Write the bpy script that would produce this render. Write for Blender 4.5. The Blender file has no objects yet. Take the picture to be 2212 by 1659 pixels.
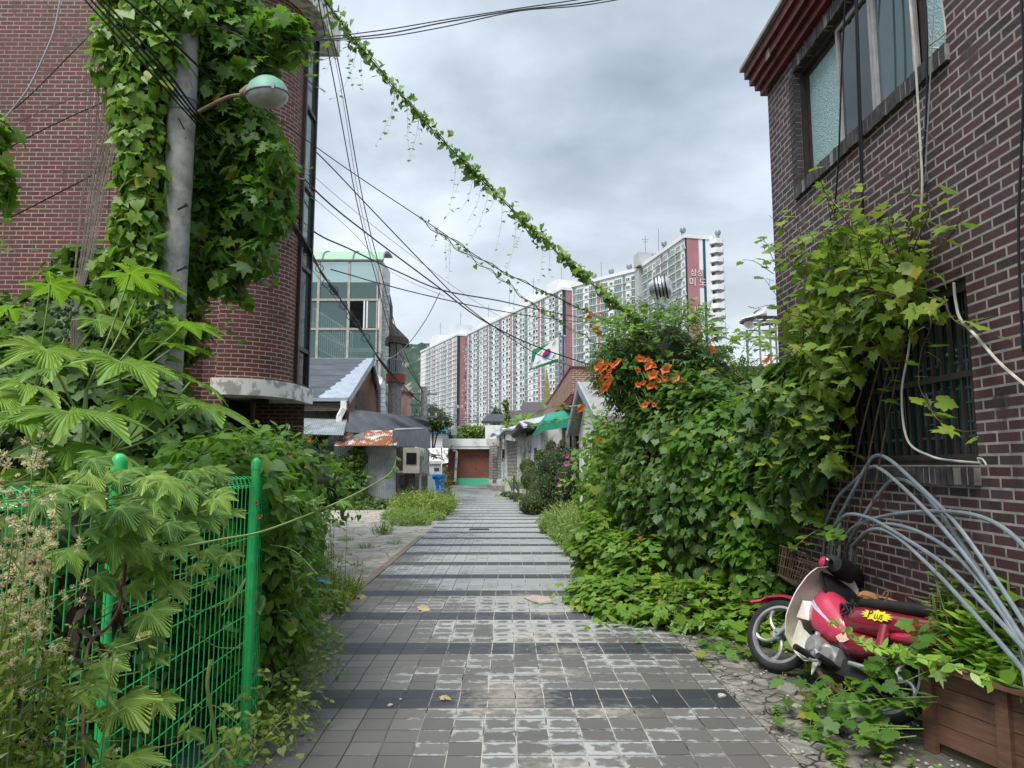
import bpy, math, random
import numpy as np
from mathutils import Vector, Matrix
random.seed(7); rng = np.random.default_rng(11)
R = math.radians
SC = bpy.context.scene
COL = SC.collection

# ---------------------------------------------------------------- camera
EYE = 1.68; PITCH = R(6.5); YAW = R(0.37)
cam = bpy.data.cameras.new('camera'); camo = bpy.data.objects.new('camera', cam); COL.objects.link(camo)
cam.sensor_width = 36; cam.lens = 36 * 1536 / 2212; cam.clip_start = 0.05; cam.clip_end = 5000
camo.location = (0, 0, EYE); camo.rotation_euler = (R(90) + PITCH, 0, -YAW)
SC.camera = camo

# ---------------------------------------------------------------- world, sun, exposure
w = bpy.data.worlds.new('World'); SC.world = w; w.use_nodes = True
SUN_EL, SUN_AZ = R(58), R(215)
def world():
    nt = w.node_tree; N = nt.nodes; L = nt.links; N.clear()
    out = N.new('ShaderNodeOutputWorld'); mix = N.new('ShaderNodeMixShader')
    b1 = N.new('ShaderNodeBackground'); b2 = N.new('ShaderNodeBackground')
    sky = N.new('ShaderNodeTexSky'); sky.sky_type = 'NISHITA'; sky.sun_disc = False
    sky.sun_elevation = SUN_EL; sky.sun_rotation = SUN_AZ
    L.new(sky.outputs[0], b1.inputs[0]); b1.inputs[1].default_value = 0.1
    tc = N.new('ShaderNodeTexCoord'); sep = N.new('ShaderNodeSeparateXYZ'); L.new(tc.outputs['Generated'], sep.inputs[0])
    def M(op, a, b=None, c=None):
        n = N.new('ShaderNodeMath'); n.operation = op
        for i, v in enumerate((a, b, c)):
            if v is None: continue
            if hasattr(v, 'is_linked'): L.new(v, n.inputs[i])
            else: n.inputs[i].default_value = v
        return n.outputs[0]
    z = M('MAXIMUM', sep.outputs[2], 0.0); zz = M('ADD', z, 0.22)
    cx = M('DIVIDE', sep.outputs[0], zz); cy = M('DIVIDE', sep.outputs[1], zz)
    comb = N.new('ShaderNodeCombineXYZ'); L.new(cx, comb.inputs[0]); L.new(cy, comb.inputs[1])
    no = N.new('ShaderNodeTexNoise'); no.inputs['Scale'].default_value = 1.25; no.inputs['Detail'].default_value = 6
    no.inputs['Roughness'].default_value = 0.5; no.inputs['Distortion'].default_value = 0.25
    mp = N.new('ShaderNodeMapping'); mp.inputs['Location'].default_value = (3.1, 1.3, 0); mp.inputs['Scale'].default_value = (1, 1.15, 1)
    L.new(comb.outputs[0], mp.inputs[0]); L.new(mp.outputs[0], no.inputs['Vector'])
    no2 = N.new('ShaderNodeTexNoise'); no2.inputs['Scale'].default_value = 3.6; no2.inputs['Detail'].default_value = 5
    L.new(mp.outputs[0], no2.inputs['Vector'])
    f = M('ADD', M('MULTIPLY', no.outputs[0], 0.72), M('MULTIPLY', no2.outputs[0], 0.28))
    cr = N.new('ShaderNodeValToRGB'); e = cr.color_ramp.elements
    e[0].position = 0.36; e[0].color = (0.140, 0.168, 0.196, 1); e[1].position = 0.64; e[1].color = (0.365, 0.405, 0.445, 1)
    m = cr.color_ramp.elements.new(0.49); m.color = (0.230, 0.264, 0.300, 1)
    L.new(f, cr.inputs[0])
    hz = N.new('ShaderNodeMapRange'); hz.inputs[1].default_value = 0.02; hz.inputs[2].default_value = 0.42
    hz.inputs[3].default_value = 0.85; hz.inputs[4].default_value = 0.0; L.new(z, hz.inputs[0])
    mc = N.new('ShaderNodeMixRGB'); L.new(hz.outputs[0], mc.inputs[0]); L.new(cr.outputs[0], mc.inputs[1])
    mc.inputs[2].default_value = (0.37, 0.395, 0.415, 1)
    # an overcast dome is brightest overhead
    ov = N.new('ShaderNodeMapRange'); ov.inputs[1].default_value = 0.60; ov.inputs[2].default_value = 0.95; ov.inputs[3].default_value = 1.0; ov.inputs[4].default_value = 3.0
    L.new(z, ov.inputs[0]); L.new(mc.outputs[0], b2.inputs[0]); L.new(ov.outputs[0], b2.inputs[1])
    mix.inputs[0].default_value = 0.93
    L.new(b1.outputs[0], mix.inputs[1]); L.new(b2.outputs[0], mix.inputs[2]); L.new(mix.outputs[0], out.inputs[0])
world()
sl = bpy.data.lights.new('sun', 'SUN'); sl.energy = 1.5; sl.angle = R(25); sl.color = (1, 0.97, 0.92)
so = bpy.data.objects.new('sun', sl); COL.objects.link(so)
# direction toward the sun: elevation SUN_EL, azimuth behind-left of the camera
_d = Vector((-0.55 * math.cos(SUN_EL), -0.83 * math.cos(SUN_EL), math.sin(SUN_EL))).normalized()
so.rotation_euler = _d.to_track_quat('Z', 'Y').to_euler()
SC.view_settings.view_transform = 'Standard'; SC.view_settings.look = 'None'
SC.view_settings.exposure = 1.35; SC.view_settings.gamma = 1; SC.view_settings.use_curve_mapping = False

# ---------------------------------------------------------------- layout helpers (a sight line cut by a plane gives the real place)
def _ray(x, y):
    a = (x - 1106) / 1536; b = (829.5 - y) / 1536
    fy = math.cos(PITCH) - b * math.sin(PITCH); fz = math.sin(PITCH) + b * math.cos(PITCH)
    return (a * math.cos(YAW) + fy * math.sin(YAW), -a * math.sin(YAW) + fy * math.cos(YAW), fz)
def at(x, y, Y): r = _ray(x, y); t = Y / r[1]; return Vector((r[0] * t, Y, EYE + r[2] * t))
def atX(x, y, X): r = _ray(x, y); t = X / r[0]; return Vector((X, r[1] * t, EYE + r[2] * t))
def gr(x, y, Z=0.0): r = _ray(x, y); t = (Z - EYE) / r[2]; return Vector((r[0] * t, r[1] * t, Z))

# ---------------------------------------------------------------- objects
def mark(o, label=None, cat=None, group=None, kind=None):
    if label: o['label'] = label
    if cat: o['category'] = cat
    if group: o['group'] = group
    if kind: o['kind'] = kind
    return o
def thing(name, label, cat, loc=(0, 0, 0), group=None, rz=0):
    o = bpy.data.objects.new(name, None); COL.objects.link(o); o.location = loc; o.rotation_euler = (0, 0, rz)
    o.empty_display_size = 0.1
    return mark(o, label, cat, group)
def copy_tree(o, parent=None):
    c = o.copy(); COL.objects.link(c); c.parent = parent
    for ch in list(o.children): copy_tree(ch, c)
    return c
def wloc(o):
    v = Vector((0, 0, 0))
    while o is not None: v += Vector(o.location); o = o.parent
    return v

class MB:
    """collects faces in world coordinates and links them as ONE mesh object"""
    def __init__(s): s.v = []; s.f = []; s.m = []; s.uv = []
    def face(s, pts, m=0, uv=None):
        b = len(s.v); pts = [Vector(p) for p in pts]; s.v += [tuple(p) for p in pts]
        s.f.append(tuple(range(b, b + len(pts)))); s.m.append(m)
        if uv is None:
            n = Vector((0, 0, 0))
            for i in range(len(pts)):
                a, c = pts[i], pts[(i + 1) % len(pts)]
                n += Vector(((a.y - c.y) * (a.z + c.z), (a.z - c.z) * (a.x + c.x), (a.x - c.x) * (a.y + c.y)))
            if n.length < 1e-12: n = Vector((0, 0, 1))
            n.normalize()
            if abs(n.z) > 0.999: t = Vector((1, 0, 0)); bb = Vector((0, 1, 0))
            else: t = Vector((0, 0, 1)).cross(n).normalized(); bb = n.cross(t)
            uv = [(p.dot(t), p.dot(bb)) for p in pts]
        s.uv += list(uv)
    def box(s, x0, x1, y0, y1, z0, z1, m=0):
        a = [(x0, y0, z0), (x1, y0, z0), (x1, y1, z0), (x0, y1, z0), (x0, y0, z1), (x1, y0, z1), (x1, y1, z1), (x0, y1, z1)]
        s.hexa(a, m)
    def hexa(s, a, m=0):
        for q in ((0, 3, 2, 1), (4, 5, 6, 7), (0, 1, 5, 4), (1, 2, 6, 5), (2, 3, 7, 6), (3, 0, 4, 7)): s.face([a[i] for i in q], m)
    def obox(s, c, ex, ey, ez, m=0):
        c = Vector(c); ex = Vector(ex); ey = Vector(ey); ez = Vector(ez)
        a = [c - ex - ey - ez, c + ex - ey - ez, c + ex + ey - ez, c - ex + ey - ez, c - ex - ey + ez, c + ex - ey + ez, c + ex + ey + ez, c - ex + ey + ez]
        s.hexa(a, m)
    def bar(s, p, q, w, d, up=(0, 0, 1), m=0):
        """a rectangular bar from p to q; w across, d along up"""
        p = Vector(p); q = Vector(q); e = (q - p); L = e.length
        if L < 1e-6: return
        e.normalize(); sd = e.cross(Vector(up))
        if sd.length < 1e-4: sd = e.cross(Vector((1, 0, 0)))
        sd.normalize(); u = sd.cross(e)
        s.obox((p + q) / 2, e * L / 2, sd * w / 2, u * d / 2, m)
    def prism(s, poly, z0, z1, m=0, mt=None):
        n = len(poly); ar = sum(poly[i][0] * poly[(i + 1) % n][1] - poly[(i + 1) % n][0] * poly[i][1] for i in range(n))
        if ar < 0: poly = poly[::-1]
        u = 0
        for i in range(n):
            a, b = poly[i], poly[(i + 1) % n]; l = math.hypot(b[0] - a[0], b[1] - a[1])
            s.face([(a[0], a[1], z0), (b[0], b[1], z0), (b[0], b[1], z1), (a[0], a[1], z1)], m, [(u, z0), (u + l, z0), (u + l, z1), (u, z1)]); u += l
        mt = m if mt is None else mt
        s.face([(p[0], p[1], z1) for p in poly], mt); s.face([(p[0], p[1], z0) for p in poly[::-1]], mt)
    def slab(s, pts, n, m=0):
        """polygon pts (3D) given thickness vector n"""
        pts = [Vector(p) for p in pts]; n = Vector(n); q = [p + n for p in pts]
        nn = Vector((0, 0, 0))
        for i in range(1, len(pts) - 1): nn += (pts[i] - pts[0]).cross(pts[i + 1] - pts[0])
        if nn.dot(n) > 0: s.face(pts[::-1], m); s.face(q, m); o = 1
        else: s.face(pts, m); s.face(q[::-1], m); o = -1
        k = len(pts)
        for i in range(k):
            j = (i + 1) % k; f = [pts[i], pts[j], q[j], q[i]]
            s.face(f if o > 0 else f[::-1], m)
    def tube(s, pts, r, k=6, m=0, caps=True):
        pts = [Vector(p) for p in pts]; n = len(pts)
        if n < 2: return
        rs = r if isinstance(r, (list, tuple)) else [r] * n
        rings = []; ref = None
        for i in range(n):
            t = (pts[min(i + 1, n - 1)] - pts[max(i - 1, 0)])
            if t.length < 1e-9: t = Vector((0, 0, 1))
            t.normalize()
            if ref is None:
                ref = Vector((0, 0, 1)) if abs(t.z) < 0.9 else Vector((1, 0, 0))
            a = (ref - t * ref.dot(t))
            if a.length < 1e-5: a = t.orthogonal()
            a.normalize(); ref = a; b = t.cross(a)
            rings.append([pts[i] + (a * math.cos(2 * math.pi * j / k) + b * math.sin(2 * math.pi * j / k)) * rs[i] for j in range(k)])
        base = len(s.v); L = 0.0; Ls = [0.0]
        for i in range(1, n): L += (pts[i] - pts[i - 1]).length; Ls.append(L)
        for rg in rings: s.v += [tuple(p) for p in rg]
        for i in range(n - 1):
            for j in range(k):
                j2 = (j + 1) % k
                s.f.append((base + i * k + j, base + i * k + j2, base + (i + 1) * k + j2, base + (i + 1) * k + j)); s.m.append(m)
                c = 2 * math.pi * rs[i]
                s.uv += [(j / k * c, Ls[i]), ((j + 1) / k * c, Ls[i]), ((j + 1) / k * c, Ls[i + 1]), (j / k * c, Ls[i + 1])]
        if caps:
            s.f.append(tuple(base + j for j in range(k))[::-1]); s.m.append(m); s.uv += [(0, 0)] * k
            s.f.append(tuple(base + (n - 1) * k + j for j in range(k))); s.m.append(m); s.uv += [(0, 0)] * k
    def rings(s, rings, m=0, closed=True, cap=True):
        """loft between equal-length rings of points"""
        base = len(s.v); k = len(rings[0]); n = len(rings)
        for rg in rings: s.v += [tuple(p) for p in rg]
        kk = k if closed else k - 1
        for i in range(n - 1):
            for j in range(kk):
                j2 = (j + 1) % k
                s.f.append((base + i * k + j, base + i * k + j2, base + (i + 1) * k + j2, base + (i + 1) * k + j)); s.m.append(m)
                s.uv += [(j / k, i / n), ((j + 1) / k, i / n), ((j + 1) / k, (i + 1) / n), (j / k, (i + 1) / n)]
        if cap and closed:
            s.f.append(tuple(base + j for j in range(k))[::-1]); s.m.append(m); s.uv += [(0, 0)] * k
            s.f.append(tuple(base + (n - 1) * k + j for j in range(k))); s.m.append(m); s.uv += [(0, 0)] * k
    def lathe(s, prof, o=(0, 0, 0), ax=(0, 0, 1), k=20, m=0, cap=True):
        o = Vector(o); ax = Vector(ax).normalized(); a = ax.orthogonal().normalized(); b = ax.cross(a)
        s.rings([[o + ax * h + (a * math.cos(2 * math.pi * j / k) + b * math.sin(2 * math.pi * j / k)) * r for j in range(k)] for r, h in prof], m, True, cap)
    def ell(s, c, r, k=14, n=9, m=0, bump=0.0, M3=None):
        c = Vector(c); rg = []
        for i in range(n + 1):
            th = math.pi * (i / n); row = []
            th = min(max(th, 0.02), math.pi - 0.02)
            for j in range(k):
                ph = 2 * math.pi * j / k; f = 1 + bump * (random.random() - 0.5)
                p = Vector((r[0] * math.sin(th) * math.cos(ph) * f, r[1] * math.sin(th) * math.sin(ph) * f, -r[2] * math.cos(th) * f))
                if M3: p = M3 @ p
                row.append(c + p)
            rg.append(row)
        s.rings(rg, m)
    def grid(s, P, m=0, thick=None):
        """P[i][j] points -> sheet; thick = vector gives it a back"""
        n = len(P); k = len(P[0])
        for i in range(n - 1):
            for j in range(k - 1):
                s.face([P[i][j], P[i][j + 1], P[i + 1][j + 1], P[i + 1][j]], m)
        if thick is not None:
            t = Vector(thick)
            for i in range(n - 1):
                for j in range(k - 1):
                    s.face([Vector(P[i][j]) + t, Vector(P[i + 1][j]) + t, Vector(P[i + 1][j + 1]) + t, Vector(P[i][j + 1]) + t], m)
            for a, b in ([(P[0][j], P[0][j + 1]) for j in range(k - 1)] + [(P[-1][j + 1], P[-1][j]) for j in range(k - 1)] +
                         [(P[i + 1][0], P[i][0]) for i in range(n - 1)] + [(P[i][-1], P[i + 1][-1]) for i in range(n - 1)]):
                s.face([b, a, Vector(a) + t, Vector(b) + t], m)
    def build(s, name, mats, parent=None, smooth=False, weld=False, bevel=0, solid=0, xf=None):
        me = bpy.data.meshes.new(name)
        off = wloc(parent) if parent is not None and not xf else Vector((0, 0, 0))
        vs = [(x - off.x, y - off.y, z - off.z) for x, y, z in s.v]
        me.from_pydata(vs, [], s.f)
        ul = me.uv_layers.new(name='UVMap'); ul.data.foreach_set('uv', np.array(s.uv, dtype=np.float32).ravel())
        if not isinstance(mats, (list, tuple)): mats = [mats]
        for m in mats: me.materials.append(m)
        me.polygons.foreach_set('material_index', np.array(s.m, dtype=np.int32))
        if smooth:
            if weld:
                import bmesh
                bm = bmesh.new(); bm.from_mesh(me); bmesh.ops.remove_doubles(bm, verts=bm.verts, dist=1e-4); bm.to_mesh(me); bm.free()
            me.polygons.foreach_set('use_smooth', [True] * len(me.polygons)); me.set_sharp_from_angle(angle=R(42))
        me.update()
        o = bpy.data.objects.new(name, me); COL.objects.link(o)
        if parent is not None: o.parent = parent
        if bevel:
            b = o.modifiers.new('bevel', 'BEVEL'); b.width = bevel; b.segments = 2; b.limit_method = 'ANGLE'
        if solid:
            b = o.modifiers.new('solid', 'SOLIDIFY'); b.thickness = solid; b.offset = 0
        return o

def crom(pts, n=8):
    """smooth curve through points"""
    P = [Vector(p) for p in pts]
    if len(P) < 3: 
        return [P[0].lerp(P[1], i / n) for i in range(n + 1)]
    Q = [P[0] * 2 - P[1]] + P + [P[-1] * 2 - P[-2]]; out = []
    for i in range(1, len(Q) - 2):
        for k in range(n):
            t = k / n; a, b, c, d = Q[i - 1], Q[i], Q[i + 1], Q[i + 2]
            out.append(0.5 * ((2 * b) + (c - a) * t + (2 * a - 5 * b + 4 * c - d) * t * t + (3 * b - a - 3 * c + d) * t ** 3))
    out.append(P[-1]); return out

# ---------------------------------------------------------------- materials
class NT:
    def __init__(s, name):
        s.mat = bpy.data.materials.new(name); s.mat.use_nodes = True; s.t = s.mat.node_tree; s.t.nodes.clear()
        s.out = s.n('ShaderNodeOutputMaterial')
    def n(s, t, **kw):
        x = s.t.nodes.new(t)
        for k, v in kw.items(): setattr(x, k, v)
        return x
    def link(s, a, b): s.t.links.new(a, b)
    def put(s, sock, v):
        if hasattr(v, 'is_linked'): s.link(v, sock)
        elif v is not None: sock.default_value = v
    def math(s, op, a, b=None, c=None, clamp=False):
        n = s.n('ShaderNodeMath', operation=op, use_clamp=clamp)
        for i, v in enumerate((a, b, c)): s.put(n.inputs[i], v) if v is not None else None
        return n.outputs[0]
    def mix(s, f, a, b, mode='MIX'):
        n = s.n('ShaderNodeMixRGB', blend_type=mode); s.put(n.inputs[0], f)
        s.put(n.inputs[1], rgba(a)); s.put(n.inputs[2], rgba(b)); return n.outputs[0]
    def noise(s, scale, vec=None, detail=4, rough=0.55, dist=0):
        n = s.n('ShaderNodeTexNoise'); n.inputs['Scale'].default_value = scale; n.inputs['Detail'].default_value = detail
        n.inputs['Roughness'].default_value = rough; n.inputs['Distortion'].default_value = dist
        if vec is not None: s.link(vec, n.inputs['Vector'])
        return n.outputs[0]
    def ramp(s, f, stops):
        n = s.n('ShaderNodeValToRGB'); e = n.color_ramp.elements
        while len(e) > 1: e.remove(e[-1])
        e[0].position = stops[0][0]; e[0].color = rgba(stops[0][1])
        for p, c in stops[1:]: x = e.new(p); x.color = rgba(c)
        s.link(f, n.inputs[0]); return n.outputs[0]
    def rng(s, v, a, b, c=0.0, d=1.0):
        n = s.n('ShaderNodeMapRange'); s.put(n.inputs[0], v)
        for i, q in enumerate((a, b, c, d)): n.inputs[i + 1].default_value = q
        return n.outputs[0]
    def coord(s, kind='Object', scale=None, rot=None):
        c = s.n('ShaderNodeTexCoord').outputs[kind]
        if scale or rot:
            m = s.n('ShaderNodeMapping'); s.link(c, m.inputs[0])
            if scale: m.inputs['Scale'].default_value = scale
            if rot: m.inputs['Rotation'].default_value = rot
            c = m.outputs[0]
        return c
    def bump(s, h, strength, dist=0.01):
        n = s.n('ShaderNodeBump'); n.inputs['Strength'].default_value = strength; n.inputs['Distance'].default_value = dist
        s.link(h, n.inputs['Height']); return n.outputs[0]
    def bsdf(s, col, rough=0.6, metal=0.0, normal=None, spec=None, trans=None, alpha=None, coat=None, emit=None):
        b = s.n('ShaderNodeBsdfPrincipled'); s.put(b.inputs['Base Color'], rgba(col)); s.put(b.inputs['Roughness'], rough)
        s.put(b.inputs['Metallic'], metal)
        if normal is not None: s.link(normal, b.inputs['Normal'])
        if spec is not None: s.put(b.inputs['Specular IOR Level'], spec)
        if trans is not None: s.put(b.inputs['Transmission Weight'], trans)
        if alpha is not None: s.put(b.inputs['Alpha'], alpha)
        if coat is not None: s.put(b.inputs['Coat Weight'], coat); b.inputs['Coat Roughness'].default_value = 0.15
        return b.outputs[0]
    def done(s, sh): s.link(sh, s.out.inputs[0]); return s.mat
def rgba(c):
    if hasattr(c, 'is_linked') or c is None: return c
    return (c[0], c[1], c[2], 1) if len(c) == 3 else c

def plain(name, c1, c2=None, scale=3.0, rough=0.7, bump=0.15, metal=0.0, kind='Object', stretch=None, bscale=None, lo=0.35, hi=0.68, spec=0.35, coat=None, dist=0.01):
    m = NT(name); v = m.coord(kind, stretch)
    c2 = c2 or tuple(x * 0.7 for x in c1)
    n = m.noise(scale, v, 6, 0.6); col = m.ramp(n, [(lo, c2), (hi, c1)])
    nb = m.noise(bscale or scale * 6, v, 5, 0.65)
    nm = m.bump(nb, bump, dist) if bump else None
    rr = m.rng(n, 0.3, 0.7, min(1, rough + 0.08), max(0.02, rough - 0.06))
    return m.done(m.bsdf(col, rr, metal, nm, spec, coat=coat))

def brick(name, ca, cb, mortar, bw=0.2, bh=0.067, ms=0.009, cc=None, stain=None, streak=0.0, rough=0.75, bumpy=0.6):
    """running-bond brickwork laid out in metres on the UV map"""
    m = NT(name); uv = m.coord('UV')
    b = m.n('ShaderNodeTexBrick'); b.offset = 0.5; b.squash = 1.0
    m.link(uv, b.inputs['Vector']); b.inputs['Scale'].default_value = 1.0; b.inputs['Brick Width'].default_value = bw
    b.inputs['Row Height'].default_value = bh; b.inputs['Mortar Size'].default_value = ms; b.inputs['Mortar Smooth'].default_value = 0.15
    b.inputs['Bias'].default_value = 0.0
    b.inputs['Color1'].default_value = (0, 0, 0, 1); b.inputs['Color2'].default_value = (1, 1, 1, 1); b.inputs['Mortar'].default_value = (0.5, 0.5, 0.5, 1)
    col = m.ramp(b.outputs['Color'], [(0.05, ca), (0.55, cb), (0.98, cc or cb)])
    n1 = m.noise(55, uv, 3, 0.6); n2 = m.noise(9, uv, 5, 0.6); n3 = m.noise(0.7, uv, 4, 0.55)
    col = m.mix(m.rng(n2, 0.38, 0.68, 0.0, 0.55), col, cc or ca)
    col = m.mix(m.rng(n1, 0.3, 0.75, 0.0, 0.35), col, tuple(x * 1.7 + 0.03 for x in ca))
    mo = m.mix(m.rng(n2, 0.35, 0.7), mortar, tuple(x * 0.6 for x in mortar))
    fac = b.outputs['Fac']
    # missing / dirty pointing here and there
    gap = m.rng(m.noise(3.2, uv, 3), 0.60, 0.68, 0.0, 0.85)
    mo = m.mix(gap, mo, (0.03, 0.028, 0.026))
    col = m.mix(fac, col, mo)
    col = m.mix(m.rng(m.noise(1.7, m.coord('UV', (1.0, 0.45, 1)), 6, 0.65), 0.52, 0.72, 0.0, 0.42), col, tuple(x * 0.45 for x in ca))
    if stain:
        col = m.mix(m.rng(n3, 0.45, 0.72, 0.0, 0.6), col, stain)
    if streak:
        st = m.noise(1.0, m.coord('UV', (7.0, 0.35, 1)), 5, 0.6)
        col = m.mix(m.rng(st, 0.55, 0.8, 0.0, streak), col, (0.42, 0.40, 0.38))
    h = m.math('SUBTRACT', m.math('MULTIPLY', n1, 0.35), fac)
    h = m.math('ADD', h, m.math('MULTIPLY', n2, 0.3))
    return m.done(m.bsdf(col, m.rng(n2, 0.3, 0.7, rough, rough - 0.18), 0, m.bump(h, bumpy, 0.008), 0.4))

def leafmat(name, stops, rough=0.45, trans=0.35, vein=None, spec=0.45, tcol=None, nscale=None):
    m = NT(name); g = m.n('ShaderNodeNewGeometry'); rnd = g.outputs['Random Per Island']
    col = m.ramp(rnd, stops)
    n = m.noise(nscale or 0.9, m.coord('Object'), 3)
    col = m.mix(m.rng(n, 0.35, 0.7, 0.0, 0.45), col, stops[-1][1] if len(stops) < 4 else stops[-2][1])
    if vein:
        uv = m.coord('UV'); sp = m.n('ShaderNodeSeparateXYZ'); m.link(uv, sp.inputs[0])
        a = m.math('ARCTAN2', sp.outputs[0], sp.outputs[1])
        k = m.math('ABSOLUTE', m.math('SUBTRACT', m.math('FRACT', m.math('ADD', m.math('DIVIDE', a, R(vein)), 50.5)), 0.5))
        rr = m.math('SQRT', m.math('ADD', m.math('MULTIPLY', sp.outputs[0], sp.outputs[0]), m.math('MULTIPLY', sp.outputs[1], sp.outputs[1])))
        d = m.math('MULTIPLY', m.math('MULTIPLY', k, R(vein)), rr)
        col = m.mix(m.rng(d, 0.003, 0.014, 0.45, 0.0), col, (0.30, 0.42, 0.14))
    p = m.bsdf(col, rough, 0, None, spec)
    t = m.n('ShaderNodeBsdfTranslucent'); m.put(t.inputs[0], m.mix(0.5, col, tcol or (0.20, 0.42, 0.03), 'MIX'))
    mx = m.n('ShaderNodeMixShader'); mx.inputs[0].default_value = trans; m.link(p, mx.inputs[1]); m.link(t.outputs[0], mx.inputs[2])
    return m.done(mx.outputs[0])

def glass(name, tint, rough=0.05, dark=(0.01, 0.012, 0.014), amt=0.0, tex=0):
    """window glass: a glossy tinted pane, seen from outside"""
    m = NT(name); n = m.noise(2.0, m.coord('Object'), 3)
    col = m.mix(n, tint, tuple(x * 0.6 for x in tint))
    nm = None
    if tex:
        v = m.n('ShaderNodeTexVoronoi'); v.inputs['Scale'].default_value = tex; m.link(m.coord('UV'), v.inputs['Vector'])
        nm = m.bump(v.outputs[0], 0.5, 0.01); col = m.mix(m.rng(v.outputs[0], 0.1, 0.6), col, tuple(min(1, x * 1.35) for x in tint))
    return m.done(m.bsdf(col, rough, 0, nm, 0.9))

M = {}
M['brick_right'] = brick('purple_brown_brick', (0.028, 0.016, 0.017), (0.085, 0.026, 0.028), (0.35, 0.32, 0.29), cc=(0.060, 0.034, 0.040), streak=0.12, ms=0.0085)
M['brick_left'] = brick('dark_red_brick', (0.055, 0.014, 0.012), (0.15, 0.024, 0.018), (0.38, 0.32, 0.26), cc=(0.09, 0.024, 0.022), stain=(0.11, 0.05, 0.05), ms=0.0075)
M['brick_orange'] = brick('orange_brick', (0.24, 0.07, 0.045), (0.34, 0.095, 0.06), (0.62, 0.52, 0.44), cc=(0.20, 0.055, 0.04), ms=0.010)
M['brick_brown'] = brick('brown_brick', (0.16, 0.055, 0.035), (0.25, 0.085, 0.05), (0.30, 0.16, 0.11), cc=(0.20, 0.06, 0.035), ms=0.008, stain=(0.13, 0.045, 0.03))
M['brick_dark'] = plain('sill_brick', (0.075, 0.065, 0.07), (0.03, 0.026, 0.03), 12, 0.7, 0.4)
M['mortar'] = plain('mortar', (0.32, 0.29, 0.26), (0.16, 0.15, 0.14), 9, 0.9, 0.3)
M['concrete'] = plain('concrete', (0.34, 0.33, 0.30), (0.20, 0.19, 0.175), 4, 0.85, 0.35)
M['pole_concrete'] = plain('pole_concrete', (0.40, 0.39, 0.36), (0.22, 0.22, 0.20), 5, 0.85, 0.35, lo=0.38, hi=0.6)
M['white_wall'] = plain('white_plaster', (0.74, 0.75, 0.74), (0.50, 0.50, 0.47), 1.6, 0.85, 0.2, lo=0.3, hi=0.5)
M['old_white'] = plain('weathered_white_plaster', (0.70, 0.69, 0.65), (0.17, 0.16, 0.145), 2.2, 0.85, 0.35, lo=0.36, hi=0.50)
M['peel_white'] = plain('peeling_white_paint', (0.72, 0.71, 0.68), (0.36, 0.35, 0.32), 5.0, 0.8, 0.3, lo=0.42, hi=0.50)
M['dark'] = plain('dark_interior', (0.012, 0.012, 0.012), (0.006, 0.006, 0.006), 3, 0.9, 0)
M['cable'] = plain('black_cable', (0.012, 0.012, 0.015), (0.008, 0.008, 0.01), 8, 0.5, 0)
M['white_cable'] = plain('white_cable', (0.62, 0.60, 0.54), (0.36, 0.34, 0.30), 6, 0.5, 0.1)
M['grey_cable'] = plain('grey_cable', (0.38, 0.40, 0.42), (0.26, 0.27, 0.29), 6, 0.5, 0.1)
M['eave_red'] = plain('eave_red_paint', (0.16, 0.024, 0.017), (0.085, 0.014, 0.011), 6, 0.45, 0.15)
M['steel'] = plain('galvanised_steel', (0.30, 0.34, 0.37), (0.19, 0.22, 0.24), 9, 0.42, 0.1, 0.35)
M['tin'] = plain('shiny_duct', (0.62, 0.64, 0.66), (0.42, 0.44, 0.46), 7, 0.3, 0.1, 0.8)
M['iron'] = plain('brown_window_frame', (0.050, 0.040, 0.036), (0.028, 0.022, 0.02), 7, 0.45, 0.1)
M['alu'] = plain('weathered_aluminium', (0.48, 0.45, 0.45), (0.32, 0.30, 0.30), 7, 0.4, 0.1, 0.2)
M['green_paint'] = plain('green_fence_paint', (0.035, 0.48, 0.13), (0.024, 0.37, 0.10), 6, 0.33, 0.03, spec=0.5)
M['wood_dark'] = plain('old_dark_wood', (0.13, 0.105, 0.09), (0.045, 0.036, 0.03), 3, 0.8, 0.4, stretch=(1, 1, 9), bscale=22)
M['wood_orange'] = plain('orange_plank', (0.28, 0.125, 0.055), (0.08, 0.045, 0.03), 3, 0.7, 0.3, stretch=(9, 9, 1), bscale=22)
M['planter_wood'] = plain('brown_deck_board', (0.20, 0.105, 0.07), (0.13, 0.065, 0.045), 5, 0.55, 0.3, stretch=(1, 1, 8), bscale=30)
M['roof_felt'] = plain('dark_roof_felt', (0.085, 0.095, 0.115), (0.045, 0.05, 0.06), 2.4, 0.8, 0.4, stretch=(0.35, 1, 2.2), bscale=30)
M['metal_flash'] = plain('pale_flashing', (0.36, 0.40, 0.45), (0.26, 0.30, 0.34), 3, 0.35, 0.1, 0.2)
M['galv'] = plain('grey_corrugated_iron', (0.33, 0.36, 0.37), (0.19, 0.20, 0.20), 1.7, 0.5, 0.15, 0.2, lo=0.35, hi=0.6)
M['rust'] = plain('rusty_corrugated_iron', (0.55, 0.52, 0.48), (0.24, 0.085, 0.03), 2.2, 0.6, 0.15, 0.05, lo=0.50, hi=0.58)
M['tarp_dark'] = plain('dark_tarpaulin', (0.075, 0.08, 0.088), (0.05, 0.053, 0.06), 3, 0.42, 0.1)
M['tarp_grey'] = plain('grey_tarpaulin', (0.25, 0.26, 0.27), (0.20, 0.205, 0.21), 3, 0.5, 0.1)
M['awning'] = plain('green_awning_cloth', (0.010, 0.28, 0.17), (0.008, 0.21, 0.13), 3, 0.6, 0.1)
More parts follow.
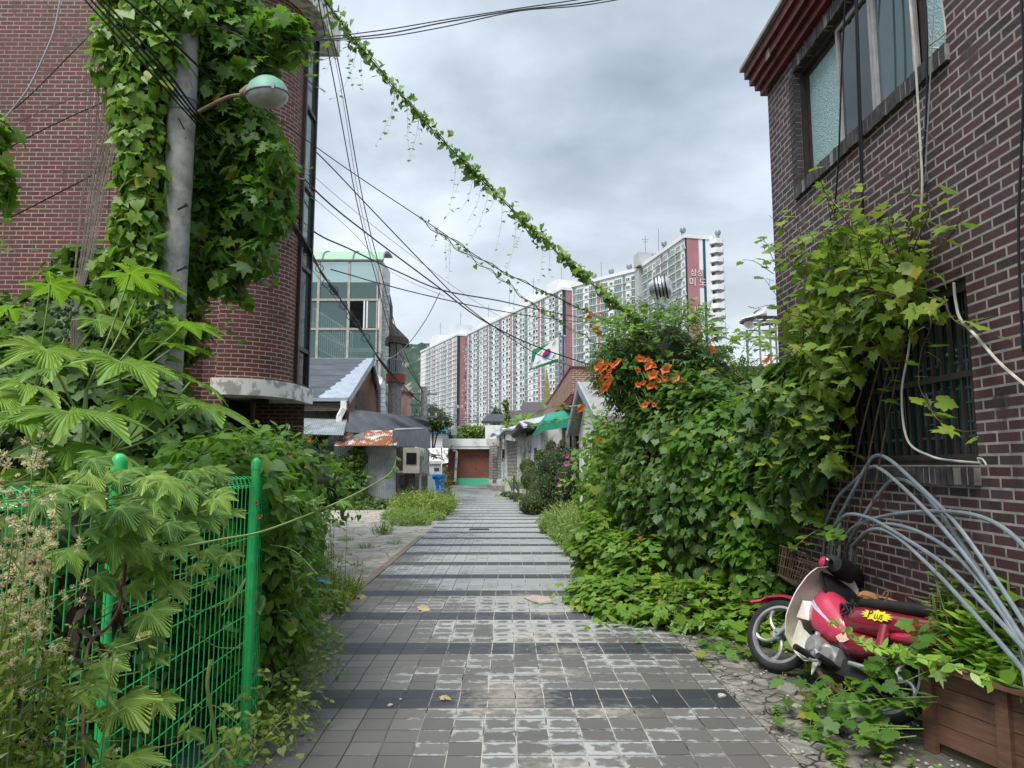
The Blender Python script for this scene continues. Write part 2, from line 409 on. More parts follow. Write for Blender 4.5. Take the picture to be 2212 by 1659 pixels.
M['teal_paint'] = plain('mint_base_paint', (0.10, 0.50, 0.30), (0.30, 0.42, 0.34), 2.2, 0.6, 0.2, lo=0.30, hi=0.40)
M['blue_plastic'] = plain('blue_plastic', (0.008, 0.20, 0.62), (0.006, 0.15, 0.5), 3, 0.35, 0.03)
M['grey_plastic'] = plain('grey_plastic', (0.12, 0.13, 0.14), (0.08, 0.085, 0.09), 5, 0.5, 0.1)
M['mint_plastic'] = plain('mint_plastic', (0.16, 0.33, 0.18), (0.12, 0.26, 0.14), 4, 0.45, 0.05)
M['pink_paint'] = plain('dusty_pink_paint', (0.42, 0.20, 0.215), (0.36, 0.165, 0.18), 0.25, 0.8, 0)
M['maroon'] = plain('maroon_paint', (0.20, 0.03, 0.03), (0.14, 0.022, 0.022), 3, 0.6, 0.1)
M['apt_white'] = plain('apartment_white', (0.78, 0.79, 0.79), (0.66, 0.67, 0.67), 0.12, 0.85, 0)
M['apt_grey'] = plain('apartment_grey', (0.24, 0.28, 0.28), (0.19, 0.22, 0.23), 0.2, 0.85, 0)
M['apt_blue'] = plain('apartment_blue', (0.010, 0.085, 0.16), (0.010, 0.07, 0.13), 0.2, 0.8, 0)
M['apt_navy'] = plain('apartment_navy', (0.03, 0.05, 0.07), (0.03, 0.045, 0.06), 0.2, 0.8, 0)
M['roof_grey'] = plain('dull_roof', (0.30, 0.28, 0.27), (0.24, 0.22, 0.21), 2, 0.7, 0.1)
M['purple_wall'] = plain('mauve_grey_wall', (0.19, 0.17, 0.19), (0.15, 0.135, 0.15), 0.6, 0.85, 0.1)
M['siding'] = brick('grey_block_siding', (0.30, 0.29, 0.27), (0.40, 0.39, 0.36), (0.10, 0.095, 0.09), bw=0.62, bh=0.21, ms=0.022, cc=(0.22, 0.21, 0.20), bumpy=0.9)
M['plank_grey'] = brick('grey_brown_planks', (0.055, 0.045, 0.04), (0.11, 0.095, 0.085), (0.015, 0.012, 0.01), bw=2.6, bh=0.2, ms=0.010, cc=(0.07, 0.05, 0.042))
M['wall_dim_brick'] = brick('brown_grey_brick', (0.06, 0.05, 0.045), (0.09, 0.075, 0.065), (0.03, 0.028, 0.025), bw=0.2, bh=0.09, ms=0.012, cc=(0.05, 0.04, 0.035))
M['tile_dark'] = plain('dark_roof_tile', (0.06, 0.065, 0.07), (0.03, 0.032, 0.036), 4, 0.7, 0.3)
M['g_teal'] = glass('teal_glass', (0.10, 0.26, 0.24))
M['g_dark'] = glass('dark_glass', (0.012, 0.016, 0.018))
M['g_mid'] = glass('grey_green_glass', (0.06, 0.11, 0.11))
M['g_frost'] = glass('frosted_teal_glass', (0.27, 0.40, 0.40), 0.18, tex=75)
M['g_green'] = glass('bluish_green_window', (0.012, 0.060, 0.055), 0.06)
M['stem_green'] = plain('green_stem', (0.20, 0.30, 0.07), (0.12, 0.18, 0.05), 6, 0.5, 0.05)
M['stem_brown'] = plain('brown_stem', (0.13, 0.085, 0.06), (0.06, 0.04, 0.03), 8, 0.8, 0.2)
M['stem_red'] = plain('reddish_stem', (0.16, 0.055, 0.04), (0.09, 0.035, 0.025), 8, 0.5, 0.1)
M['dead_vine'] = plain('dry_vine_stem', (0.26, 0.21, 0.17), (0.12, 0.10, 0.085), 8, 0.85, 0.2)
M['shade_core'] = plain('foliage_shade_core', (0.040, 0.050, 0.022), (0.016, 0.020, 0.010), 14, 0.95, 0.8, bscale=30)  # solid cores in the foliage; shade between the leaves painted as dark colour
G = {  # leaf colours
 'ivy': leafmat('ivy_leaf', [(0, (0.034, 0.085, 0.019)), (0.45, (0.059, 0.131, 0.027)), (0.8, (0.094, 0.188, 0.038)), (0.97, (0.142, 0.228, 0.043)), (1, (0.418, 0.296, 0.043))]),
 'campsis': leafmat('trumpet_vine_leaf', [(0, (0.023, 0.057, 0.012)), (0.6, (0.040, 0.093, 0.017)), (1, (0.087, 0.171, 0.025))], 0.38, 0.25),
 'fresh': leafmat('fresh_vine_leaf', [(0, (0.087, 0.182, 0.021)), (0.5, (0.142, 0.274, 0.030)), (0.9, (0.225, 0.365, 0.043)), (1, (0.418, 0.388, 0.051))], 0.45, 0.42),
 'grape': leafmat('grape_leaf', [(0, (0.101, 0.171, 0.024)), (0.5, (0.170, 0.262, 0.034)), (0.9, (0.280, 0.365, 0.043)), (1, (0.473, 0.319, 0.043))], 0.45, 0.42),
 'maple': leafmat('hop_leaf', [(0, (0.045, 0.114, 0.015)), (0.5, (0.073, 0.177, 0.020)), (0.96, (0.128, 0.251, 0.025)), (1, (0.390, 0.319, 0.034))], 0.45, 0.42),
 'castor': leafmat('castor_leaf', [(0, (0.128, 0.262, 0.038)), (0.5, (0.183, 0.342, 0.038)), (1, (0.280, 0.433, 0.034))], 0.36, 0.45, vein=42, spec=0.5, tcol=(0.28, 0.55, 0.02)),
 'hop': leafmat('big_lobed_leaf', [(0, (0.114, 0.228, 0.038)), (0.6, (0.170, 0.331, 0.051)), (1, (0.280, 0.410, 0.060))], 0.45, 0.4, vein=46, tcol=(0.25, 0.50, 0.04)),
 'weed': leafmat('weed_leaf', [(0, (0.087, 0.148, 0.017)), (0.5, (0.156, 0.239, 0.030)), (1, (0.280, 0.331, 0.051))], 0.5, 0.35),
 'weed2': leafmat('pale_weed_leaf', [(0, (0.12, 0.21, 0.035)), (0.5, (0.18, 0.29, 0.05)), (1, (0.30, 0.37, 0.10))], 0.5, 0.35),
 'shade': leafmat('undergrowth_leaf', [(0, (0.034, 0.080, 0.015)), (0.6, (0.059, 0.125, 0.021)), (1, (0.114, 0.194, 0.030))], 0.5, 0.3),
 'tree': leafmat('far_tree_leaf', [(0, (0.029, 0.051, 0.014)), (0.6, (0.048, 0.082, 0.020)), (1, (0.087, 0.137, 0.030))], 0.6, 0.2),
 'lettuce': leafmat('lettuce_leaf', [(0, (0.197, 0.365, 0.043)), (0.6, (0.280, 0.479, 0.051)), (1, (0.390, 0.570, 0.085))], 0.4, 0.4),
 'dead': leafmat('dead_leaf', [(0, (0.018, 0.012, 0.009)), (1, (0.07, 0.045, 0.03))], 0.8, 0.1, tcol=(0.2, 0.1, 0.05)),
 'orange': leafmat('orange_petal', [(0, (0.72, 0.13, 0.035)), (0.6, (0.80, 0.20, 0.05)), (1, (0.78, 0.30, 0.08))], 0.5, 0.3, tcol=(0.9, 0.25, 0.05)),
 'cream': leafmat('cream_fluff', [(0, (0.55, 0.46, 0.22)), (0.5, (0.70, 0.62, 0.36)), (1, (0.80, 0.74, 0.52))], 0.8, 0.4, tcol=(0.8, 0.7, 0.45)),
 'magenta': leafmat('pink_petal', [(0, (0.55, 0.06, 0.28)), (1, (0.68, 0.14, 0.42))], 0.5, 0.3, tcol=(0.8, 0.1, 0.4)),
 'red': leafmat('red_petal', [(0, (0.60, 0.03, 0.02)), (1, (0.68, 0.08, 0.04))], 0.5, 0.3, tcol=(0.8, 0.1, 0.05)),
}

# ---------------------------------------------------------------- leaves
def _fan(half, center=(0, 0.35), cup=0.22, fold=0.12, droop=0.15):
    left = [(-x, y) for x, y in half[::-1] if abs(x) > 1e-6]
    ring = [p for p in half] + left
    V = [(center[0], center[1])] + ring; k = len(ring)
    v = np.array([(x, y, -cup * x * x - droop * y * y + fold * abs(x)) for x, y in V], dtype=np.float64)
    f = [(0, i + 1, (i + 1) % k + 1) for i in range(k)]
    return v, np.array(f)
T = {
 'lobed': _fan([(0, 0.03), (.16, -.14), (.40, -.13), (.38, .10), (.58, .34), (.35, .44), (.32, .66), (.13, .70), (0, 1.0)]),
 'grape': _fan([(0, 0.04), (.14, -.14), (.36, -.16), (.50, .02), (.46, .14), (.62, .34), (.50, .48), (.36, .50), (.40, .66), (.20, .76), (0, 0.98)], cup=0.3, fold=0.16),
 'maple': _fan([(0, 0.03), (.22, -.18), (.46, -.12), (.30, .10), (.66, .36), (.30, .40), (.30, .66), (.11, .62), (0, 1.05)]),
 'heart': _fan([(0, .10), (.14, -.08), (.36, -.06), (.46, .18), (.36, .50), (.16, .78), (0, 1.05)]),
 'oval': _fan([(0, 0), (.2, .12), (.28, .38), (.2, .7), (0, 1.0)], (0, .4)),
 'lance': _fan([(0, 0), (.11, .15), (.16, .4), (.10, .7), (0, 1.0)], (0, .4), droop=0.3),
 'needle': _fan([(0, 0), (.05, .3), (0, 1.0)], (0, .4), droop=0.4),
}
def _palm(nl=7, gap=42, valley=0.40, droop=0.2, seed=1, wid=1.0, taper=(1.0, 1.22, 1.12, .86, .55, .24)):
    """big palmate leaf with pointed ovate lobes, petiole at the origin"""
    r0 = random.Random(seed); ring = []; d = R(gap) / 2
    for i in range(nl):
        a = R(gap) * (i - (nl - 1) / 2); q = 1 - abs(i - (nl - 1) / 2) / ((nl - 1) / 2)
        L = 0.62 + 0.38 * q ** .8 + r0.uniform(-.04, .04); v0 = valley * (0.75 + 0.35 * q); w0 = v0 * math.tan(d) * .97 * wid
        if i == 0: ring.append((a - d, v0 * .8))
        side = []
        for s_, k in enumerate(taper):
            t = s_ / len(taper); rad = v0 * 1.02 + (L - v0) * t; lw = w0 * k
            side.append((math.atan2(lw, rad), math.hypot(rad, lw) * (1.0 if s_ == 0 else 1.0)))
            if s_: rad2 = rad + (L - v0) * .05; side.append((math.atan2(lw * 1.07, rad2), math.hypot(rad2, lw * 1.07)))
        ring += [(a - x, y) for x, y in side]; ring.append((a, L)); ring += [(a + x, y) for x, y in side[::-1]]
        ring.append((a + d, v0 * (.97 if i < nl - 1 else .8)))
    ring.append((R(180), 0.05))
    V = [(0, 0, 0)]; F = []
    def lobe(a):  # distance in angle from the nearest lobe axis, for a shallow trough along each midrib
        x = (a / R(gap) + (.5 if nl % 2 == 0 else 0)); return abs(x - round(x)) * 2
    def zz(rad, a): return 0.06 * math.sin(rad * 3.2) - droop * rad * rad + 0.035 * math.sin(a * 2 + seed) * rad + 0.05 * rad * lobe(a)
    fr = (.3, .62, 1.0); k = len(ring)
    for f_ in fr:
        for a, rad in ring: V.append((math.sin(a) * rad * f_, math.cos(a) * rad * f_, zz(rad * f_, a)))
    for i in range(k):
        j = (i + 1) % k; F.append((0, 1 + i, 1 + j))
        for m in range(len(fr) - 1):
            b = 1 + m * k; F += [(b + i, b + k + i, b + k + j), (b + i, b + k + j, b + j)]
    v = np.array(V, dtype=np.float64) * 0.5
    return v, np.array(F)
T['castor1'] = _palm(7, 42, seed=1); T['castor2'] = _palm(7, 42, seed=2, droop=0.28, valley=.36); T['castor3'] = _palm(7, 42, seed=3, droop=0.15)
T['hop1'] = _palm(5, 46, valley=0.52, seed=4, droop=0.25, wid=1.0, taper=(1.0, 1.1, .98, .75, .48, .22)); T['hop2'] = _palm(5, 46, valley=0.46, seed=5, droop=0.35, taper=(1.0, 1.15, 1.05, .8, .5, .24))
def _blade(n=4, w=0.035, bend=0.5):
    V = []; F = []
    for i in range(n + 1):
        t = i / n; ww = w * (1 - t) ** 0.8 + 0.002; V += [(-ww, t * (1 - .25 * bend * t), -bend * t * t * .6), (ww, t * (1 - .25 * bend * t), -bend * t * t * .6)]
    for i in range(n): a = 2 * i; F += [(a, a + 1, a + 3), (a, a + 3, a + 2)]
    return np.array(V), np.array(F)
T['blade'] = _blade()
def _puff():
    r0 = random.Random(3); V = []; F = []
    for i in range(30):
        d = Vector((r0.gauss(0, 1), r0.gauss(0, 1), r0.gauss(0.3, 1))).normalized(); o = d.orthogonal().normalized() * 0.055
        b = len(V); V += [tuple(o * .3), tuple(d * .5 + o), tuple(d * .5 - o)]; F.append((b, b + 1, b + 2))
    b = len(V); V += [(0, 0, .2), (.18, 0, 0), (0, .18, 0), (-.18, 0, 0), (0, -.18, 0), (0, 0, -.25)]
    for i in range(4): F += [(b, b + 1 + i, b + 1 + (i + 1) % 4), (b + 5, b + 1 + (i + 1) % 4, b + 1 + i)]
    return np.array(V), np.array(F)
T['puff'] = _puff()
def _trumpet():
    """trumpet flower: tube along +y opening to five lobes"""
    V = []; F = []; k = 10
    for (y, r) in ((0, .05), (.35, .10), (.62, .20), (.80, .30)):
        for j in range(k):
            a = 2 * math.pi * j / k; V.append((math.cos(a) * r, y, math.sin(a) * r))
    for j in range(k):
        a = 2 * math.pi * j / k; r = .52 if j % 2 == 0 else .36; V.append((math.cos(a) * r, .84 if j % 2 else .78, math.sin(a) * r))
    for i in range(4):
        for j in range(k):
            a = i * k + j; b = i * k + (j + 1) % k; F += [(a, b, b + k), (a, b + k, a + k)]
    return np.array(V), np.array(F)
T['trumpet'] = _trumpet()

def nrmz(a): return a / np.maximum(np.linalg.norm(a, axis=1, keepdims=True), 1e-9)
class Cloud:
    def __init__(s): s.V = []; s.F = []; s.M = []; s.UV = []; s.n = 0
    def add(s, tmpl, P, Nn, Tp, S, m=0, zv=.7):
        if len(P) == 0: return
        P = np.asarray(P, float).reshape(-1, 3); Nn = nrmz(np.asarray(Nn, float).reshape(-1, 3)); Tp = np.asarray(Tp, float).reshape(-1, 3)
        S = np.asarray(S, float).reshape(-1, 1, 1) * np.ones((len(P), 1, 1))
        Y = Tp - (Tp * Nn).sum(1, keepdims=True) * Nn; Y = nrmz(Y + 1e-6 * rng.normal(size=Y.shape)); X = np.cross(Y, Nn)
        v, f = T[tmpl]; k = len(v)
        # every leaf gets its own fold so no two are alike
        fx = 1 + 0.18 * rng.normal(size=(len(P), 1, 1)); fz = np.clip(1 + zv * rng.normal(size=(len(P), 1, 1)), -.8, 2.6)
        W = P[:, None, :] + S * (v[None, :, 0:1] * fx * X[:, None, :] + v[None, :, 1:2] * Y[:, None, :] + v[None, :, 2:3] * fz * Nn[:, None, :])
        s.V.append(W.reshape(-1, 3)); off = (np.arange(len(P)) * k + s.n)[:, None, None]
        F = (f[None] + off).reshape(-1, 3); s.F.append(F); s.M.append(np.full(len(F), m, np.int32)); s.n += len(P) * k
        s.UV.append(np.tile(v[f.ravel()][:, :2] * 2.0, (len(P), 1)))
    def build(s, name, mats, parent=None, core=None):
        """core: an MB whose faces join the same mesh, using the last material"""
        if not s.V and core is None: return None
        if not isinstance(mats, (list, tuple)): mats = [mats]
        off = np.array(wloc(parent)) if parent is not None else np.zeros(3)
        V = np.concatenate(s.V) if s.V else np.zeros((0, 3)); F = np.concatenate(s.F) if s.F else np.zeros((0, 3), int); Mi = np.concatenate(s.M) if s.M else np.zeros(0, np.int32)
        UV = np.concatenate(s.UV) if s.UV else np.zeros((0, 2))
        if core is not None and core.f:
            tri = []
            for q in core.f:
                for i in range(1, len(q) - 1): tri.append((q[0], q[i], q[i + 1]))
            tri = np.array(tri) + len(V); V = np.concatenate([V, np.array(core.v)]); F = np.concatenate([F, tri])
            Mi = np.concatenate([Mi, np.full(len(tri), len(mats) - 1, np.int32)]); UV = np.concatenate([UV, np.zeros((len(tri) * 3, 2))])
        V = V - off
        me = bpy.data.meshes.new(name); me.vertices.add(len(V)); me.vertices.foreach_set('co', V.astype(np.float32).ravel())
        me.loops.add(len(F) * 3); me.loops.foreach_set('vertex_index', F.astype(np.int32).ravel())
        me.polygons.add(len(F)); me.polygons.foreach_set('loop_start', (np.arange(len(F)) * 3).astype(np.int32))
        me.polygons.foreach_set('material_index', Mi)
        ul = me.uv_layers.new(name='UVMap'); ul.data.foreach_set('uv', UV.astype(np.float32).ravel())
        for m in mats: me.materials.append(m)
        me.update(calc_edges=True); me.validate()
        o = bpy.data.objects.new(name, me); COL.objects.link(o)
        if parent is not None: o.parent = parent
        return o

def blob_pts(blobs, dens, shell=(0.72, 1.06), keep=None, overlap=0.7):
    """points and outward normals spread through the outer shell of a union of ellipsoids (centre, radii[, density factor])"""
    PP = []; NN = []
    for i, b in enumerate(blobs):
        c = np.array(b[0], float); r = np.array(b[1], float); q = b[2] if len(b) > 2 else 1.0
        p = 1.6; A = 4 * math.pi * (((r[0] * r[1]) ** p + (r[0] * r[2]) ** p + (r[1] * r[2]) ** p) / 3) ** (1 / p)
        n = int(A * dens * q)
        d = nrmz(rng.normal(size=(n, 3))); ph = rng.uniform(0, 6.28, 3)
        lump = 1 + 0.10 * np.sin(d[:, 0] * 5 + ph[0]) * np.sin(d[:, 1] * 6 + ph[1]) + 0.08 * np.sin(d[:, 2] * 7 + ph[2])
        f = rng.uniform(shell[0], shell[1], n) * lump
        P = c + d * r * f[:, None]; Nn = nrmz(d / r)
        ok = P[:, 2] > 0.02
        for j, b2 in enumerate(blobs):
            if j == i: continue
            e = (((P - np.array(b2[0])) / np.array(b2[1])) ** 2).sum(1); ok &= e > overlap ** 2
        if keep is not None: ok &= keep(P)
        PP.append(P[ok]); NN.append(Nn[ok])
    return np.concatenate(PP), np.concatenate(NN)
def hang(P, Nn, up=0.5, jit=0.4, out=0.7, tipout=0.35):
    n = Nn * out + np.array([0, 0, up]) + rng.normal(size=P.shape) * jit
    t = np.array([0, 0, -1.0]) + Nn * tipout + rng.normal(size=P.shape) * 0.45
    return n, t
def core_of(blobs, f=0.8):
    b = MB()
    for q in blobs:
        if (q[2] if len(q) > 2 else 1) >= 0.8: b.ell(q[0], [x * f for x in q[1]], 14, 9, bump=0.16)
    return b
def text_mesh(s, size, depth=0.02):
    c = bpy.data.curves.new('lettering', 'FONT'); c.body = s; c.size = size; c.extrude = depth; c.align_x = 'CENTER'; c.align_y = 'CENTER'
    o = bpy.data.objects.new('lettering', c); COL.objects.link(o); bpy.context.view_layer.update()
    me = bpy.data.meshes.new_from_object(o.evaluated_get(bpy.context.evaluated_depsgraph_get())); bpy.data.objects.remove(o)
    return me
def lettering(s, size, pos, right, up, mat, parent, name='lettering', bold=0.0, depth=0.02):
    me = text_mesh(s, size, depth); me.materials.clear(); me.materials.append(mat)
    right = Vector(right).normalized(); up = Vector(up).normalized(); n = right.cross(up)
    mt = Matrix((right, up, n)).transposed().to_4x4(); p = Vector(pos) - (wloc(parent) if parent else Vector((0, 0, 0)))
    me.transform(Matrix.Translation(p) @ mt)
    o = bpy.data.objects.new(name, me); COL.objects.link(o); o.parent = parent
    return o
# ================================================================ SETTING
def paving():
    m = NT('path_tiles'); uv = m.coord('Object'); sp = m.n('ShaderNodeSeparateXYZ'); m.link(uv, sp.inputs[0])
    t = 0.203
    wob = m.math('MULTIPLY', m.math('SUBTRACT', m.noise(0.8, uv, 2), 0.5), 0.05)
    x = m.math('DIVIDE', m.math('ADD', m.math('ADD', sp.outputs[0], 20.04), wob), t)
    y = m.math('DIVIDE', m.math('ADD', m.math('ADD', sp.outputs[1], 142 - 5.07), m.math('MULTIPLY', wob, 0.6)), t)
    fx = m.math('FRACT', x); fy = m.math('FRACT', y); ix = m.math('FLOOR', x); iy = m.math('FLOOR', y)
    ax = m.math('MULTIPLY', m.math('ABSOLUTE', m.math('SUBTRACT', fx, 0.5)), 2.0); ay = m.math('MULTIPLY', m.math('ABSOLUTE', m.math('SUBTRACT', fy, 0.5)), 2.0)
    edge = m.math('MAXIMUM', ax, ay)
    joint = m.rng(edge, 0.945, 0.975)
    band = m.math('LESS_THAN', m.math('MODULO', iy, 7.0), 1.5)
    cell = m.n('ShaderNodeCombineXYZ'); m.link(ix, cell.inputs[0]); m.link(iy, cell.inputs[1])
    wn = m.n('ShaderNodeTexWhiteNoise', noise_dimensions='2D'); m.link(cell.outputs[0], wn.inputs['Vector']); rnd = wn.outputs['Value']
    big = m.noise(0.42, m.coord('Object', (1.0, 0.8, 1)), 3); mid = m.noise(2.6, uv, 4); fine = m.noise(16, uv, 4, 0.6); grit = m.noise(330, uv, 2, 0.6)
    far = m.rng(sp.outputs[1], 5.0, 13.0, 0.0, 0.44)
    # drying starts from the edges of each tile
    e2 = m.math('MAXIMUM', m.math('MULTIPLY', ax, 0.80), ay)
    d = m.math('ADD', m.math('MULTIPLY', e2, 0.40), m.math('ADD', m.math('MULTIPLY', big, 0.95), m.math('MULTIPLY', mid, 0.45)))
    d = m.math('ADD', d, m.math('ADD', m.math('MULTIPLY', rnd, 0.14), m.math('ADD', m.math('MULTIPLY', fine, 0.50), far)))
    # the left margin stays damp
    d = m.math('SUBTRACT', d, m.rng(sp.outputs[0], -1.9, -0.3, 0.34, 0.0))
    dry = m.rng(d, 1.32, 1.40)
    g = m.rng(grit, 0.3, 0.7, 0.72, 1.28)
    wet = m.mix(rnd, (0.104, 0.097, 0.088), (0.146, 0.137, 0.124)); dr = m.mix(rnd, (0.285, 0.29, 0.28), (0.345, 0.35, 0.335))
    base = m.mix(dry, wet, dr)
    dark = m.mix(m.math('MULTIPLY', dry, 0.30), m.mix(rnd, (0.030, 0.032, 0.037), (0.044, 0.047, 0.052)), (0.15, 0.16, 0.17))
    col = m.mix(band, base, dark)
    gn = m.n('ShaderNodeMixRGB', blend_type='MULTIPLY'); gn.inputs[0].default_value = 1.0; m.link(col, gn.inputs[1])
    cg = m.n('ShaderNodeCombineXYZ'); [m.link(g, cg.inputs[i]) for i in range(3)]; m.link(cg.outputs[0], gn.inputs[2]); col = gn.outputs[0]
    # sand lying in the joints along the middle and in a few drifts
    def spot(cx, cy, rx, ry):
        a = m.math('DIVIDE', m.math('SUBTRACT', sp.outputs[0], cx), rx); b = m.math('DIVIDE', m.math('SUBTRACT', sp.outputs[1], cy), ry)
        return m.math('SUBTRACT', 1.0, m.math('SQRT', m.math('ADD', m.math('MULTIPLY', a, a), m.math('MULTIPLY', b, b))))
    s = spot(0.02, 5.42, 0.42, 0.55)
    for q in ((0.45, 6.0, 0.5, 0.22), (0.25, 7.3, 0.6, 0.6), (0.30, 4.22, 0.5, 0.30), (0.55, 6.7, 0.45, 0.35), (0.2, 9.4, 0.6, 0.6), (-0.18, 5.1, 0.25, 0.3), (0.7, 5.1, 0.5, 0.25), (0.45, 8.4, 0.5, 0.4)): s = m.math('MAXIMUM', s, m.math('SUBTRACT', spot(*q), 0.28))
    s = m.math('ADD', m.math('ADD', s, m.math('MULTIPLY', m.math('SUBTRACT', fine, 0.5), 1.5)), m.math('MULTIPLY', m.math('SUBTRACT', grit, 0.5), 2.2))
    sand = m.math('MULTIPLY', m.rng(s, 0.15, 0.95), 0.72)
    col = m.mix(sand, col, (0.40, 0.35, 0.29))
    mid_x = m.rng(m.math('ABSOLUTE', m.math('SUBTRACT', sp.outputs[0], 0.35)), 0.55, 1.25, 1.0, 0.0)
    jl = m.math('MULTIPLY', m.rng(ax, 0.945, 0.97), m.rng(m.noise(5, uv, 3), 0.35, 0.52)); 
    jc = m.mix(m.math('MULTIPLY', mid_x, jl), (0.022, 0.022, 0.020), (0.42, 0.38, 0.32))
    col = m.mix(joint, col, jc)
    h = m.math('ADD', m.math('MULTIPLY', joint, -1.0), m.math('MULTIPLY', grit, 0.15))
    h = m.math('ADD', h, m.math('MULTIPLY', rnd, 0.12))
    return m.done(m.bsdf(col, m.rng(dry, 0, 1, 0.55, 0.85), 0, m.bump(h, 0.5, 0.006), 0.35))
M['path'] = paving()

def cracked():
    m = NT('cracked_concrete'); uv = m.coord('Object')
    n = m.noise(1.3, uv, 5); n2 = m.noise(9, uv, 5, 0.65); n3 = m.noise(60, uv, 3)
    wv = m.n('ShaderNodeVectorMath', operation='ADD'); nc = m.n('ShaderNodeTexNoise'); nc.inputs['Scale'].default_value = 3.0; m.link(uv, nc.inputs['Vector'])
    sc = m.n('ShaderNodeVectorMath', operation='SCALE'); m.link(nc.outputs['Color'], sc.inputs[0]); sc.inputs['Scale'].default_value = 0.35
    m.link(uv, wv.inputs[0]); m.link(sc.outputs[0], wv.inputs[1])
    v = m.n('ShaderNodeTexVoronoi', feature='DISTANCE_TO_EDGE'); v.inputs['Scale'].default_value = 5.5; m.link(wv.outputs[0], v.inputs['Vector'])
    crack = m.math('MULTIPLY', m.rng(v.outputs[0], 0.0, 0.045, 1, 0), m.rng(n, 0.42, 0.55))
    sp = m.n('ShaderNodeSeparateXYZ'); m.link(uv, sp.inputs[0])
    broken = m.rng(m.math('ADD', sp.outputs[0], m.math('MULTIPLY', n, 0.8)), 2.05, 2.75, 1.0, 0.0)   # crumbled edge beside the tiles
    col = m.ramp(n2, [(0.3, (0.045, 0.045, 0.036)), (0.55, (0.10, 0.095, 0.078)), (0.75, (0.17, 0.16, 0.135))])
    pale = m.ramp(n2, [(0.3, (0.10, 0.085, 0.06)), (0.5, (0.22, 0.20, 0.165)), (0.72, (0.34, 0.32, 0.28))])
    col = m.mix(m.math('MULTIPLY', broken, m.rng(n, 0.35, 0.5, 0.4, 1.0)), col, pale)
    col = m.mix(m.math('MULTIPLY', m.rng(m.noise(2.1, uv, 4), 0.56, 0.66), m.rng(n3, 0.35, 0.5)), col, (0.045, 0.07, 0.012))
    col = m.mix(m.math('MULTIPLY', crack, 0.9), col, (0.02, 0.018, 0.012))
    h = m.math('ADD', m.math('MULTIPLY', crack, -1.2), m.math('ADD', m.math('MULTIPLY', n2, 0.8), m.math('MULTIPLY', n3, 0.2)))
    return m.done(m.bsdf(col, 0.85, 0, m.bump(h, 0.9, 0.02), 0.3))
M['cracked'] = cracked()
def lotmat():
    m = NT('rough_concrete_lot'); uv = m.coord('Object'); n = m.noise(1.1, uv, 6, .65); n2 = m.noise(7, uv, 5, .7)
    v = m.n('ShaderNodeTexVoronoi', feature='DISTANCE_TO_EDGE'); v.inputs['Scale'].default_value = 1.6
    wv = m.n('ShaderNodeVectorMath', operation='ADD'); sc = m.n('ShaderNodeVectorMath', operation='SCALE'); nc = m.n('ShaderNodeTexNoise'); nc.inputs['Scale'].default_value = 1.6; m.link(uv, nc.inputs['Vector'])
    m.link(nc.outputs['Color'], sc.inputs[0]); sc.inputs['Scale'].default_value = .8; m.link(uv, wv.inputs[0]); m.link(sc.outputs[0], wv.inputs[1]); m.link(wv.outputs[0], v.inputs['Vector'])
    ck = m.math('MULTIPLY', m.rng(v.outputs[0], 0, .035, 1, 0), m.rng(n, .40, .52))
    col = m.ramp(m.math('ADD', m.math('MULTIPLY', n, .6), m.math('MULTIPLY', n2, .4)), [(.36, (0.17, 0.15, 0.12)), (.5, (0.34, 0.315, 0.265)), (.66, (0.46, 0.43, 0.38))])
    col = m.mix(m.math('MULTIPLY', ck, .85), col, (0.06, 0.06, 0.03)); h = m.math('SUBTRACT', m.math('MULTIPLY', n2, .7), ck)
    return m.done(m.bsdf(col, .9, 0, m.bump(h, .9, .03), .2))
M['lot'] = lotmat()
M['soil'] = plain('soil', (0.10, 0.085, 0.055), (0.05, 0.055, 0.025), 2.0, 0.95, 0.5)
M['edging'] = plain('brown_edging', (0.26, 0.19, 0.14), (0.15, 0.12, 0.09), 5, 0.85, 0.3)
M['hill'] = None

g = MB(); g.face([(-900, -60, -.02), (900, -60, -.02), (900, 2600, -.02), (-900, 2600, -.02)]); mark(g.build('ground', M['soil']), kind='structure')
pp = [(-1.92, .4), (1.64, .4), (1.64, 13), (1.6, 19), (1.25, 24), (1.0, 28), (.75, 38), (-.5, 47), (-1.7, 60), (-2.2, 66), (-6.5, 66), (-4.6, 60), (-3.4, 44), (-2.5, 32), (-2.05, 24), (-1.98, 12)]
g = MB(); g.face([(x, y, .0) for x, y in pp]); mark(g.build('paved_path', M['path']), kind='structure')
g = MB(); g.face([(1.64, .4, -.004), (3.2, .4, -.004), (3.2, 9.5, -.004), (1.64, 9.5, -.004)]); mark(g.build('cracked_verge', M['cracked']), kind='structure')
g = MB(); g.face([(-9, 8, -.006), (-1.95, 8, -.006), (-2.0, 28, -.006), (-12, 28, -.006)]); mark(g.build('concrete_lot', M['lot']), kind='structure')
g = MB(); g.box(-2.10, -1.98, 9.2, 17.3, -.05, .012); mark(g.build('edging_kerb', M['edging'], bevel=.004), kind='structure')
g = MB(); g.box(1.655, 1.72, 1.0, 7.6, -.05, .006); mark(g.build('verge_kerb', M['cracked']), kind='structure')

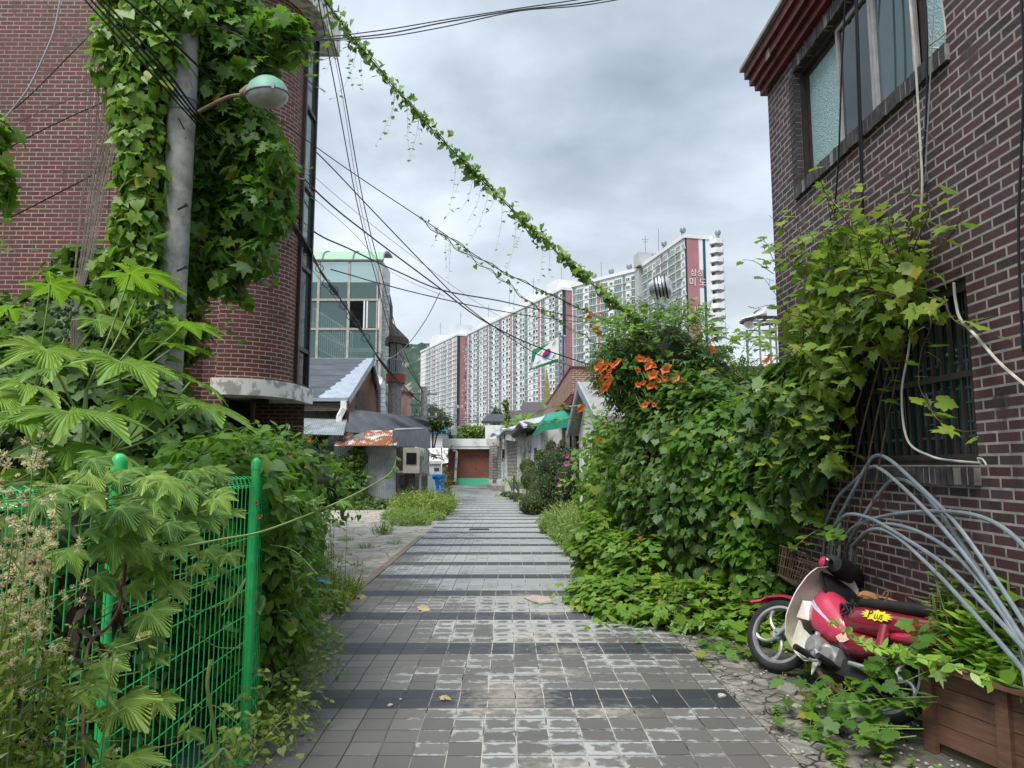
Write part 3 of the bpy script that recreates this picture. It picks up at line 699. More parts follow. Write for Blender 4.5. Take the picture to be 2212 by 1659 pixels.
# mountain far behind the apartments
def hill():
    m = NT('forested_hill'); v = m.coord('Object'); n = m.noise(0.045, v, 8, 0.7); n2 = m.noise(0.013, v, 4)
    col = m.ramp(n, [(0.35, (0.030, 0.055, 0.042)), (0.6, (0.058, 0.092, 0.066)), (0.75, (0.085, 0.12, 0.085))])
    vz = m.n('ShaderNodeTexVoronoi'); vz.inputs['Scale'].default_value = 0.05; m.link(v, vz.inputs['Vector'])
    col = m.mix(m.rng(m.math('ADD', n2, m.math('MULTIPLY', m.noise(0.06, v, 3), 0.4)), 0.76, 0.82), col, (0.34, 0.27, 0.24))
    return m.done(m.bsdf(col, 0.95, 0, m.bump(n, 1.0, 6.0), 0.1))
M['hill'] = hill()
g = MB(); P = []
r0 = random.Random(5)
ph = [r0.uniform(0, 6) for _ in range(12)]
for i in range(34):
    row = []
    for j in range(90):
        x = -420 + j * 7.5; t = i / 33; y = 560 + t * 420
        env = math.exp(-((x + 60) / 105) ** 2) * 118 + math.exp(-((x + 210) / 150) ** 2) * 70
        h = env * math.sin(min(1, t * 1.6) * math.pi / 2) - 4 + (5 * math.sin(x * .09 + ph[0] + i * .5) + 3 * math.sin(x * .23 + ph[1] - i) + 2.4 * r0.uniform(-1, 1)) * min(1, t * 3)
        row.append((x, y, max(h, -5)))
    P.append(row)
g.grid(P); mark(g.build('forested_mountain', M['hill'], smooth=True, weld=True), kind='structure')

M['lit_curtain'] = glass('pale_curtained_glass', (0.30, 0.36, 0.34), .2)
M['apt_pale'] = plain('apartment_pale_grey', (0.46, 0.48, 0.48), (0.38, 0.40, 0.40), 0.15, 0.85, 0)
# ================================================================ APARTMENT BLOCKS
def window_mesh(name, wd, ht, glassmat, framemat, rail=None, split=1, d=0.25):
    """window facing -Y in local space, origin at its centre on the wall plane"""
    b = MB(); f = 0.16
    b.face([(-wd / 2, -.06, -ht / 2), (wd / 2, -.06, -ht / 2), (wd / 2, -.06, ht / 2), (-wd / 2, -.06, ht / 2)], 0)
    b.box(-wd / 2, wd / 2, -.14, 0, ht / 2 - f / 2, ht / 2, 1); b.box(-wd / 2, wd / 2, -.14, 0, -ht / 2, -ht / 2 + f / 2, 1)
    b.box(-wd / 2, -wd / 2 + f / 2, -.14, 0, -ht / 2, ht / 2, 1); b.box(wd / 2 - f / 2, wd / 2, -.14, 0, -ht / 2, ht / 2, 1)
    for k in range(1, split + 1):
        x = -wd / 2 + wd * k / (split + 1); b.box(x - f / 3, x + f / 3, -.15, 0, -ht / 2, ht / 2, 1)
    if rail:
        b.box(-wd / 2 - .15, wd / 2 + .15, -.75, 0, -ht / 2 - .28, -ht / 2 - .08, 2)
        b.box(-wd / 2 - .15, wd / 2 + .15, -.75, -.70, -ht / 2 + .75, -ht / 2 + .82, 3); b.box(-wd / 2 - .15, wd / 2 + .15, -.74, -.71, -ht / 2 - .05, -ht / 2 + .05, 3)
        n = max(4, int(wd / .3))
        for k in range(n + 1):
            x = -wd / 2 - .13 + (wd + .26) * k / n; b.box(x - .035, x + .035, -.74, -.71, -ht / 2, -ht / 2 + .8, 3)
    return b
def copy_mesh_stuff(name, tmplMBs, mats, placements, origin, parent):
    """many windows of one facade too small to tell apart: one part"""
    out = MB()
    for k, (loc, ax) in placements:
        t = tmplMBs[k]; b = len(out.v); ca, sa = math.cos(ax), math.sin(ax)
        out.v += [(x * ca - y * sa + loc[0], x * sa + y * ca + loc[1], z + loc[2]) for x, y, z in t.v]
        out.f += [tuple(i + b for i in q) for q in t.f]; out.m += t.m; out.uv += t.uv
    o = out.build(name, mats, parent); o['kind'] = 'stuff'; return o

def facade(parent, P0, d, nrm, cols, floors, fh, ztop, tm, meshes, mats, near_n=100):
    """windows hung on a wall plane: P0 near top corner, d along the wall, nrm outward"""
    ang = math.atan2(nrm[0], -nrm[1])  # local -Y turned to nrm
    ang = math.atan2(nrm[1], nrm[0]) + math.pi / 2
    pl = []; u = 0
    for c in cols:
        kind, wd = c[0], c[1]
        if kind in tm:
            for f in range(floors):
                z = ztop - fh * (f + .55) - 0.6
                k = kind
                if kind == 'b' and r0.random() < .3: k = 'b2'
                if kind == 's' and r0.random() < .4: k = 's2'
                x = P0[0] + d[0] * (u + wd / 2); y = P0[1] + d[1] * (u + wd / 2)
                pl.append((k, (x + nrm[0] * .02, y + nrm[1] * .02, z)))
        u += wd
    ac = MB()
    for k, p in pl:
        if r0.random() < .30:
            q = Vector(p) + Vector((d[0], d[1], 0)) * r0.choice((-1.25, 1.2)) + Vector((nrm[0], nrm[1], 0)) * .25 + Vector((0, 0, -.9)); ac.obox(q, Vector((d[0], d[1], 0)) * .42, Vector((nrm[0], nrm[1], 0)) * .2, Vector((0, 0, .33)), 0)
    if ac.f: o = ac.build('air_conditioners', M['apt_pale'], parent); o['kind'] = 'stuff'
    cs = [(math.hypot(p[0], p[1]) - p[2] * .15, k, p) for k, p in pl]
    cs.sort(key=lambda q: q[0])
    for i, (dd, k, p) in enumerate(cs[:near_n]):
        o = bpy.data.objects.new('window', meshes[k]); COL.objects.link(o); o.parent = parent
        o.location = Vector(p) - wloc(parent); o.rotation_euler = (0, 0, ang)
    if len(cs) > near_n:
        copy_mesh_stuff('window_rows', {k: v for k, v in tm.items()}, mats, [(k, (p, ang)) for dd, k, p in cs[near_n:]], None, parent)
    return u

wm = [M['g_teal'], M['apt_white'], M['apt_white'], M['apt_grey']]
def mk_meshes(defs):
    tm = {}; me = {}
    for k, a in defs.items():
        mb, mats = a; tm[k] = mb; 
        o = mb.build('window', mats); me[k] = o.data; bpy.data.objects.remove(o)
    return tm, me
def block(name, label, corner, dr, nrm, length, depth, H, cols, floors, fh, defs, end_cols, extra=None):
    root = thing(name, label, 'apartment block', (corner[0], corner[1], 0))
    d = Vector((dr[0], dr[1], 0)).normalized(); n = Vector((nrm[0], nrm[1], 0)).normalized(); c = Vector((corner[0], corner[1], 0))
    b = MB(); q = [c, c + d * length, c + d * length - n * depth, c - n * depth]
    b.prism([(p.x, p.y) for p in q], 0, H); b.build('wall', M['apt_white'], root)
    # parapet
    b = MB(); q2 = [c + n * .5 - d * .4, c + d * (length + .4) + n * .5, c + d * (length + .4) - n * (depth + .4), c - n * (depth + .4) - d * .4]
    b.prism([(p.x, p.y) for p in q2], H, H + 1.1); b.build('roof', M['apt_white'], root)
    # coloured stripes on the long wall
    u = 0; st = {'p': MB(), 'g': MB()}
    for cc in cols:
        k, wd = cc[0], cc[1]; key = cc[2] if len(cc) > 2 else k
        if key in st:
            p = c + d * (u + wd / 2) + n * .03; st[key].obox((p.x, p.y, H / 2), d * wd / 2, n * .06, Vector((0, 0, H / 2 - .3)))
        u += wd
    if st['p'].f: st['p'].build('pink_stripe', M['pink_paint'], root)
    if st['g'].f: st['g'].build('grey_stripe', M['apt_grey'], root)
    # floor bands
    b = MB()
    for f in range(floors + 1):
        z = H - fh * f - .25; p = c + d * length / 2 + n * .06
        b.obox((p.x, p.y, z), d * length / 2, n * .10, Vector((0, 0, .09)))
    b.build('floor_bands', M['apt_white'], root)
    tm, me = mk_meshes({k: (window_mesh('w', *v[0]), v[1]) for k, v in defs.items()})
    matsall = next(iter(defs.values()))[1]
    # use a shared material list for the merged rows
    allm = []; rem = {}
    for k in tm:
        loc = []
        for m in defs[k][1]:
            if m not in allm: allm.append(m)
            loc.append(allm.index(m))
        t2 = MB(); t2.v = tm[k].v; t2.f = tm[k].f; t2.uv = tm[k].uv; t2.m = [loc[i] for i in tm[k].m]; rem[k] = t2
    facade(root, c, d, n, cols, floors, fh, H, rem, me, allm)
    # end wall facing the camera
    e = -n; pos = 0; A = c - d * .05
    for key, wd, m_, nm in end_cols:
        b = MB(); p = A + e * (pos + wd / 2); b.obox((p.x, p.y, H / 2 + .2), e * wd / 2, d * .12, Vector((0, 0, H / 2 + .2))); b.build(nm, M[m_], root); pos += wd
    return root, c, d, n
r0 = random.Random(9)
D1 = {'b': ((3.2, 1.75, None, None, True, 3), [M['g_teal'], M['apt_white'], M['apt_white'], M['apt_grey']]),
      'b2': ((3.2, 1.75, None, None, True, 3), [M['g_mid'], M['apt_white'], M['apt_white'], M['apt_grey']]),
      's': ((1.5, 1.2, None, None, None, 1), [M['g_mid'], M['apt_white']]), 's2': ((1.3, 1.0, None, None, None, 1), [M['g_dark'], M['apt_white']])}
# near wing of the right block, pink end wall with lettering
rt, c, d, n = block('apartment_block', 'apartment block with white zigzag fire stairs and a pink end wall carrying white lettering', (50.9, 198), (-6.2, 30), (-.97, -.2), 31, 8.2, 66.5,
    [('s', 2.2), ('b', 4), ('b', 4), ('g', 1.2, 'g'), ('b', 4), ('p', 1.3, 'p'), ('b', 4), ('s', 2.2), ('b', 4), ('b', 4)], 23, 2.72, D1,
    [('navy', .5, 'apt_navy', 'dark_edge'), ('pink', 3.7, 'pink_paint', 'pink_panel'), ('w', 1.26, 'apt_white', 'white_panel'), ('blue', .85, 'apt_blue', 'blue_stripe'), ('w', 1.7, 'apt_white', 'end_wall')])
e = -n; A = c - d * .22
def on_end(u, z): return (A.x + e.x * u, A.y + e.y * u, z)
lw = M['white_wall']
fp = MB(); p = A + e * 4.8; fp.obox((p.x, p.y, 54.8), e * .64, d * .05, Vector((0, 0, 2.6))); fp.build('pink_patch', M['pink_paint'], rt)
A = c - d * .34
lettering('삼성', 2.2, on_end(3.3, 56.3), e, (0, 0, 1), lw, rt)
lettering('미 도', 2.6, on_end(3.5, 53.5), e, (0, 0, 1), lw, rt)
lettering('101', 2.3, on_end(3.6, 45.8), e, (0, 0, 1), lw, rt)
# outdoor stair: open zigzag balconies
st = MB(); core = MB()
for i in range(25):
    z = 66.5 - i * 2.72
    a0 = c + e * 7.6; q = [a0 - d * .4 + e * 0, a0 - d * 1.9 + e * 1.2, a0 - d * 1.9 + e * 3.2, a0 - d * .2 + e * 4.4, a0 + d * 3 + e * 4.4, a0 + d * 3]
    st.prism([(v.x, v.y) for v in q], z - 1.35, z + .1)
core.prism([((c + e * u + d * v).x, (c + e * u + d * v).y) for u, v in ((8.0, 2.6), (11.5, 2.6), (11.5, 9), (8.0, 9))], 0, 66)
for i in range(25):
    z = 66.5 - i * 2.72; a0 = c + e * 9.4
    core.obox((a0.x, a0.y, z - 1.9), e * .5, d * 1.4, Vector((0, 0, .9)))
st.build('stair_balconies', M['apt_white'], rt); core.build('stair_core', M['apt_grey'], rt)
def vent(root, p, s=1.0):
    b = MB(); b.lathe([(.55 * s, 0), (.55 * s, 1.0 * s), (.9 * s, 1.2 * s), (1.05 * s, 1.9 * s), (.8 * s, 2.6 * s), (.2 * s, 2.9 * s)], p, k=12); b.build('roof_vent', M['steel'], root, smooth=True)
def mast(root, p, h, arms=2):
    b = MB(); p = Vector(p); b.tube([p, p + Vector((0, 0, h))], .12, 5)
    for i in range(arms): z = h * (.8 - .12 * i); b.tube([p + Vector((-1.2 + .3 * i, 0, z)), p + Vector((1.2 - .3 * i, 0, z))], .09, 4)
    b.build('aerial', M['steel'], root)
for u, v in ((0, -1), (11, -1), (0, -14)): 
    q = c + d * abs(v) + e * u; vent(rt, (q.x, q.y, 67.6), .85)
q = c + d * 26 + e * 2; vent(rt, (q.x, q.y, 67.6), .85)
# lift tower between the wings
b = MB(); q = c + d * 32.5 + e * 2.2; b.obox((q.x, q.y, 69.2), e * 3.9, d * 2.2, Vector((0, 0, 2.2))); b.build('lift_head', M['apt_pale'], rt)
b = MB(); b.obox((q.x - 2.0, q.y + 1, 33), e * 1.5, d * 1.8, Vector((0, 0, 33.5))); b.build('lift_tower', M['apt_pale'], rt)
mast(rt, (q.x - .5, q.y, 71.3), 6.5); mast(rt, (q.x + 4, q.y, 71.3), 9, 0)
# far wing (its own building behind the lift tower)
rt2, c, d, n = block('apartment_block', 'white apartment wing left of the lift tower with teal balcony windows and rooftop vents', (44.4, 232.5), (-13.4, 15), (-.745, -.667), 31, 13, 66.5,
    [('b', 4), ('s', 2.2), ('g', 1.2, 'g'), ('b', 4), ('s', 2.2), ('b', 4), ('p', 1.4, 'p'), ('b', 4), ('s', 2.2), ('b', 4), ('g', 1.4, 'g')], 23, 2.72, D1, [('w', 3, 'apt_white', 'end_wall')])
for u in (6, 14, 22): q = c + d * u - n * 2; vent(rt2, (q.x, q.y, 67.6), 1.0)
q = c + d * 8 - n * 5; mast(rt2, (q.x - 9, q.y + 8, 67.5), 7, 0)
D2 = {'b': ((1.9, 1.5, None, None, None, 1), [M['g_teal'], M['apt_grey']]), 'b2': ((1.9, 1.5, None, None, None, 1), [M['g_dark'], M['apt_grey']]),
      's': ((1.15, 1.0, None, None, None, 1), [M['g_dark'], M['iron']]), 's2': ((1.15, 1.0, None, None, None, 1), [M['g_mid'], M['apt_white']]),
      'l': ((1.9, 1.3, None, None, True, 1), [M['g_dark'], M['apt_white'], M['apt_white'], M['apt_white']])}
unit = [('s', 1.9), ('w', 1.5), ('b', 3.2, 'g'), ('s', 2.4), ('b', 2.8), ('w', 2.1), ('s', 1.9), ('b', 3.3, 'g'), ('w', 1.3), ('p', 1.7, 'p'), ('s', 2.2), ('b', 3.1), ('w', 1.8)]
rt3, c, d, n = block('apartment_block', 'longest apartment slab in the middle with hundreds of small windows and thin pink stripes', (21.8, 277), (-43.4, 100), (-.917, -.398), 109, 12, 71,
    (unit * 4)[:51], 27, 2.63, D2, [('navy', 1.4, 'apt_navy', 'dark_edge'), ('pink', 10.6, 'pink_paint', 'pink_panel')])
e = -n; A = c - d * .3
lettering('미 도', 2.6, on_end(5.2, 58.4), e, (0, 0, 1), lw, rt3)
for u in (10, 37, 64, 91):
    b = MB(); q = c + d * u - n * 5; b.obox((q.x, q.y, 73.5), n * 4.5, d * 5, Vector((0, 0, 3.2))); b.build('roof_house', M['apt_white'], rt3)
    mast(rt3, (q.x, q.y, 76.5), 7 + (u % 5), u % 2 * 2)
rt4, c, d, n = block('apartment_block', 'leftmost apartment slab beside the hill with a pink end wall and white balcony rails', (-28.7, 400), (-27.7, 61), (-.91, -.414), 68, 12, 75,
    [('l', 3), ('l', 3), ('w', 1.5), ('l', 3), ('p', 1.8, 'p'), ('l', 3), ('s', 2), ('l', 3), ('g', 1.6, 'g'), ('l', 3), ('l', 3), ('w', 1.5)] * 2, 28, 2.65, D2, [('navy', 1.8, 'apt_navy', 'dark_edge'), ('pink', 10.2, 'pink_paint', 'pink_panel')])
e = -n; A = c - d * .3
lettering('삼', 2.6, on_end(5.6, 64.6), e, (0, 0, 1), lw, rt4)
lettering('미', 3.0, on_end(5.0, 61.4), e, (0, 0, 1), lw, rt4)
lettering('103', 2.6, on_end(5.8, 51.8), e, (0, 0, 1), M['apt_navy'], rt4)
for u in (8, 44):
    b = MB(); q = c + d * u - n * 5; b.obox((q.x, q.y, 78.5), n * 5, d * 6, Vector((0, 0, 3.6))); b.build('roof_house', M['apt_white'], rt4)
    mast(rt4, (q.x, q.y, 82), 9, 2)

# ================================================================ RIGHT BRICK BUILDING (near)
XR = 2.9
rb = thing('brick_building', 'dark purple brick house on the right with a red stepped eave and barred lower window', 'building', (4.9, 4.5, 0))
b = MB(); ys = [-.6, 4.40, 6.80, 7.5]; T_ = .12
def wallrect(y0, y1, z0, z1): b.box(XR, XR + T_, y0, y1, z0, z1, 0)
def wpanel(y0, y1, z0, z1): b.face([(XR, y1, z0), (XR, y0, z0), (XR, y0, z1), (XR, y1, z1)], 0)
UW = (4.40, 6.80, 4.44, 5.64); LW = (4.38, 6.36, 1.68, 2.87)
wpanel(-.6, 4.38, 0, 6.1); wpanel(6.80, 7.5, 0, 6.1); wpanel(4.38, 6.80, 0, LW[2]); wpanel(LW[1], 6.80, LW[2], LW[3]); wpanel(4.38, 6.80, LW[3], UW[2]); wpanel(4.38, 4.40, UW[2], UW[3]); wpanel(4.38, 6.80, UW[3], 6.1)
for (y0, y1, z0, z1) in (UW, LW):   # reveals
    b.face([(XR, y0, z0), (XR + .2, y0, z0), (XR + .2, y0, z1), (XR, y0, z1)]); b.face([(XR + .2, y1, z0), (XR, y1, z0), (XR, y1, z1), (XR + .2, y1, z1)])
    b.face([(XR, y0, z1), (XR + .2, y0, z1), (XR + .2, y1, z1), (XR, y1, z1)]); b.face([(XR, y0, z0), (XR, y1, z0), (XR + .2, y1, z0), (XR + .2, y0, z0)])
b.face([(7.5, 7.5, 0), (XR, 7.5, 0), (XR, 7.5, 6.1), (7.5, 7.5, 6.1)]); b.face([(7.5, -.6, 0), (7.5, 7.5, 0), (7.5, 7.5, 6.1), (7.5, -.6, 6.1)]); b.face([(XR, -.6, 0), (7.5, -.6, 0), (7.5, -.6, 6.1), (XR, -.6, 6.1)])
b.face([(XR, -.6, 6.1), (7.5, -.6, 6.1), (7.5, 7.5, 6.1), (XR, 7.5, 6.1)])
b.build('wall', M['brick_right'], rb)
# eaves
ev = MB()
for x0, z0, z1, y1 in ((2.84, 5.80, 5.88, 7.56), (2.795, 5.88, 5.96, 7.60), (2.75, 5.96, 6.06, 7.64), (2.71, 6.06, 6.17, 7.68)): ev.box(x0, 7.6, -.7, y1, z0, z1)
eo = ev.build('eave', M['eave_red'], rb, bevel=.006)
b = MB(); b.box(2.67, 7.7, -.8, 7.72, 6.17, 6.21); b.build('roof', M['concrete'], rb)
b = MB(); rr = random.Random(2)
for y, z in ((6.05, 6.02), (5.45, 6.05), (7.0, 5.99)): b.box(2.743, 2.752, y, y + .10, z - .05, z + .05)
b.build('peeled_patch', M['concrete'], rb)
def soldier(parent, y0, y1, z0, h, out=.035, name='sill'):
    s = MB(); y = y0; rr = random.Random(4)
    while y < y1 - .03:
        o = out + rr.uniform(-.006, .006); s.box(XR - o, XR + .1, y + .007, min(y + .060, y1), z0 + rr.uniform(-.004, .004), z0 + h); y += .067
    s.box(XR - out + .005, XR + .09, y0, y1, z0 + .006, z0 + h - .006, 1)
    return s.build(name, [M['brick_dark'], M['mortar']], parent)
def frame_yz(mb, x0, x1, y0, y1, z0, z1, t, m=0):
    mb.box(x0, x1, y0, y1, z1 - t, z1, m); mb.box(x0, x1, y0, y1, z0, z0 + t, m); mb.box(x0, x1, y0, y0 + t, z0 + t, z1 - t, m); mb.box(x0, x1, y1 - t, y1, z0 + t, z1 - t, m)
# upper window
y0, y1, z0, z1 = UW
fr = MB(); frame_yz(fr, XR + .06, XR + .14, y0, y1, z0, z1, .045); wf = fr.build('window', M['iron'], rb, bevel=.004)
soldier(wf, y0 - .03, y1 + .06, z0 - .125, .125); soldier(wf, y0, y1, z1, .115, .012, 'lintel')
sd = MB(); z = z0; sd.box(XR - .006, XR + .09, y1 - .003, y1 + .09, z0 + .01, z1 - .01, 1)
while z < z1: sd.box(XR - .014, XR + .055, y1 - .007, y1 + .095, z + .006, z + .06); z += .067
sd.build('jamb_bricks', [M['brick_dark'], M['mortar']], wf)
bd = [6.76, 6.03, 5.42, 4.84, 4.44]; gm = ['g_frost', 'g_dark', 'g_mid', 'g_frost']
for i in range(4):
    a, c_ = bd[i + 1], bd[i]; o = XR + (.085 if i in (1, 2) else .125)
    s = MB(); frame_yz(s, o - .02, o + .012, a + .004, c_ - .004, z0 + .045, z1 - .045, .04); so_ = s.build('window_sash', M['alu'] if i in (1, 2) else M['iron'], wf, bevel=.003)
    s = MB(); s.face([(o, c_, z0 + .05), (o, a, z0 + .05), (o, a, z1 - .05), (o, c_, z1 - .05)]); pn = s.build('pane', M[gm[i]], so_.parent)
cu = NT('pale_curtain'); wv = cu.n('ShaderNodeTexWave'); wv.inputs['Scale'].default_value = 4; wv.inputs['Distortion'].default_value = 4; cu.link(cu.coord('Object'), wv.inputs['Vector'])
M['curtain'] = cu.done(cu.bsdf((0.30, 0.31, 0.31), 0.9, 0, cu.bump(wv.outputs[1], .7, .03)))
# lower window: glass, leaded film squares, bars
y0, y1, z0, z1 = LW
fr = MB(); frame_yz(fr, XR + .03, XR + .16, y0, y1, z0, z1, .04); wf = fr.build('window', M['iron'], rb, bevel=.004)
soldier(wf, y0 - .01, y1 + .1, z0 - .13, .12, .045)
s = MB(); s.face([(XR + .15, y1, z0), (XR + .15, y0, z0), (XR + .15, y0, z1), (XR + .15, y1, z1)]); s.build('pane', M['g_green'], wf)
s = MB()
for k in range(4):
    yy = y0 + .12 + k * .45
    for zz in (1.86, 2.36):
        frame_yz(s, XR + .140, XR + .146, yy, yy + .30, zz, zz + .34, .018); frame_yz(s, XR + .140, XR + .146, yy + .09, yy + .21, zz + .10, zz + .24, .012); s.box(XR + .141, XR + .145, yy + .145, yy + .155, zz, zz + .5)
s.build('pane_pattern', plain('pale_film_lines', (0.13, 0.21, 0.20), None, 3, 0.6, 0), wf)
s = MB()
n_ = 19
for k in range(n_): yy = y0 + .07 + k * (y1 - y0 - .14) / (n_ - 1); s.box(XR + .035, XR + .055, yy - .011, yy + .011, z0 + .03, z1 - .03)
for zz in (z0 + .05, 2.26, z1 - .06): s.box(XR + .022, XR + .036, y0 + .02, y1 - .02, zz - .02, zz + .02)
s.build('window_bars', M['iron'], wf)
s = MB(); s.box(XR + .3, XR + .32, UW[0] - .1, UW[1] + .1, UW[2] - .1, UW[3] + .1); s.build('curtain', M['curtain'], rb)

# ================================================================ LEFT BRICK BUILDING with rounded bay
lb = thing('brick_building', 'dark red brick building on the left with a rounded bay over a white slab', 'building', (-6, 12, 0))
A_ = (-5.55, 10.15); B_ = (-4.72, 10.95)
b = MB(); H = 9.6
def vwall(mb, pts, z0, z1, m=0, u0=0):
    u = u0
    for i in range(len(pts) - 1):
        a, c_ = pts[i], pts[i + 1]; l = math.hypot(c_[0] - a[0], c_[1] - a[1])
        mb.face([(a[0], a[1], z0), (c_[0], c_[1], z0), (c_[0], c_[1], z1), (a[0], a[1], z1)], m, [(u, z0), (u + l, z0), (u + l, z1), (u, z1)]); u += l
bayc = (-4.35, 11.45); ba, bb = .88, .88
arc = [(bayc[0] + ba * math.sin(t), bayc[1] - bb * math.cos(t)) for t in [R(90) * i / 24 for i in range(25)]]
base_line = [(-13, 10.15), A_, B_, (-4.35, 10.95)]
vwall(b, base_line[:-1] + [(-4.38, 10.95)], 0, 2.95)
vwall(b, base_line, 2.95, H)
vwall(b, [(-4.35, 10.95), arc[0]], 2.95, H)
vwall(b, arc, 2.95, H)
vwall(b, [(-4.38, 10.95), (-4.38, 11.2)], 0, 2.95); vwall(b, [(-4.0, 11.24), (-4.5, 12.3)], 0, 2.72)
vwall(b, [arc[-1], (arc[-1][0], 11.5)], 2.95, H)
b.face([(x, y, H) for x, y in base_line[:-1] + arc + [(-3.47, 12.15), (-4.6, 12.15), (-5.4, 16), (-13, 16)]])
vwall(b, [(-3.47, 12.15), (-4.6, 12.15), (-5.4, 16), (-13, 16)], 0, H)
b.build('wall', M['brick_left'], lb)
# bay slab
sp_ = [(bayc[0] - .06, 10.5)] + [(bayc[0] + (ba + .08) * math.sin(t), bayc[1] - (bb + .08) * math.cos(t)) for t in [R(90) * i / 16 for i in range(17)]] + [(-3.36, 12.25), (bayc[0] - .06, 12.25)]
b = MB(); b.prism(sp_, 2.72, 2.97); b.build('bay_slab', M['peel_white'], lb)
b = MB(); b.lathe([(.14, 2.66), (.15, 2.72)], (-3.95, 11.3, 0), k=16); b.build('ceiling_lamp', M['dark'], lb)
rp = [(bayc[0] - .3, 10.2)] + [(bayc[0] + (ba + .3) * math.sin(t), bayc[1] - (bb + .3) * math.cos(t)) for t in [R(90) * i / 16 for i in range(17)]] + [(-3.15, 12.6), (-4.65, 12.6)]
b = MB(); b.prism(rp, 9.3, 9.9); b.build('roof_slab', M['peel_white'], lb)
# strip window on the alley side of the bay
wz = [2.98, 3.6, 5.0, 6.4, 7.8, 9.3]
fr = MB(); yA, yB = 11.5, 12.14; X_ = -3.47
for z in wz: fr.box(X_ - .05, X_ + .05, yA, yB, z - .035, z + .035)
for y in (yA, yB): fr.box(X_ - .05, X_ + .06, y - .03, y + .03, 2.97, 9.32)
wo = fr.build('bay_window', M['iron'], lb)
for i in range(5):
    s = MB(); s.face([(X_ + .01, yA, wz[i] + .03), (X_ + .01, yB, wz[i] + .03), (X_ + .01, yB, wz[i + 1] - .03), (X_ + .01, yA, wz[i + 1] - .03)]); s.build('pane', M['g_mid'] if i != 0 else M['g_dark'], wo)
# ground floor shop window under the bay
s = MB(); s.box(-4.38, -4.02, 11.2, 11.24, .2, 2.7, 0); s.box(-4.04, -3.99, 11.17, 11.27, 0, 2.72, 1); s.box(-4.38, -3.99, 11.18, 11.26, 2.1, 2.17, 1); s.build('ground_window', [M['g_dark'], M['iron']], lb)

# ================================================================ GLASS STAIR BUILDING
gb = thing('glass_stair_building', 'tall glazed stairwell building with a green vaulted roof light', 'building', (-14, 42, 0))
gx1 = at(822, 700, 40).x; gx0 = gx1 - 9.0; gy = 40.0
def zz(y, Y=40): return at(825, y, Y).z
ztop = zz(563); z_rows = [zz(563), zz(648), zz(711), zz(776), zz(842), 3.0, 1.0]
b = MB(); b.box(gx0, gx1 - .1, gy + 2.6, gy + 3.4, 0, ztop - .6); b.build('wall', M['wall_dim_brick'], gb)
fr = MB(); xs = [gx1 - 8.8, gx1 - 4.55, gx1 - 2.3 - 2.15 + .0, gx1 - 2.2, gx1]
xcols = [gx0, at(668, 700, 40).x, at(686, 700, 40).x, at(752, 700, 40).x, gx1]
for x in xcols: fr.box(x - .07, x + .07, gy - .06, gy + .06, 0, ztop)
for z in z_rows: fr.box(gx0, gx1, gy - .055, gy + .055, z - .06, z + .06)
for x in (gx1 - .22,): fr.box(x - .04, x + .04, gy - .04, gy + .04, 0, ztop)
fo = fr.build('glazing_frame', plain('cream_frame', (0.46, 0.42, 0.38), (0.34, 0.30, 0.27), 3, 0.6, 0), gb)
gl = NT('green_stair_glass'); pr = gl.bsdf((0.14, 0.24, 0.225), 0.04, 0, None, 0.9); tr = gl.n('ShaderNodeBsdfTransparent'); tr.inputs[0].default_value = (0.68, 0.84, 0.80, 1)
mx = gl.n('ShaderNodeMixShader'); mx.inputs[0].default_value = 0.52; gl.link(tr.outputs[0], mx.inputs[1]); gl.link(pr, mx.inputs[2]); M['stair_glass'] = gl.done(mx.outputs[0])
for i in range(len(xcols) - 1):
    for j in range(len(z_rows) - 1):
        if i == 3 and j == 1: continue
        s = MB(); s.face([(xcols[i] + .05, gy, z_rows[j + 1] + .05), (xcols[i + 1] - .05, gy, z_rows[j + 1] + .05), (xcols[i + 1] - .05, gy, z_rows[j] - .05), (xcols[i] + .05, gy, z_rows[j] - .05)]); s.build('pane', M['stair_glass'], fo)
# the slid-open window of the right column
s = MB(); a = xcols[3] + .9; s.box(a, xcols[4] - .1, gy - .02, gy, z_rows[2] + .1, z_rows[1] - .1, 1)
for x in (a, (a + xcols[4]) / 2 - .3, xcols[4] - .1): s.box(x - .04, x + .04, gy - .05, gy + .03, z_rows[2] + .05, z_rows[1] - .05, 0)
s.build('sliding_window', [M['apt_white'], M['g_mid']], gb)
# side glazing and post
s = MB(); s.box(gx1 - .06, gx1 + .06, gy, gy + 2.6, 0, ztop, 0); s.build('side_wall', M['g_mid'], gb)
# vaulted canopy
cp = MB(); P = []
for i in range(9):
    t = R(90) * i / 8; P.append([(gx0 - .3, gy + 2.9 - 3.0 * math.cos(t), ztop + 1.05 * math.sin(t)), (gx1 + .12, gy + 2.9 - 3.0 * math.cos(t), ztop + 1.05 * math.sin(t))])
cg = NT('green_polycarbonate'); M['canopy'] = cg.done(cg.bsdf((0.24, 0.40, 0.24), 0.35)); cp.grid(P, 0, (0, 0, -.04)); 
co = cp.build('vaulted_canopy', M['canopy'], gb)
rb_ = MB()
for k in range(6):
    x = gx1 + .1 - k * 1.75; rb_.tube([(x, gy + 2.9 - 3.03 * math.cos(R(90) * i / 8), ztop + .02 + 1.06 * math.sin(R(90) * i / 8)) for i in range(9)], .05, 5)
rb_.tube([(gx0, gy - .1, ztop), (gx1 + .1, gy - .1, ztop)], .07, 5); rb_.build('canopy_rib', M['steel'], co)
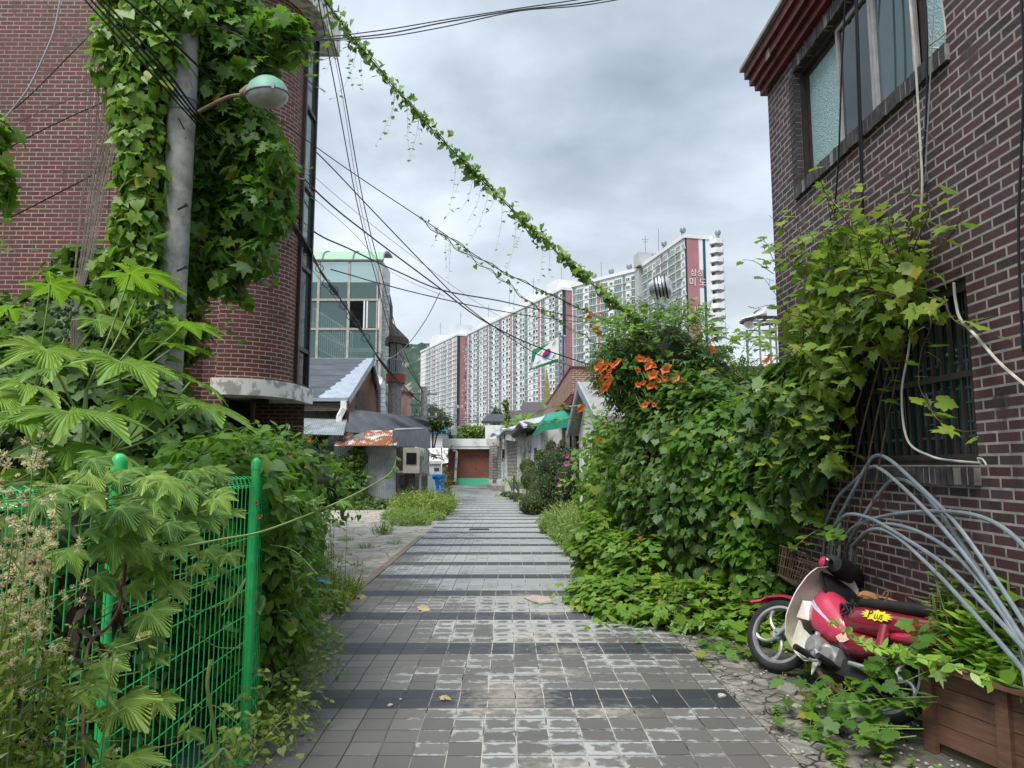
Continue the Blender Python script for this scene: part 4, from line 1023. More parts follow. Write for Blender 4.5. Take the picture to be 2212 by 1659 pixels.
# stairs and railings seen through the glass
s = MB()
for (xa, xb, za, zb) in ((xcols[1], xcols[3] + .1, z_rows[1] - .2, z_rows[2] - .3), (xcols[3] - .2, xcols[1] + .2, z_rows[3] + .9, z_rows[4] + .3), (xcols[1] + .2, xcols[3], z_rows[2] - .3, z_rows[3] - .6)):
    n_ = 9
    for k in range(n_): t0, t1 = k / n_, (k + 1) / n_; x0_, x1_ = xa + (xb - xa) * t0, xa + (xb - xa) * t1; z_ = za + (zb - za) * t1 - .9; s.box(min(x0_, x1_), max(x0_, x1_), gy + .9, gy + 2.1, z_ - .32, z_)
s.box(xcols[3] - .1, xcols[4], gy + .6, gy + 2.5, z_rows[3] + .5, z_rows[3] + .75); s.box(xcols[0], xcols[1] + .4, gy + .6, gy + 2.5, z_rows[2] + .25, z_rows[2] + .5)
s.box(xcols[3] + .9, xcols[3] + 1.5, gy + 1.2, gy + 1.9, 3, z_rows[3] + .5)
s.build('stair_flight', plain('pale_stair', (0.5, 0.55, 0.53), None, 2, 0.8, 0), gb)
s = MB()
for (xa, xb, za, zb) in ((xcols[1], xcols[3] + .1, z_rows[1] - .3, z_rows[2] - .1), (xcols[1] + .4, xcols[3] + .4, z_rows[2] - .1, z_rows[3] + .5)):
    s.bar((xa, gy + .75, za), (xb, gy + .75, zb), .05, .07); s.bar((xa, gy + .75, za - .95), (xb, gy + .75, zb - .95), .04, .05)
    for k in range(19): t = k / 18; x = xa + (xb - xa) * t; z = za + (zb - za) * t; s.bar((x, gy + .75, z), (x, gy + .75, z - .95), .03, .03, (0, 1, 0))
s.build('railing', M['apt_white'], gb)

# dark mansard bay and round balcony to the right of it
rbay = thing('balcony_tower', 'round brown-roofed balcony tower with a red-edged balcony beside the glazed stairwell', 'building', (-8.0, 45, 0))
Y_ = 45.; cx_ = at(838, 760, Y_).x
b = MB(); b.lathe([(.75, 0), (.75, zz(742, Y_))], (cx_ + .1, Y_ + .5, 0), k=16); b.build('wall', plain('patterned_grey', (0.30, 0.29, 0.29), (0.14, 0.12, 0.11), 9, 0.8, 0), rbay)
for u in (-.38, .12, .55):
    s = MB(); s.box(cx_ + u, cx_ + u + .07, Y_ - .32, Y_ - .25, zz(820, Y_), zz(742, Y_)); s.build('window_post', M['iron'], rbay)
b = MB(); b.lathe([(1.5, zz(742, Y_)), (1.45, zz(728, Y_)), (.6, zz(700, Y_)), (.2, zz(682, Y_))], (cx_ - .25, Y_ + .8, 0), k=20); b.build('roof', plain('brown_shingle', (0.10, 0.075, 0.06), (0.05, 0.04, 0.034), 5, 0.8, 0.2), rbay)
b = MB(); b.lathe([(1.25, zz(826, Y_)), (1.3, zz(808, Y_))], (cx_ - .2, Y_ + .5, 0), k=24); b.build('balcony_slab', plain('red_band', (0.30, 0.05, 0.04), None, 3, .7, 0), rbay)
b = MB()
for z in (zz(778, Y_), zz(806, Y_)): b.tube([(cx_ - .2 + 1.2 * math.cos(t), Y_ + .5 + 1.2 * math.sin(t), z) for t in [R(-200 + i * 12) for i in range(19)]], .035, 5)
for i in range(30): t = R(-200 + i * 7); x = cx_ - .2 + 1.2 * math.cos(t); y = Y_ + .5 + 1.2 * math.sin(t); b.tube([(x, y, zz(778, Y_)), (x, y, zz(806, Y_))], .018, 4)
b.build('railing', M['steel'], rbay)
b = MB(); a = at(826, 622, 44); b.slab([(a.x, 44, at(828, 612, 44).z), (at(832, 640, 44).x, 44, at(832, 640, 44).z), (at(832, 690, 44).x, 44, at(833, 692, 44).z), (a.x, 44, at(828, 690, 44).z)], (0, 3, 0)); b.build('side_roof', M['tile_dark'], rbay)
# ================================================================ MIDDLE DISTANCE, LEFT: gabled house and tin shed
def corr(mb, p0, p1, up, n, pitch=.076, amp=.012, m=0, curve=None):
    """corrugated sheet from p0 to p1 (bottom edge) rising by vector up; n outward"""
    p0 = Vector(p0); p1 = Vector(p1); up = Vector(up); n = Vector(n).normalized(); L = (p1 - p0).length; k = max(4, int(L / pitch * 4)); rows = 5
    P = []
    for i in range(rows + 1):
        t = i / rows; P.append([p0.lerp(p1, j / k) + up * t + n * (amp * math.sin(j / k * L / pitch * 2 * math.pi)) + (curve(j / k, t) if curve else Vector((0, 0, 0))) for j in range(k + 1)])
    mb.grid(P, m, -n * .004)
gh = thing('gabled_house', 'low house with dark felt roof, pale torn flashing and an orange plank gable', 'house', (-9, 32, 0))
Y0 = 30.0
e0 = at(560, 862, Y0); e1 = at(752, 866, Y0); ze = at(750, 866, Y0).z; ap = at(806, 779, 34.5); zr = ap.z; xr = ap.x
xe = e1.x
b = MB(); xl = -16
b.slab([(xl, Y0, ze), (xe, Y0, ze), (xr, 34.5, zr), (xl, 34.5, zr)], (0, .02, .10)); rf = b.build('roof', M['roof_felt'], gh)
b = MB(); b.slab([(xl, 34.5, zr), (xr, 34.5, zr), (xr - .05, 39, ze), (xl, 39, ze)], (0, 0, .1)); b.build('rear_roof', M['roof_felt'], gh)
# torn flashing along the rake (wavy inner edge)
P = []; n_ = 26; rr = random.Random(3)
outer = [Vector((xe, Y0 - .02, ze + .12)).lerp(Vector((xr, 34.5, zr + .12)), i / n_) for i in range(n_ + 1)]
b = MB()
for i in range(n_):
    w0 = .16 + .62 * (1 - i / n_) ** 1.3 + .13 * abs(math.sin(i * 1.25)); w1 = .16 + .62 * (1 - (i + 1) / n_) ** 1.3 + .13 * abs(math.sin((i + 1) * 1.25))
    b.face([outer[i] - Vector((w0 * 1.5, 0, -.006)), outer[i] + Vector((.04, 0, 0)), outer[i + 1] + Vector((.04, 0, 0)), outer[i + 1] - Vector((w1 * 1.5, 0, -.006))])
b.box(xl, xe, Y0 - .06, Y0 - .01, ze - .02, ze + .13)
b.bar(outer[0] + Vector((.03, 0, -.1)), outer[-1] + Vector((.03, 0, -.1)), .07, .3); b.build('flashing', M['metal_flash'], rf)
# gable end: plank triangle
b = MB(); gx = xe - .25
gp = [(xe - .12, 30.4, ze - .25), (xr - .12, 34.5, zr - .35), (xr - .2, 38.2, ze - .25)]
b.slab(gp + [(xr - .2, 38.2, ze - 1.6), (xe - .12, 30.4, ze - 1.6)], (-.08, 0, 0)); b.build('gable_planks', M['wood_orange'], gh)
b = MB(); a = Vector(gp[0]).lerp(Vector(gp[1]), .45)
b.obox((a.x + .05, a.y + .1, ze + .25), (.03, .02, 0), (.10, .5, 0), (0, 0, .45)); b.build('shutter', M['wood_dark'], gh)
b = MB(); b.bar(Vector(gp[1]) + Vector((.2, -.1, .2)), Vector(gp[2]) + Vector((.3, 0, .1)), .1, .35); b.build('barge_board', M['metal_flash'], gh)
b = MB(); b.box(xl, xe - .15, 30.6, 38, 0, ze - .05); b.build('wall', plain('sooty_green_wall', (0.10, 0.12, 0.10), (0.06, 0.07, 0.065), 1.5, .9, .2), gh)
b = MB()  # hexagonal shingle band under the eave
for r_ in range(3):
    for k in range(16):
        x = xe - .5 - k * .62 - (r_ % 2) * .31; z = ze - .75 - r_ * .34
        b.slab([(x - .30, 30.58, z + .17), (x - .15, 30.58, z), (x + .15, 30.58, z), (x + .30, 30.58, z + .17), (x + .15, 30.58, z + .34), (x - .15, 30.58, z + .34)], (0, -.03 - .012 * r_, 0))
b.build('shingle_band', plain('green_grey_shingle', (0.085, 0.10, 0.085), (0.055, 0.065, 0.058), 6, .85, .2), gh)
b = MB(); b.box(xl, xe - .2, 30.1, 30.6, ze - .42, ze - .05); b.build('eave_board', M['wood_dark'], gh)
b = MB(); q = at(742, 880, 29.9); b.box(q.x - .12, q.x + .12, 29.85, 30.05, q.z - .1, ze); q2 = at(733, 905, 29.8)
b.bar((q.x, 29.9, q.z - .05), (q2.x, 29.8, q2.z + .1), .2, .2); b.box(q2.x - .11, q2.x + .11, 29.7, 29.9, at(733, 1000, 29.8).z, q2.z + .12); b.build('downpipe', M['old_white'], gh)

sh = thing('tin_shed', 'patched shed of grey and rusty corrugated iron with dark boards and a tarpaulin roof', 'shed', (-6, 29, 0))
Ys = 28.6
def S(x, y, Y=Ys): return at(x, y, Y)
zt = S(780, 955).z
# timber core
cz = S(905, 965, Ys).z
b = MB(); xa, xb = S(692, 960).x, S(897, 960).x; xc = at(924, 1000, 33.5).x
b.prism([(xa, Ys + .05), (xb, Ys + .05), (xc, 33.6), (xa, 33.6)], 0, cz); b.build('board_wall', M['plank_grey'], sh)
b = MB()
corr(b, (S(780, 1090).x, Ys, S(780, 1092).z + .0), (S(854, 1090).x, Ys, S(780, 1085).z), (0, 0, zt - S(780, 1090).z), (0, -1, 0))
corr(b, (S(722, 1000).x, Ys - .10, S(722, 1002).z - .05), (S(786, 980).x, Ys - .06, S(786, 985).z), (0, 0, 0.95), (0, -1, 0))
b.build('iron_wall', M['galv'], sh)
# small roofs
b = MB(); p0 = S(640, 937, 27.9); p1 = S(742, 940, 27.9); corr(b, p0, p1, S(750, 906, 30) - S(742, 940, 27.9), (0, -.6, 1), .085, .014); b.build('iron_roof', M['galv'], sh)
b = MB(); p0 = S(722, 963, 27.9); p1 = S(856, 962, 27.9); corr(b, p0, p1, S(758, 929, 29.4) - S(742, 962, 27.9), (0, -.6, 1), .085, .015); b.build('rusty_roof', M['rust'], sh)
# tarpaulin: sagging sheet with folds
def tarp(tl, tr, bl, br, n=22, m=14, fold=.05, seed=1):
    rr = random.Random(seed); ph = [rr.uniform(0, 6) for _ in range(6)]; P = []
    for i in range(m + 1):
        v = i / m; row = []
        for j in range(n + 1):
            u = j / n; p = tl.lerp(tr, u).lerp(bl.lerp(br, u), v)
            s = u * 7 - v * 3.2; off = fold * (math.sin(s * 2.1 + ph[0]) + .6 * math.sin(s * 4.7 + ph[1] + v * 2)) * math.sin(math.pi * min(1, v * 1.1)) ** .6
            row.append(p + Vector((0, -off, off * .5)) + Vector((0, 0, -.15 * math.sin(math.pi * u) * v)))
        P.append(row)
    return P
b = MB(); P = tarp(S(757, 883, 30.5), S(925, 905, 33), S(746, 932, 28.1), S(932, 930, 33), 60, 26, .075)
b.grid(P, 0, (0, .02, -.02)); b.build('dark_tarpaulin', M['tarp_dark'], sh, smooth=True, weld=True)
b = MB(); b.grid(tarp(S(848, 930, 28.0), S(928, 926, 33.0), S(848, 962, 27.95), S(930, 968, 33.1), 20, 8, .03, 3), 0, (0, .02, 0)); b.grid([[S(850, 929, 28), S(928, 925, 33)], [S(855, 925, 31), S(926, 922, 34)]], 0); b.build('grey_tarpaulin', M['tarp_grey'], sh, smooth=True, weld=True)
b = MB(); q = S(889, 997, Ys - .12)
b.box(q.x - .33, q.x + .33, Ys - .2, Ys - .04, S(889, 1022).z, S(889, 967).z, 0); b.box(q.x - .2, q.x + .2, Ys - .23, Ys - .2, S(889, 1003).z, S(889, 978).z, 1)
b.build('meter_box', [plain('ivory_plastic', (0.40, 0.38, 0.31), None, 4, .5, .05), M['g_dark']], sh, bevel=.03)
b = MB(); za = S(880, 1019).z; b.tube([S(857, 1020, Ys - .1), S(905, 1018, Ys - .1), S(926, 1025, 33)], .045, 6); b.tube([S(908, 985, Ys - .08), S(908, 1085, Ys - .08)], .05, 6)
b.build('pipe', M['steel'], sh)
b = MB(); b.tube(crom([S(875, 1022, Ys - .1), S(873, 1050, Ys - .15), S(884, 1062, Ys - .15), S(894, 1048, Ys - .1), S(895, 1025, Ys - .08)], 5), .03, 5); b.box(S(880, 1).x, S(880, 1).x + .3, Ys - .12, Ys, S(880, 1048).z, S(880, 1030).z); b.build('cable_loop', M['cable'], sh)
# posts at the open end
b = MB()
for k in range(7): t = k / 6; b.bar((xb + (xc - xb) * t + .03, Ys + (33.6 - Ys) * t, 1.2), (xb + (xc - xb) * t + .03, Ys + (33.6 - Ys) * t, cz), .07, .07, (0, 1, 0))
b.build('slats', M['old_white'], sh)
b = MB(); q = S(760, 1000, 28.4); xg0, xg1 = S(662, 1).x, S(722, 1).x
b.box(xg0, xg1, 29.6, 29.65, 1.0, S(700, 940).z); b.build('dark_opening', M['dark'], sh)
b = MB()
for k in range(12): x = xg0 + (xg1 - xg0) * k / 11; b.box(x - .02, x + .02, 29.45, 29.5, 1.0, S(700, 940).z)
b.build('window_bars', M['iron'], sh)

# shiny bent flue
fl = thing('metal_flue', 'shiny silver bent flue pipe rising beside the orange gable', 'pipe', S(823, 900, 34.6))
b = MB(); b.tube(crom([S(823, 912, 34.6), S(823, 850, 34.6), S(823, 832, 34.6), S(817, 820, 34.9), S(808, 812, 35.4)], 6), .22, 14); fo = b.build('pipe', M['tin'], fl, smooth=True)
b = MB()
for k in range(7): q = S(823, 898 - k * 9.5, 34.6); b.lathe([(.232, -.015), (.232, .015)], q, k=14)
b.build('pipe_seams', M['steel'], fl)

# red brick house behind with cream parapet
rh = thing('brick_house', 'small red brick house with a cream roof tank, behind the flue', 'house', (-7.5, 56, 0))
def Q(x, y, Y=56): return at(x, y, Y)
b = MB(); b.box(Q(828, 1).x, Q(864, 1).x, 56, 62, 0, Q(850, 838).z, 0); b.box(Q(858, 1).x, Q(882, 1).x, 57, 62, 0, Q(870, 845).z, 0); b.build('wall', M['brick_orange'], rh)
b = MB(); b.box(Q(826, 1).x, Q(866, 1).x, 55.8, 62.2, Q(850, 838).z, Q(850, 832).z); b.box(Q(856, 1).x, Q(884, 1).x, 56.8, 62.2, Q(870, 845).z, Q(870, 840).z); b.build('roof', plain('red_coping', (0.22, 0.035, 0.03), None, 3, .7, 0), rh)
b = MB(); b.box(Q(833, 1).x, Q(858, 1).x, 57, 60, Q(850, 832).z, Q(850, 825).z); b.build('roof_tank', plain('cream', (0.55, 0.55, 0.35), None, 3, .7, 0), rh)
b = MB(); b.lathe([(1.2, Q(1, 905).z), (1.2, Q(1, 873).z), (1.25, Q(1, 871).z)], (Q(826, 1).x + .3, 55, 0), k=20); b.build('balcony', M['g_mid'], rh)
b = MB()
for k in range(16): t = R(-180 + k * 12); b.tube([(Q(826, 1).x + .3 + 1.26 * math.cos(t), 55 + 1.26 * math.sin(t), Q(1, 905).z), (Q(826, 1).x + .3 + 1.26 * math.cos(t), 55 + 1.26 * math.sin(t), Q(1, 870).z)], .035, 4)
b.build('railing', M['old_white'], rh)

# ================================================================ END OF THE LANE
eh = thing('brick_house', 'flat-roofed brown brick house with white fascia and mint base closing the lane', 'house', (-4, 60, 0))
Ye = 60.0
def E(x, y, Y=Ye): return at(x, y, Y)
x0_, x1_ = E(976, 1).x, E(1062, 1).x
b = MB(); b.box(x0_, x1_ + 3, Ye, 68, 0, E(1, 962).z); b.build('wall', M['brick_brown'], eh)
b = MB(); b.box(x0_ - .35, x1_ + 3.2, Ye - .6, 68.3, E(1, 967).z + .1, E(1, 951).z + .12); b.box(x0_ - .3, x1_ + 3.1, Ye - .55, Ye, E(1, 970).z, E(1, 967).z + .1); b.build('roof', M['white_wall'], eh)
b = MB(); b.box(x0_ + .7, x1_ + 2, Ye - .06, Ye + .01, 0, E(1, 1033).z); b.build('painted_base', M['teal_paint'], eh)
b = MB(); b.tube(crom([E(979, 972, 59.6), E(986, 976, 59.6), E(986, 985, 59.6), E(983, 1040, 59.6)], 4), .11, 8); b.build('downpipe', M['old_white'], eh)
b = MB(); q = E(968, 972, 62); b.slab([(q.x - .9, 61.4, q.z - .25), (q.x + .5, 61.4, q.z), (q.x + .5, 63, q.z), (q.x - .9, 63, q.z - .25)], (0, 0, .12)); b.build('side_canopy', M['awning'], eh)
b = MB(); b.box(E(966, 1, 62).x, x0_, 62, 68, 0, E(1, 985, 62).z); b.build('side_wall', M['old_white'], eh)

bw = thing('white_house', 'white clapboard house with a bright blue roof edge at the lane end', 'house', (-10, 72, 0))
def W(x, y, Y=72): return at(x, y, Y)
b = MB(); b.box(W(905, 1).x, W(973, 1).x, 72, 80, 0, W(1, 935).z); b.build('wall', brick('white_boards', (0.60, 0.62, 0.62), (0.66, 0.68, 0.68), (0.30, 0.32, 0.33), bw=9, bh=.22, ms=.02, cc=(0.55, 0.57, 0.58)), bw)
b = MB(); b.box(W(900, 1).x, W(976, 1).x, 71.6, 80, W(1, 936).z, W(1, 926).z); b.build('roof', plain('blue_roof', (0.06, 0.26, 0.50), None, 2, .5, 0), bw)
b = MB(); b.box(W(934, 1).x, W(940, 1).x, 71.95, 72.02, W(1, 958).z, W(1, 947).z); b.build('window', M['g_dark'], bw)
wl = thing('white_wall', 'low white yard wall with a blue mark behind the blue bins', 'wall', (-8.5, 52, 0))
b = MB(); b.box(E(918, 1, 52).x, E(963, 1, 52).x, 52, 52.3, 0, E(1, 1002, 52).z); b.box(E(917, 1, 52).x, E(964, 1, 52).x, 51.9, 52.4, E(1, 1002, 52).z, E(1, 999, 52).z + .1); b.build('wall', M['white_wall'], wl)
b = MB(); q = E(943, 1014, 51.95); b.box(q.x - .18, q.x + .18, 51.97, 52.0, q.z - .1, q.z + .12); b.build('wall_mark', M['apt_blue'], wl)
tf = thing('tarp_heap', 'weathered pale sheets heaped on sticks above the white yard wall', 'sheet', (-9, 54, 0))
b = MB(); b.grid(tarp(E(918, 968, 55), E(968, 968, 55), E(918, 998, 53), E(968, 999, 53), 14, 6, .22, 8), 0, (0, .03, 0)); b.build('sheet', M['old_white'], tf)
b = MB()
for k in range(9): q = E(925 + k * 5, 995 - (k * 7 % 12), 52.8); b.tube([q, q + Vector((random.uniform(-1, 1.2), 0, random.uniform(.1, .9)))], .04, 4)
b.build('sticks', M['wood_dark'], tf)

# blue bins
for i, (x, yb, yt, Y, r_, lab) in enumerate(((939, 1060, 1025, 41, .62, 'tall blue plastic bin standing behind the smaller one'), (941, 1078, 1056, 37.5, .60, 'short blue plastic tub in front of the tall bin'))):
    q = at(x, yt, Y); t = thing('plastic_bin', lab, 'bin', (q.x, Y, 0), 'blue bins by the shed')
    b = MB(); zt_ = q.z; b.lathe([(r_ * .82, 0), (r_ * .98, zt_ - .12), (r_ * 1.04, zt_ - .1), (r_ * 1.04, zt_), (r_ * .96, zt_), (r_ * .94, zt_ - .3), (r_ * .78, .1)], (q.x, Y, 0), k=24); b.build('body', M['blue_plastic'], t, smooth=True)
    b = MB(); b.lathe([(r_ * 1.03, zt_ - .16), (r_ * 1.09, zt_ - .14), (r_ * 1.09, zt_ - .05), (r_ * 1.03, zt_ - .04)], (q.x, Y, 0), k=24); b.build('rim', M['blue_plastic'], t)
t = thing('leaning_boards', 'grey slate boards leaning beside the blue tub', 'board', (-4.3, 36, 0))
for k in range(3):
    q = at(924 + k * 5, 1078, 36.2); b = MB(); b.slab([(q.x, 36.2, 0), (q.x + .28, 36.2, 0), (q.x + .02, 36.8, 1.35 - .2 * k), (q.x - .26, 36.8, 1.35 - .2 * k)], (0, -.03, 0)); b.build('board', M['apt_grey'], t)

# big concrete far pole
def upole(name, label, x, yt, Y, r0_, lean=0, arms=3):
    q = at(x, yt, Y); t = thing(name, label, 'utility pole', (q.x, Y, 0))
    b = MB(); b.tube([(q.x - lean, Y, 0), (q.x, Y, q.z)], [r0_ * 1.25, r0_], 12); b.build('pole', M['pole_concrete'], t, smooth=True)
    for k in range(arms):
        z = q.z - .5 - .75 * k; b = MB(); b.box(q.x - .9, q.x + .9, Y - .08, Y + .08, z - .06, z + .06)
        b.build('crossarm', M['steel'], t)
        b = MB()
        for s_ in (-.8, -.35, .35, .8): b.lathe([(.05, 0), (.08, .08), (.05, .14), (.07, .2)], (q.x + s_, Y, z + .06), k=8)
        b.build('insulators', M['old_white'], t)
    b = MB(); b.box(q.x - .3, q.x + .3, Y - .4, Y - .1, q.z - 3.4, q.z - 2.7); b.build('junction_box', M['steel'], t)
    return q
PF = upole('utility_pole', 'concrete utility pole tangled with wires at the foot of the hill', 916, 835, 47, .22)
PF2 = upole('utility_pole', 'slim white pole behind the flat-roofed brick house', 982, 870, 74, .16, 0, 1)

# mauve building and small dark-roofed house
mv = thing('grey_building', 'plain mauve-grey blank building behind the overgrown roof', 'building', (2, 90, 0))
b = MB(); b.box(at(1128, 1, 84).x, at(1176, 1, 84).x, 84, 96, 0, at(1, 868, 84).z); b.build('wall', M['purple_wall'], mv)
b = MB(); b.box(at(1086, 1, 80).x, at(1176, 1, 80).x, 80, 84, 0, at(1, 900, 80).z); b.face([(at(1086, 1, 80).x, 79.99, at(1, 900, 80).z), (at(1176, 1, 80).x, 79.99, at(1, 900, 80).z), (at(1176, 1, 80).x, 79.99, at(1, 886, 80).z), (at(1100, 1, 80).x, 79.99, at(1, 886, 80).z)]); b.build('lower_wall', M['purple_wall'], mv)
sm = thing('tiled_house', 'small white house with dark tiled roof beyond the brick house', 'house', (-2, 78, 0))
def V_(x, y, Y=76): return at(x, y, Y)
b = MB(); b.box(V_(1052, 1).x, V_(1092, 1).x, 76, 82, 0, V_(1, 918).z); b.build('wall', M['white_wall'], sm)
b = MB(); b.slab([V_(1040, 915), V_(1098, 915), V_(1092, 899, 79), V_(1053, 899, 79)], (0, 0, .25)); b.build('roof', M['tile_dark'], sm)

# ================================================================ RIGHT ROW of old houses
# wall line from (-1.55,60) to (1.9,27)
def L_(x, y):  # point on the front plane of the row
    r = _ray(x, y); A = Vector((-1.55, 60)); B = Vector((2.0, 27)); d = B - A
    # solve (r.x*t - A.x)*d.y - (r.y*t - A.y)*d.x = 0
    t = (A.x * d.y - A.y * d.x) / (r[0] * d.y - r[1] * d.x); return Vector((r[0] * t, r[1] * t, EYE + r[2] * t))
rown = Vector((-33, -3.55, 0)).normalized()
def wallseg(mb, xa, xb, yt_a, yt_b, m=0, z0=0, thick=1.2, off=0.0):
    a = L_(xa, 1003); c_ = L_(xb, 1003); za = L_(xa, yt_a).z; zb = L_(xb, yt_b).z; o = rown * off
    a = Vector((a.x, a.y, z0)) + o; c_ = Vector((c_.x, c_.y, z0)) + o
    mb.slab([a, c_, Vector((c_.x, c_.y, zb)), Vector((a.x, a.y, za))], -rown * thick, m)
rw = thing('ruined_house', 'derelict low house with grey block siding, stained white plaster and a broken doorway', 'house', (1.0, 45, 0))
b = MB(); wallseg(b, 1056, 1064, 962, 960); wallseg(b, 1075, 1082, 955, 952); wallseg(b, 1096, 1118, 952, 945); b.build('siding', M['siding'], rw)
b = MB(); wallseg(b, 1085, 1096, 925, 930, off=.06); wallseg(b, 1118, 1128, 948, 945, off=.03); wallseg(b, 1137, 1150, 945, 940, off=.02); wallseg(b, 1128, 1137, 945, 948, z0=2.35, off=.02)
wallseg(b, 1056, 1064, 1036, 1036, off=.08); wallseg(b, 1075, 1085, 1036, 1034, off=.08); wallseg(b, 1096, 1118, 1030, 1028, off=.08); b.build('plaster', M['old_white'], rw)
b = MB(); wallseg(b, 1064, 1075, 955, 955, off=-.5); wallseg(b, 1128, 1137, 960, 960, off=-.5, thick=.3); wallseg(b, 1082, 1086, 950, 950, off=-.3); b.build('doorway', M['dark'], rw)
b = MB(); wallseg(b, 1087, 1092, 940, 940, z0=1.9, off=.075, thick=.02); b.build('window', M['g_dark'], rw); b = MB(); wallseg(b, 1143, 1147, 968, 968, z0=1.3, off=.035, thick=.02); b.build('window', M['g_dark'], rw)
b = MB(); wallseg(b, 1089.5, 1091.5, 990, 990, z0=.9, off=.08, thick=.02); b.build('blue_sheet', plain('faded_blue_sheet', (0.35, 0.45, 0.62), None, 3, .7, 0), rw)
for (xa, xb, y, h) in ((1112, 1136, 930, .55), (1098, 1106, 930, .5), (1066, 1078, 948, .5)):
    a = L_(xa, y); c_ = L_(xb, y); b = MB(); b.slab([a, c_, c_ + Vector((0, 0, -h)), a + Vector((0, 0, -h))], rown * .55)
    b.build('broken_lintel', M['old_white'], rw)
# tarp covered roof, sagging
b = MB(); P = []
for i in range(7):
    v = i / 6; row = []
    for j in range(16):
        u = j / 15; a = L_(1080 + 84 * u, 945 - 27 * u); top = a - rown * 3.4 + Vector((0, 0, 1.25 + .2 * math.sin(u * 5)))
        e_ = a + rown * .7 + Vector((0, 0, .10 + .12 * math.sin(u * 17))); row.append(e_.lerp(top, v) + Vector((0, 0, .06 * math.sin(u * 23 + v * 6))))
    P.append(row)
b.grid(P, 0, (0, 0, -.1)); b.build('roof_sheet', plain('pale_plastic_sheet', (0.50, 0.53, 0.56), (0.32, 0.34, 0.37), 1.2, .45, .4, stretch=(1, .3, 1)), rw)
b = MB()
for j in range(13):
    u = j / 12; a = L_(1098 + 68 * u, 944 - 22 * u) + rown * .55 + Vector((0, 0, -.05 + .05 * math.sin(j * 2.1))); b.tube([a, a - rown * 1.1 + Vector((0, 0, .22))], .13, 7)
b.build('roof_tiles', M['tile_dark'], rw)
b = MB(); a = L_(1140, 925); b.tube(crom([L_(1136, 940) + rown * .6, L_(1148, 930) + rown * .6, L_(1156, 918) + rown * .5, L_(1166, 922) + rown * .3], 5), .16, 8); b.build('fallen_roll', M['wood_dark'], rw)
b = MB(); a = L_(1075, 1048); c_ = L_(1092, 1058); 
b.slab([Vector((a.x, a.y, .35)), Vector((c_.x, c_.y, .35)), Vector((c_.x, c_.y, .35)) + rown * .8, Vector((a.x, a.y, .35)) + rown * .8], (0, 0, -.35)); b.build('door_step', M['concrete'], rw)
# white rounded corner wall and dark porch
wc = thing('white_cottage', 'white plastered cottage wall with a dark narrow window under the green awning', 'house', (2.4, 31, 0))
b = MB(); wallseg(b, 1150, 1184, 940, 912, thick=2); b.build('wall', M['white_wall'], wc)
b = MB(); wallseg(b, 1155, 1159, 968, 968, z0=1.2, off=.03, thick=.04); b.build('window', M['wood_dark'], wc)
b = MB(); wallseg(b, 1184, 1242, 910, 895, thick=.6, off=-.6); b.build('porch_wall', plain('brown_boards', (0.06, 0.05, 0.045), (0.03, 0.025, 0.022), 4, .8, .2), wc)
b = MB(); 
for xx in (1193, 1206, 1220): wallseg(b, xx, xx + 8, 930, 930, z0=.4, off=-.55, thick=.03)
b.build('porch_door', M['g_dark'], wc)

# brick parapet building
pb = thing('brick_parapet_building', 'orange-red brick upper storey with a maroon soffit above the green awning', 'building', (5, 28, 0))
c0 = at(1233, 795, 22.5); zt = c0.z; zb = at(1233, 850, 22.5).z; zs = at(1233, 868, 22.5).z; far = atX(1176, 860, c0.x + .0); x9 = 9.5; yf = 38
b = MB(); b.box(c0.x, x9, 22.5, yf, zb, zt); b.build('wall', M['brick_orange'], pb)
b = MB(); b.box(c0.x + .02, x9, 22.52, yf - .05, zs, zb); b.slab([(c0.x + .02, 22.52, zs), (c0.x + .02, yf, zs), (c0.x + .9, yf, zs - .55), (c0.x + .9, 22.52, zs - .55)], (.05, 0, .2)); b.build('soffit', M['maroon'], pb)
b = MB(); b.box(c0.x + .9, x9, 24, yf, 0, zs); b.build('lower_wall', M['brick_orange'], pb)
b = MB(); b.box(c0.x - .03, x9 + .03, 22.47, yf, zt, zt + .06); b.build('coping', M['maroon'], pb)
# awning
aw = thing('green_awning', 'bright green cloth awning on an angle below the brick parapet', 'awning', at(1200, 930, 25))
a1 = at(1176, 915, 25.5); a2 = at(1238, 888, 24.2); d1 = at(1152, 944, 30.0); d2 = at(1176, 936, 25.5); d3 = at(1236, 921, 24.2); t0 = at(1160, 918, 31); 
b = MB()
b.slab([at(1150, 943, 31.5), at(1175, 909, 25.6), at(1182, 893, 26.5), at(1163, 915, 33)], (.02, 0, -.02)); b.slab([at(1150, 946, 31.5), at(1150, 938, 31.5), at(1175, 909, 25.6), at(1175, 930, 25.6)], (.03, 0, 0))
b.slab([at(1175, 931, 25.6), at(1237, 921, 24.2), at(1237, 905, 24.2), at(1175, 909, 25.6)], (0, .03, 0)); b.slab([at(1175, 909, 25.6), at(1237, 905, 24.2), at(1237, 884, 25.3), at(1182, 893, 26.5)], (0, 0, -.03))
b.build('awning_cloth', M['awning'], aw)
b = MB(); b.tube([at(1175, 930, 25.6), at(1150, 946, 31.5)], .03, 5); b.tube([at(1237, 921, 24.2), at(1182, 900, 26.5)], .03, 5); b.build('awning_frame', M['steel'], aw)

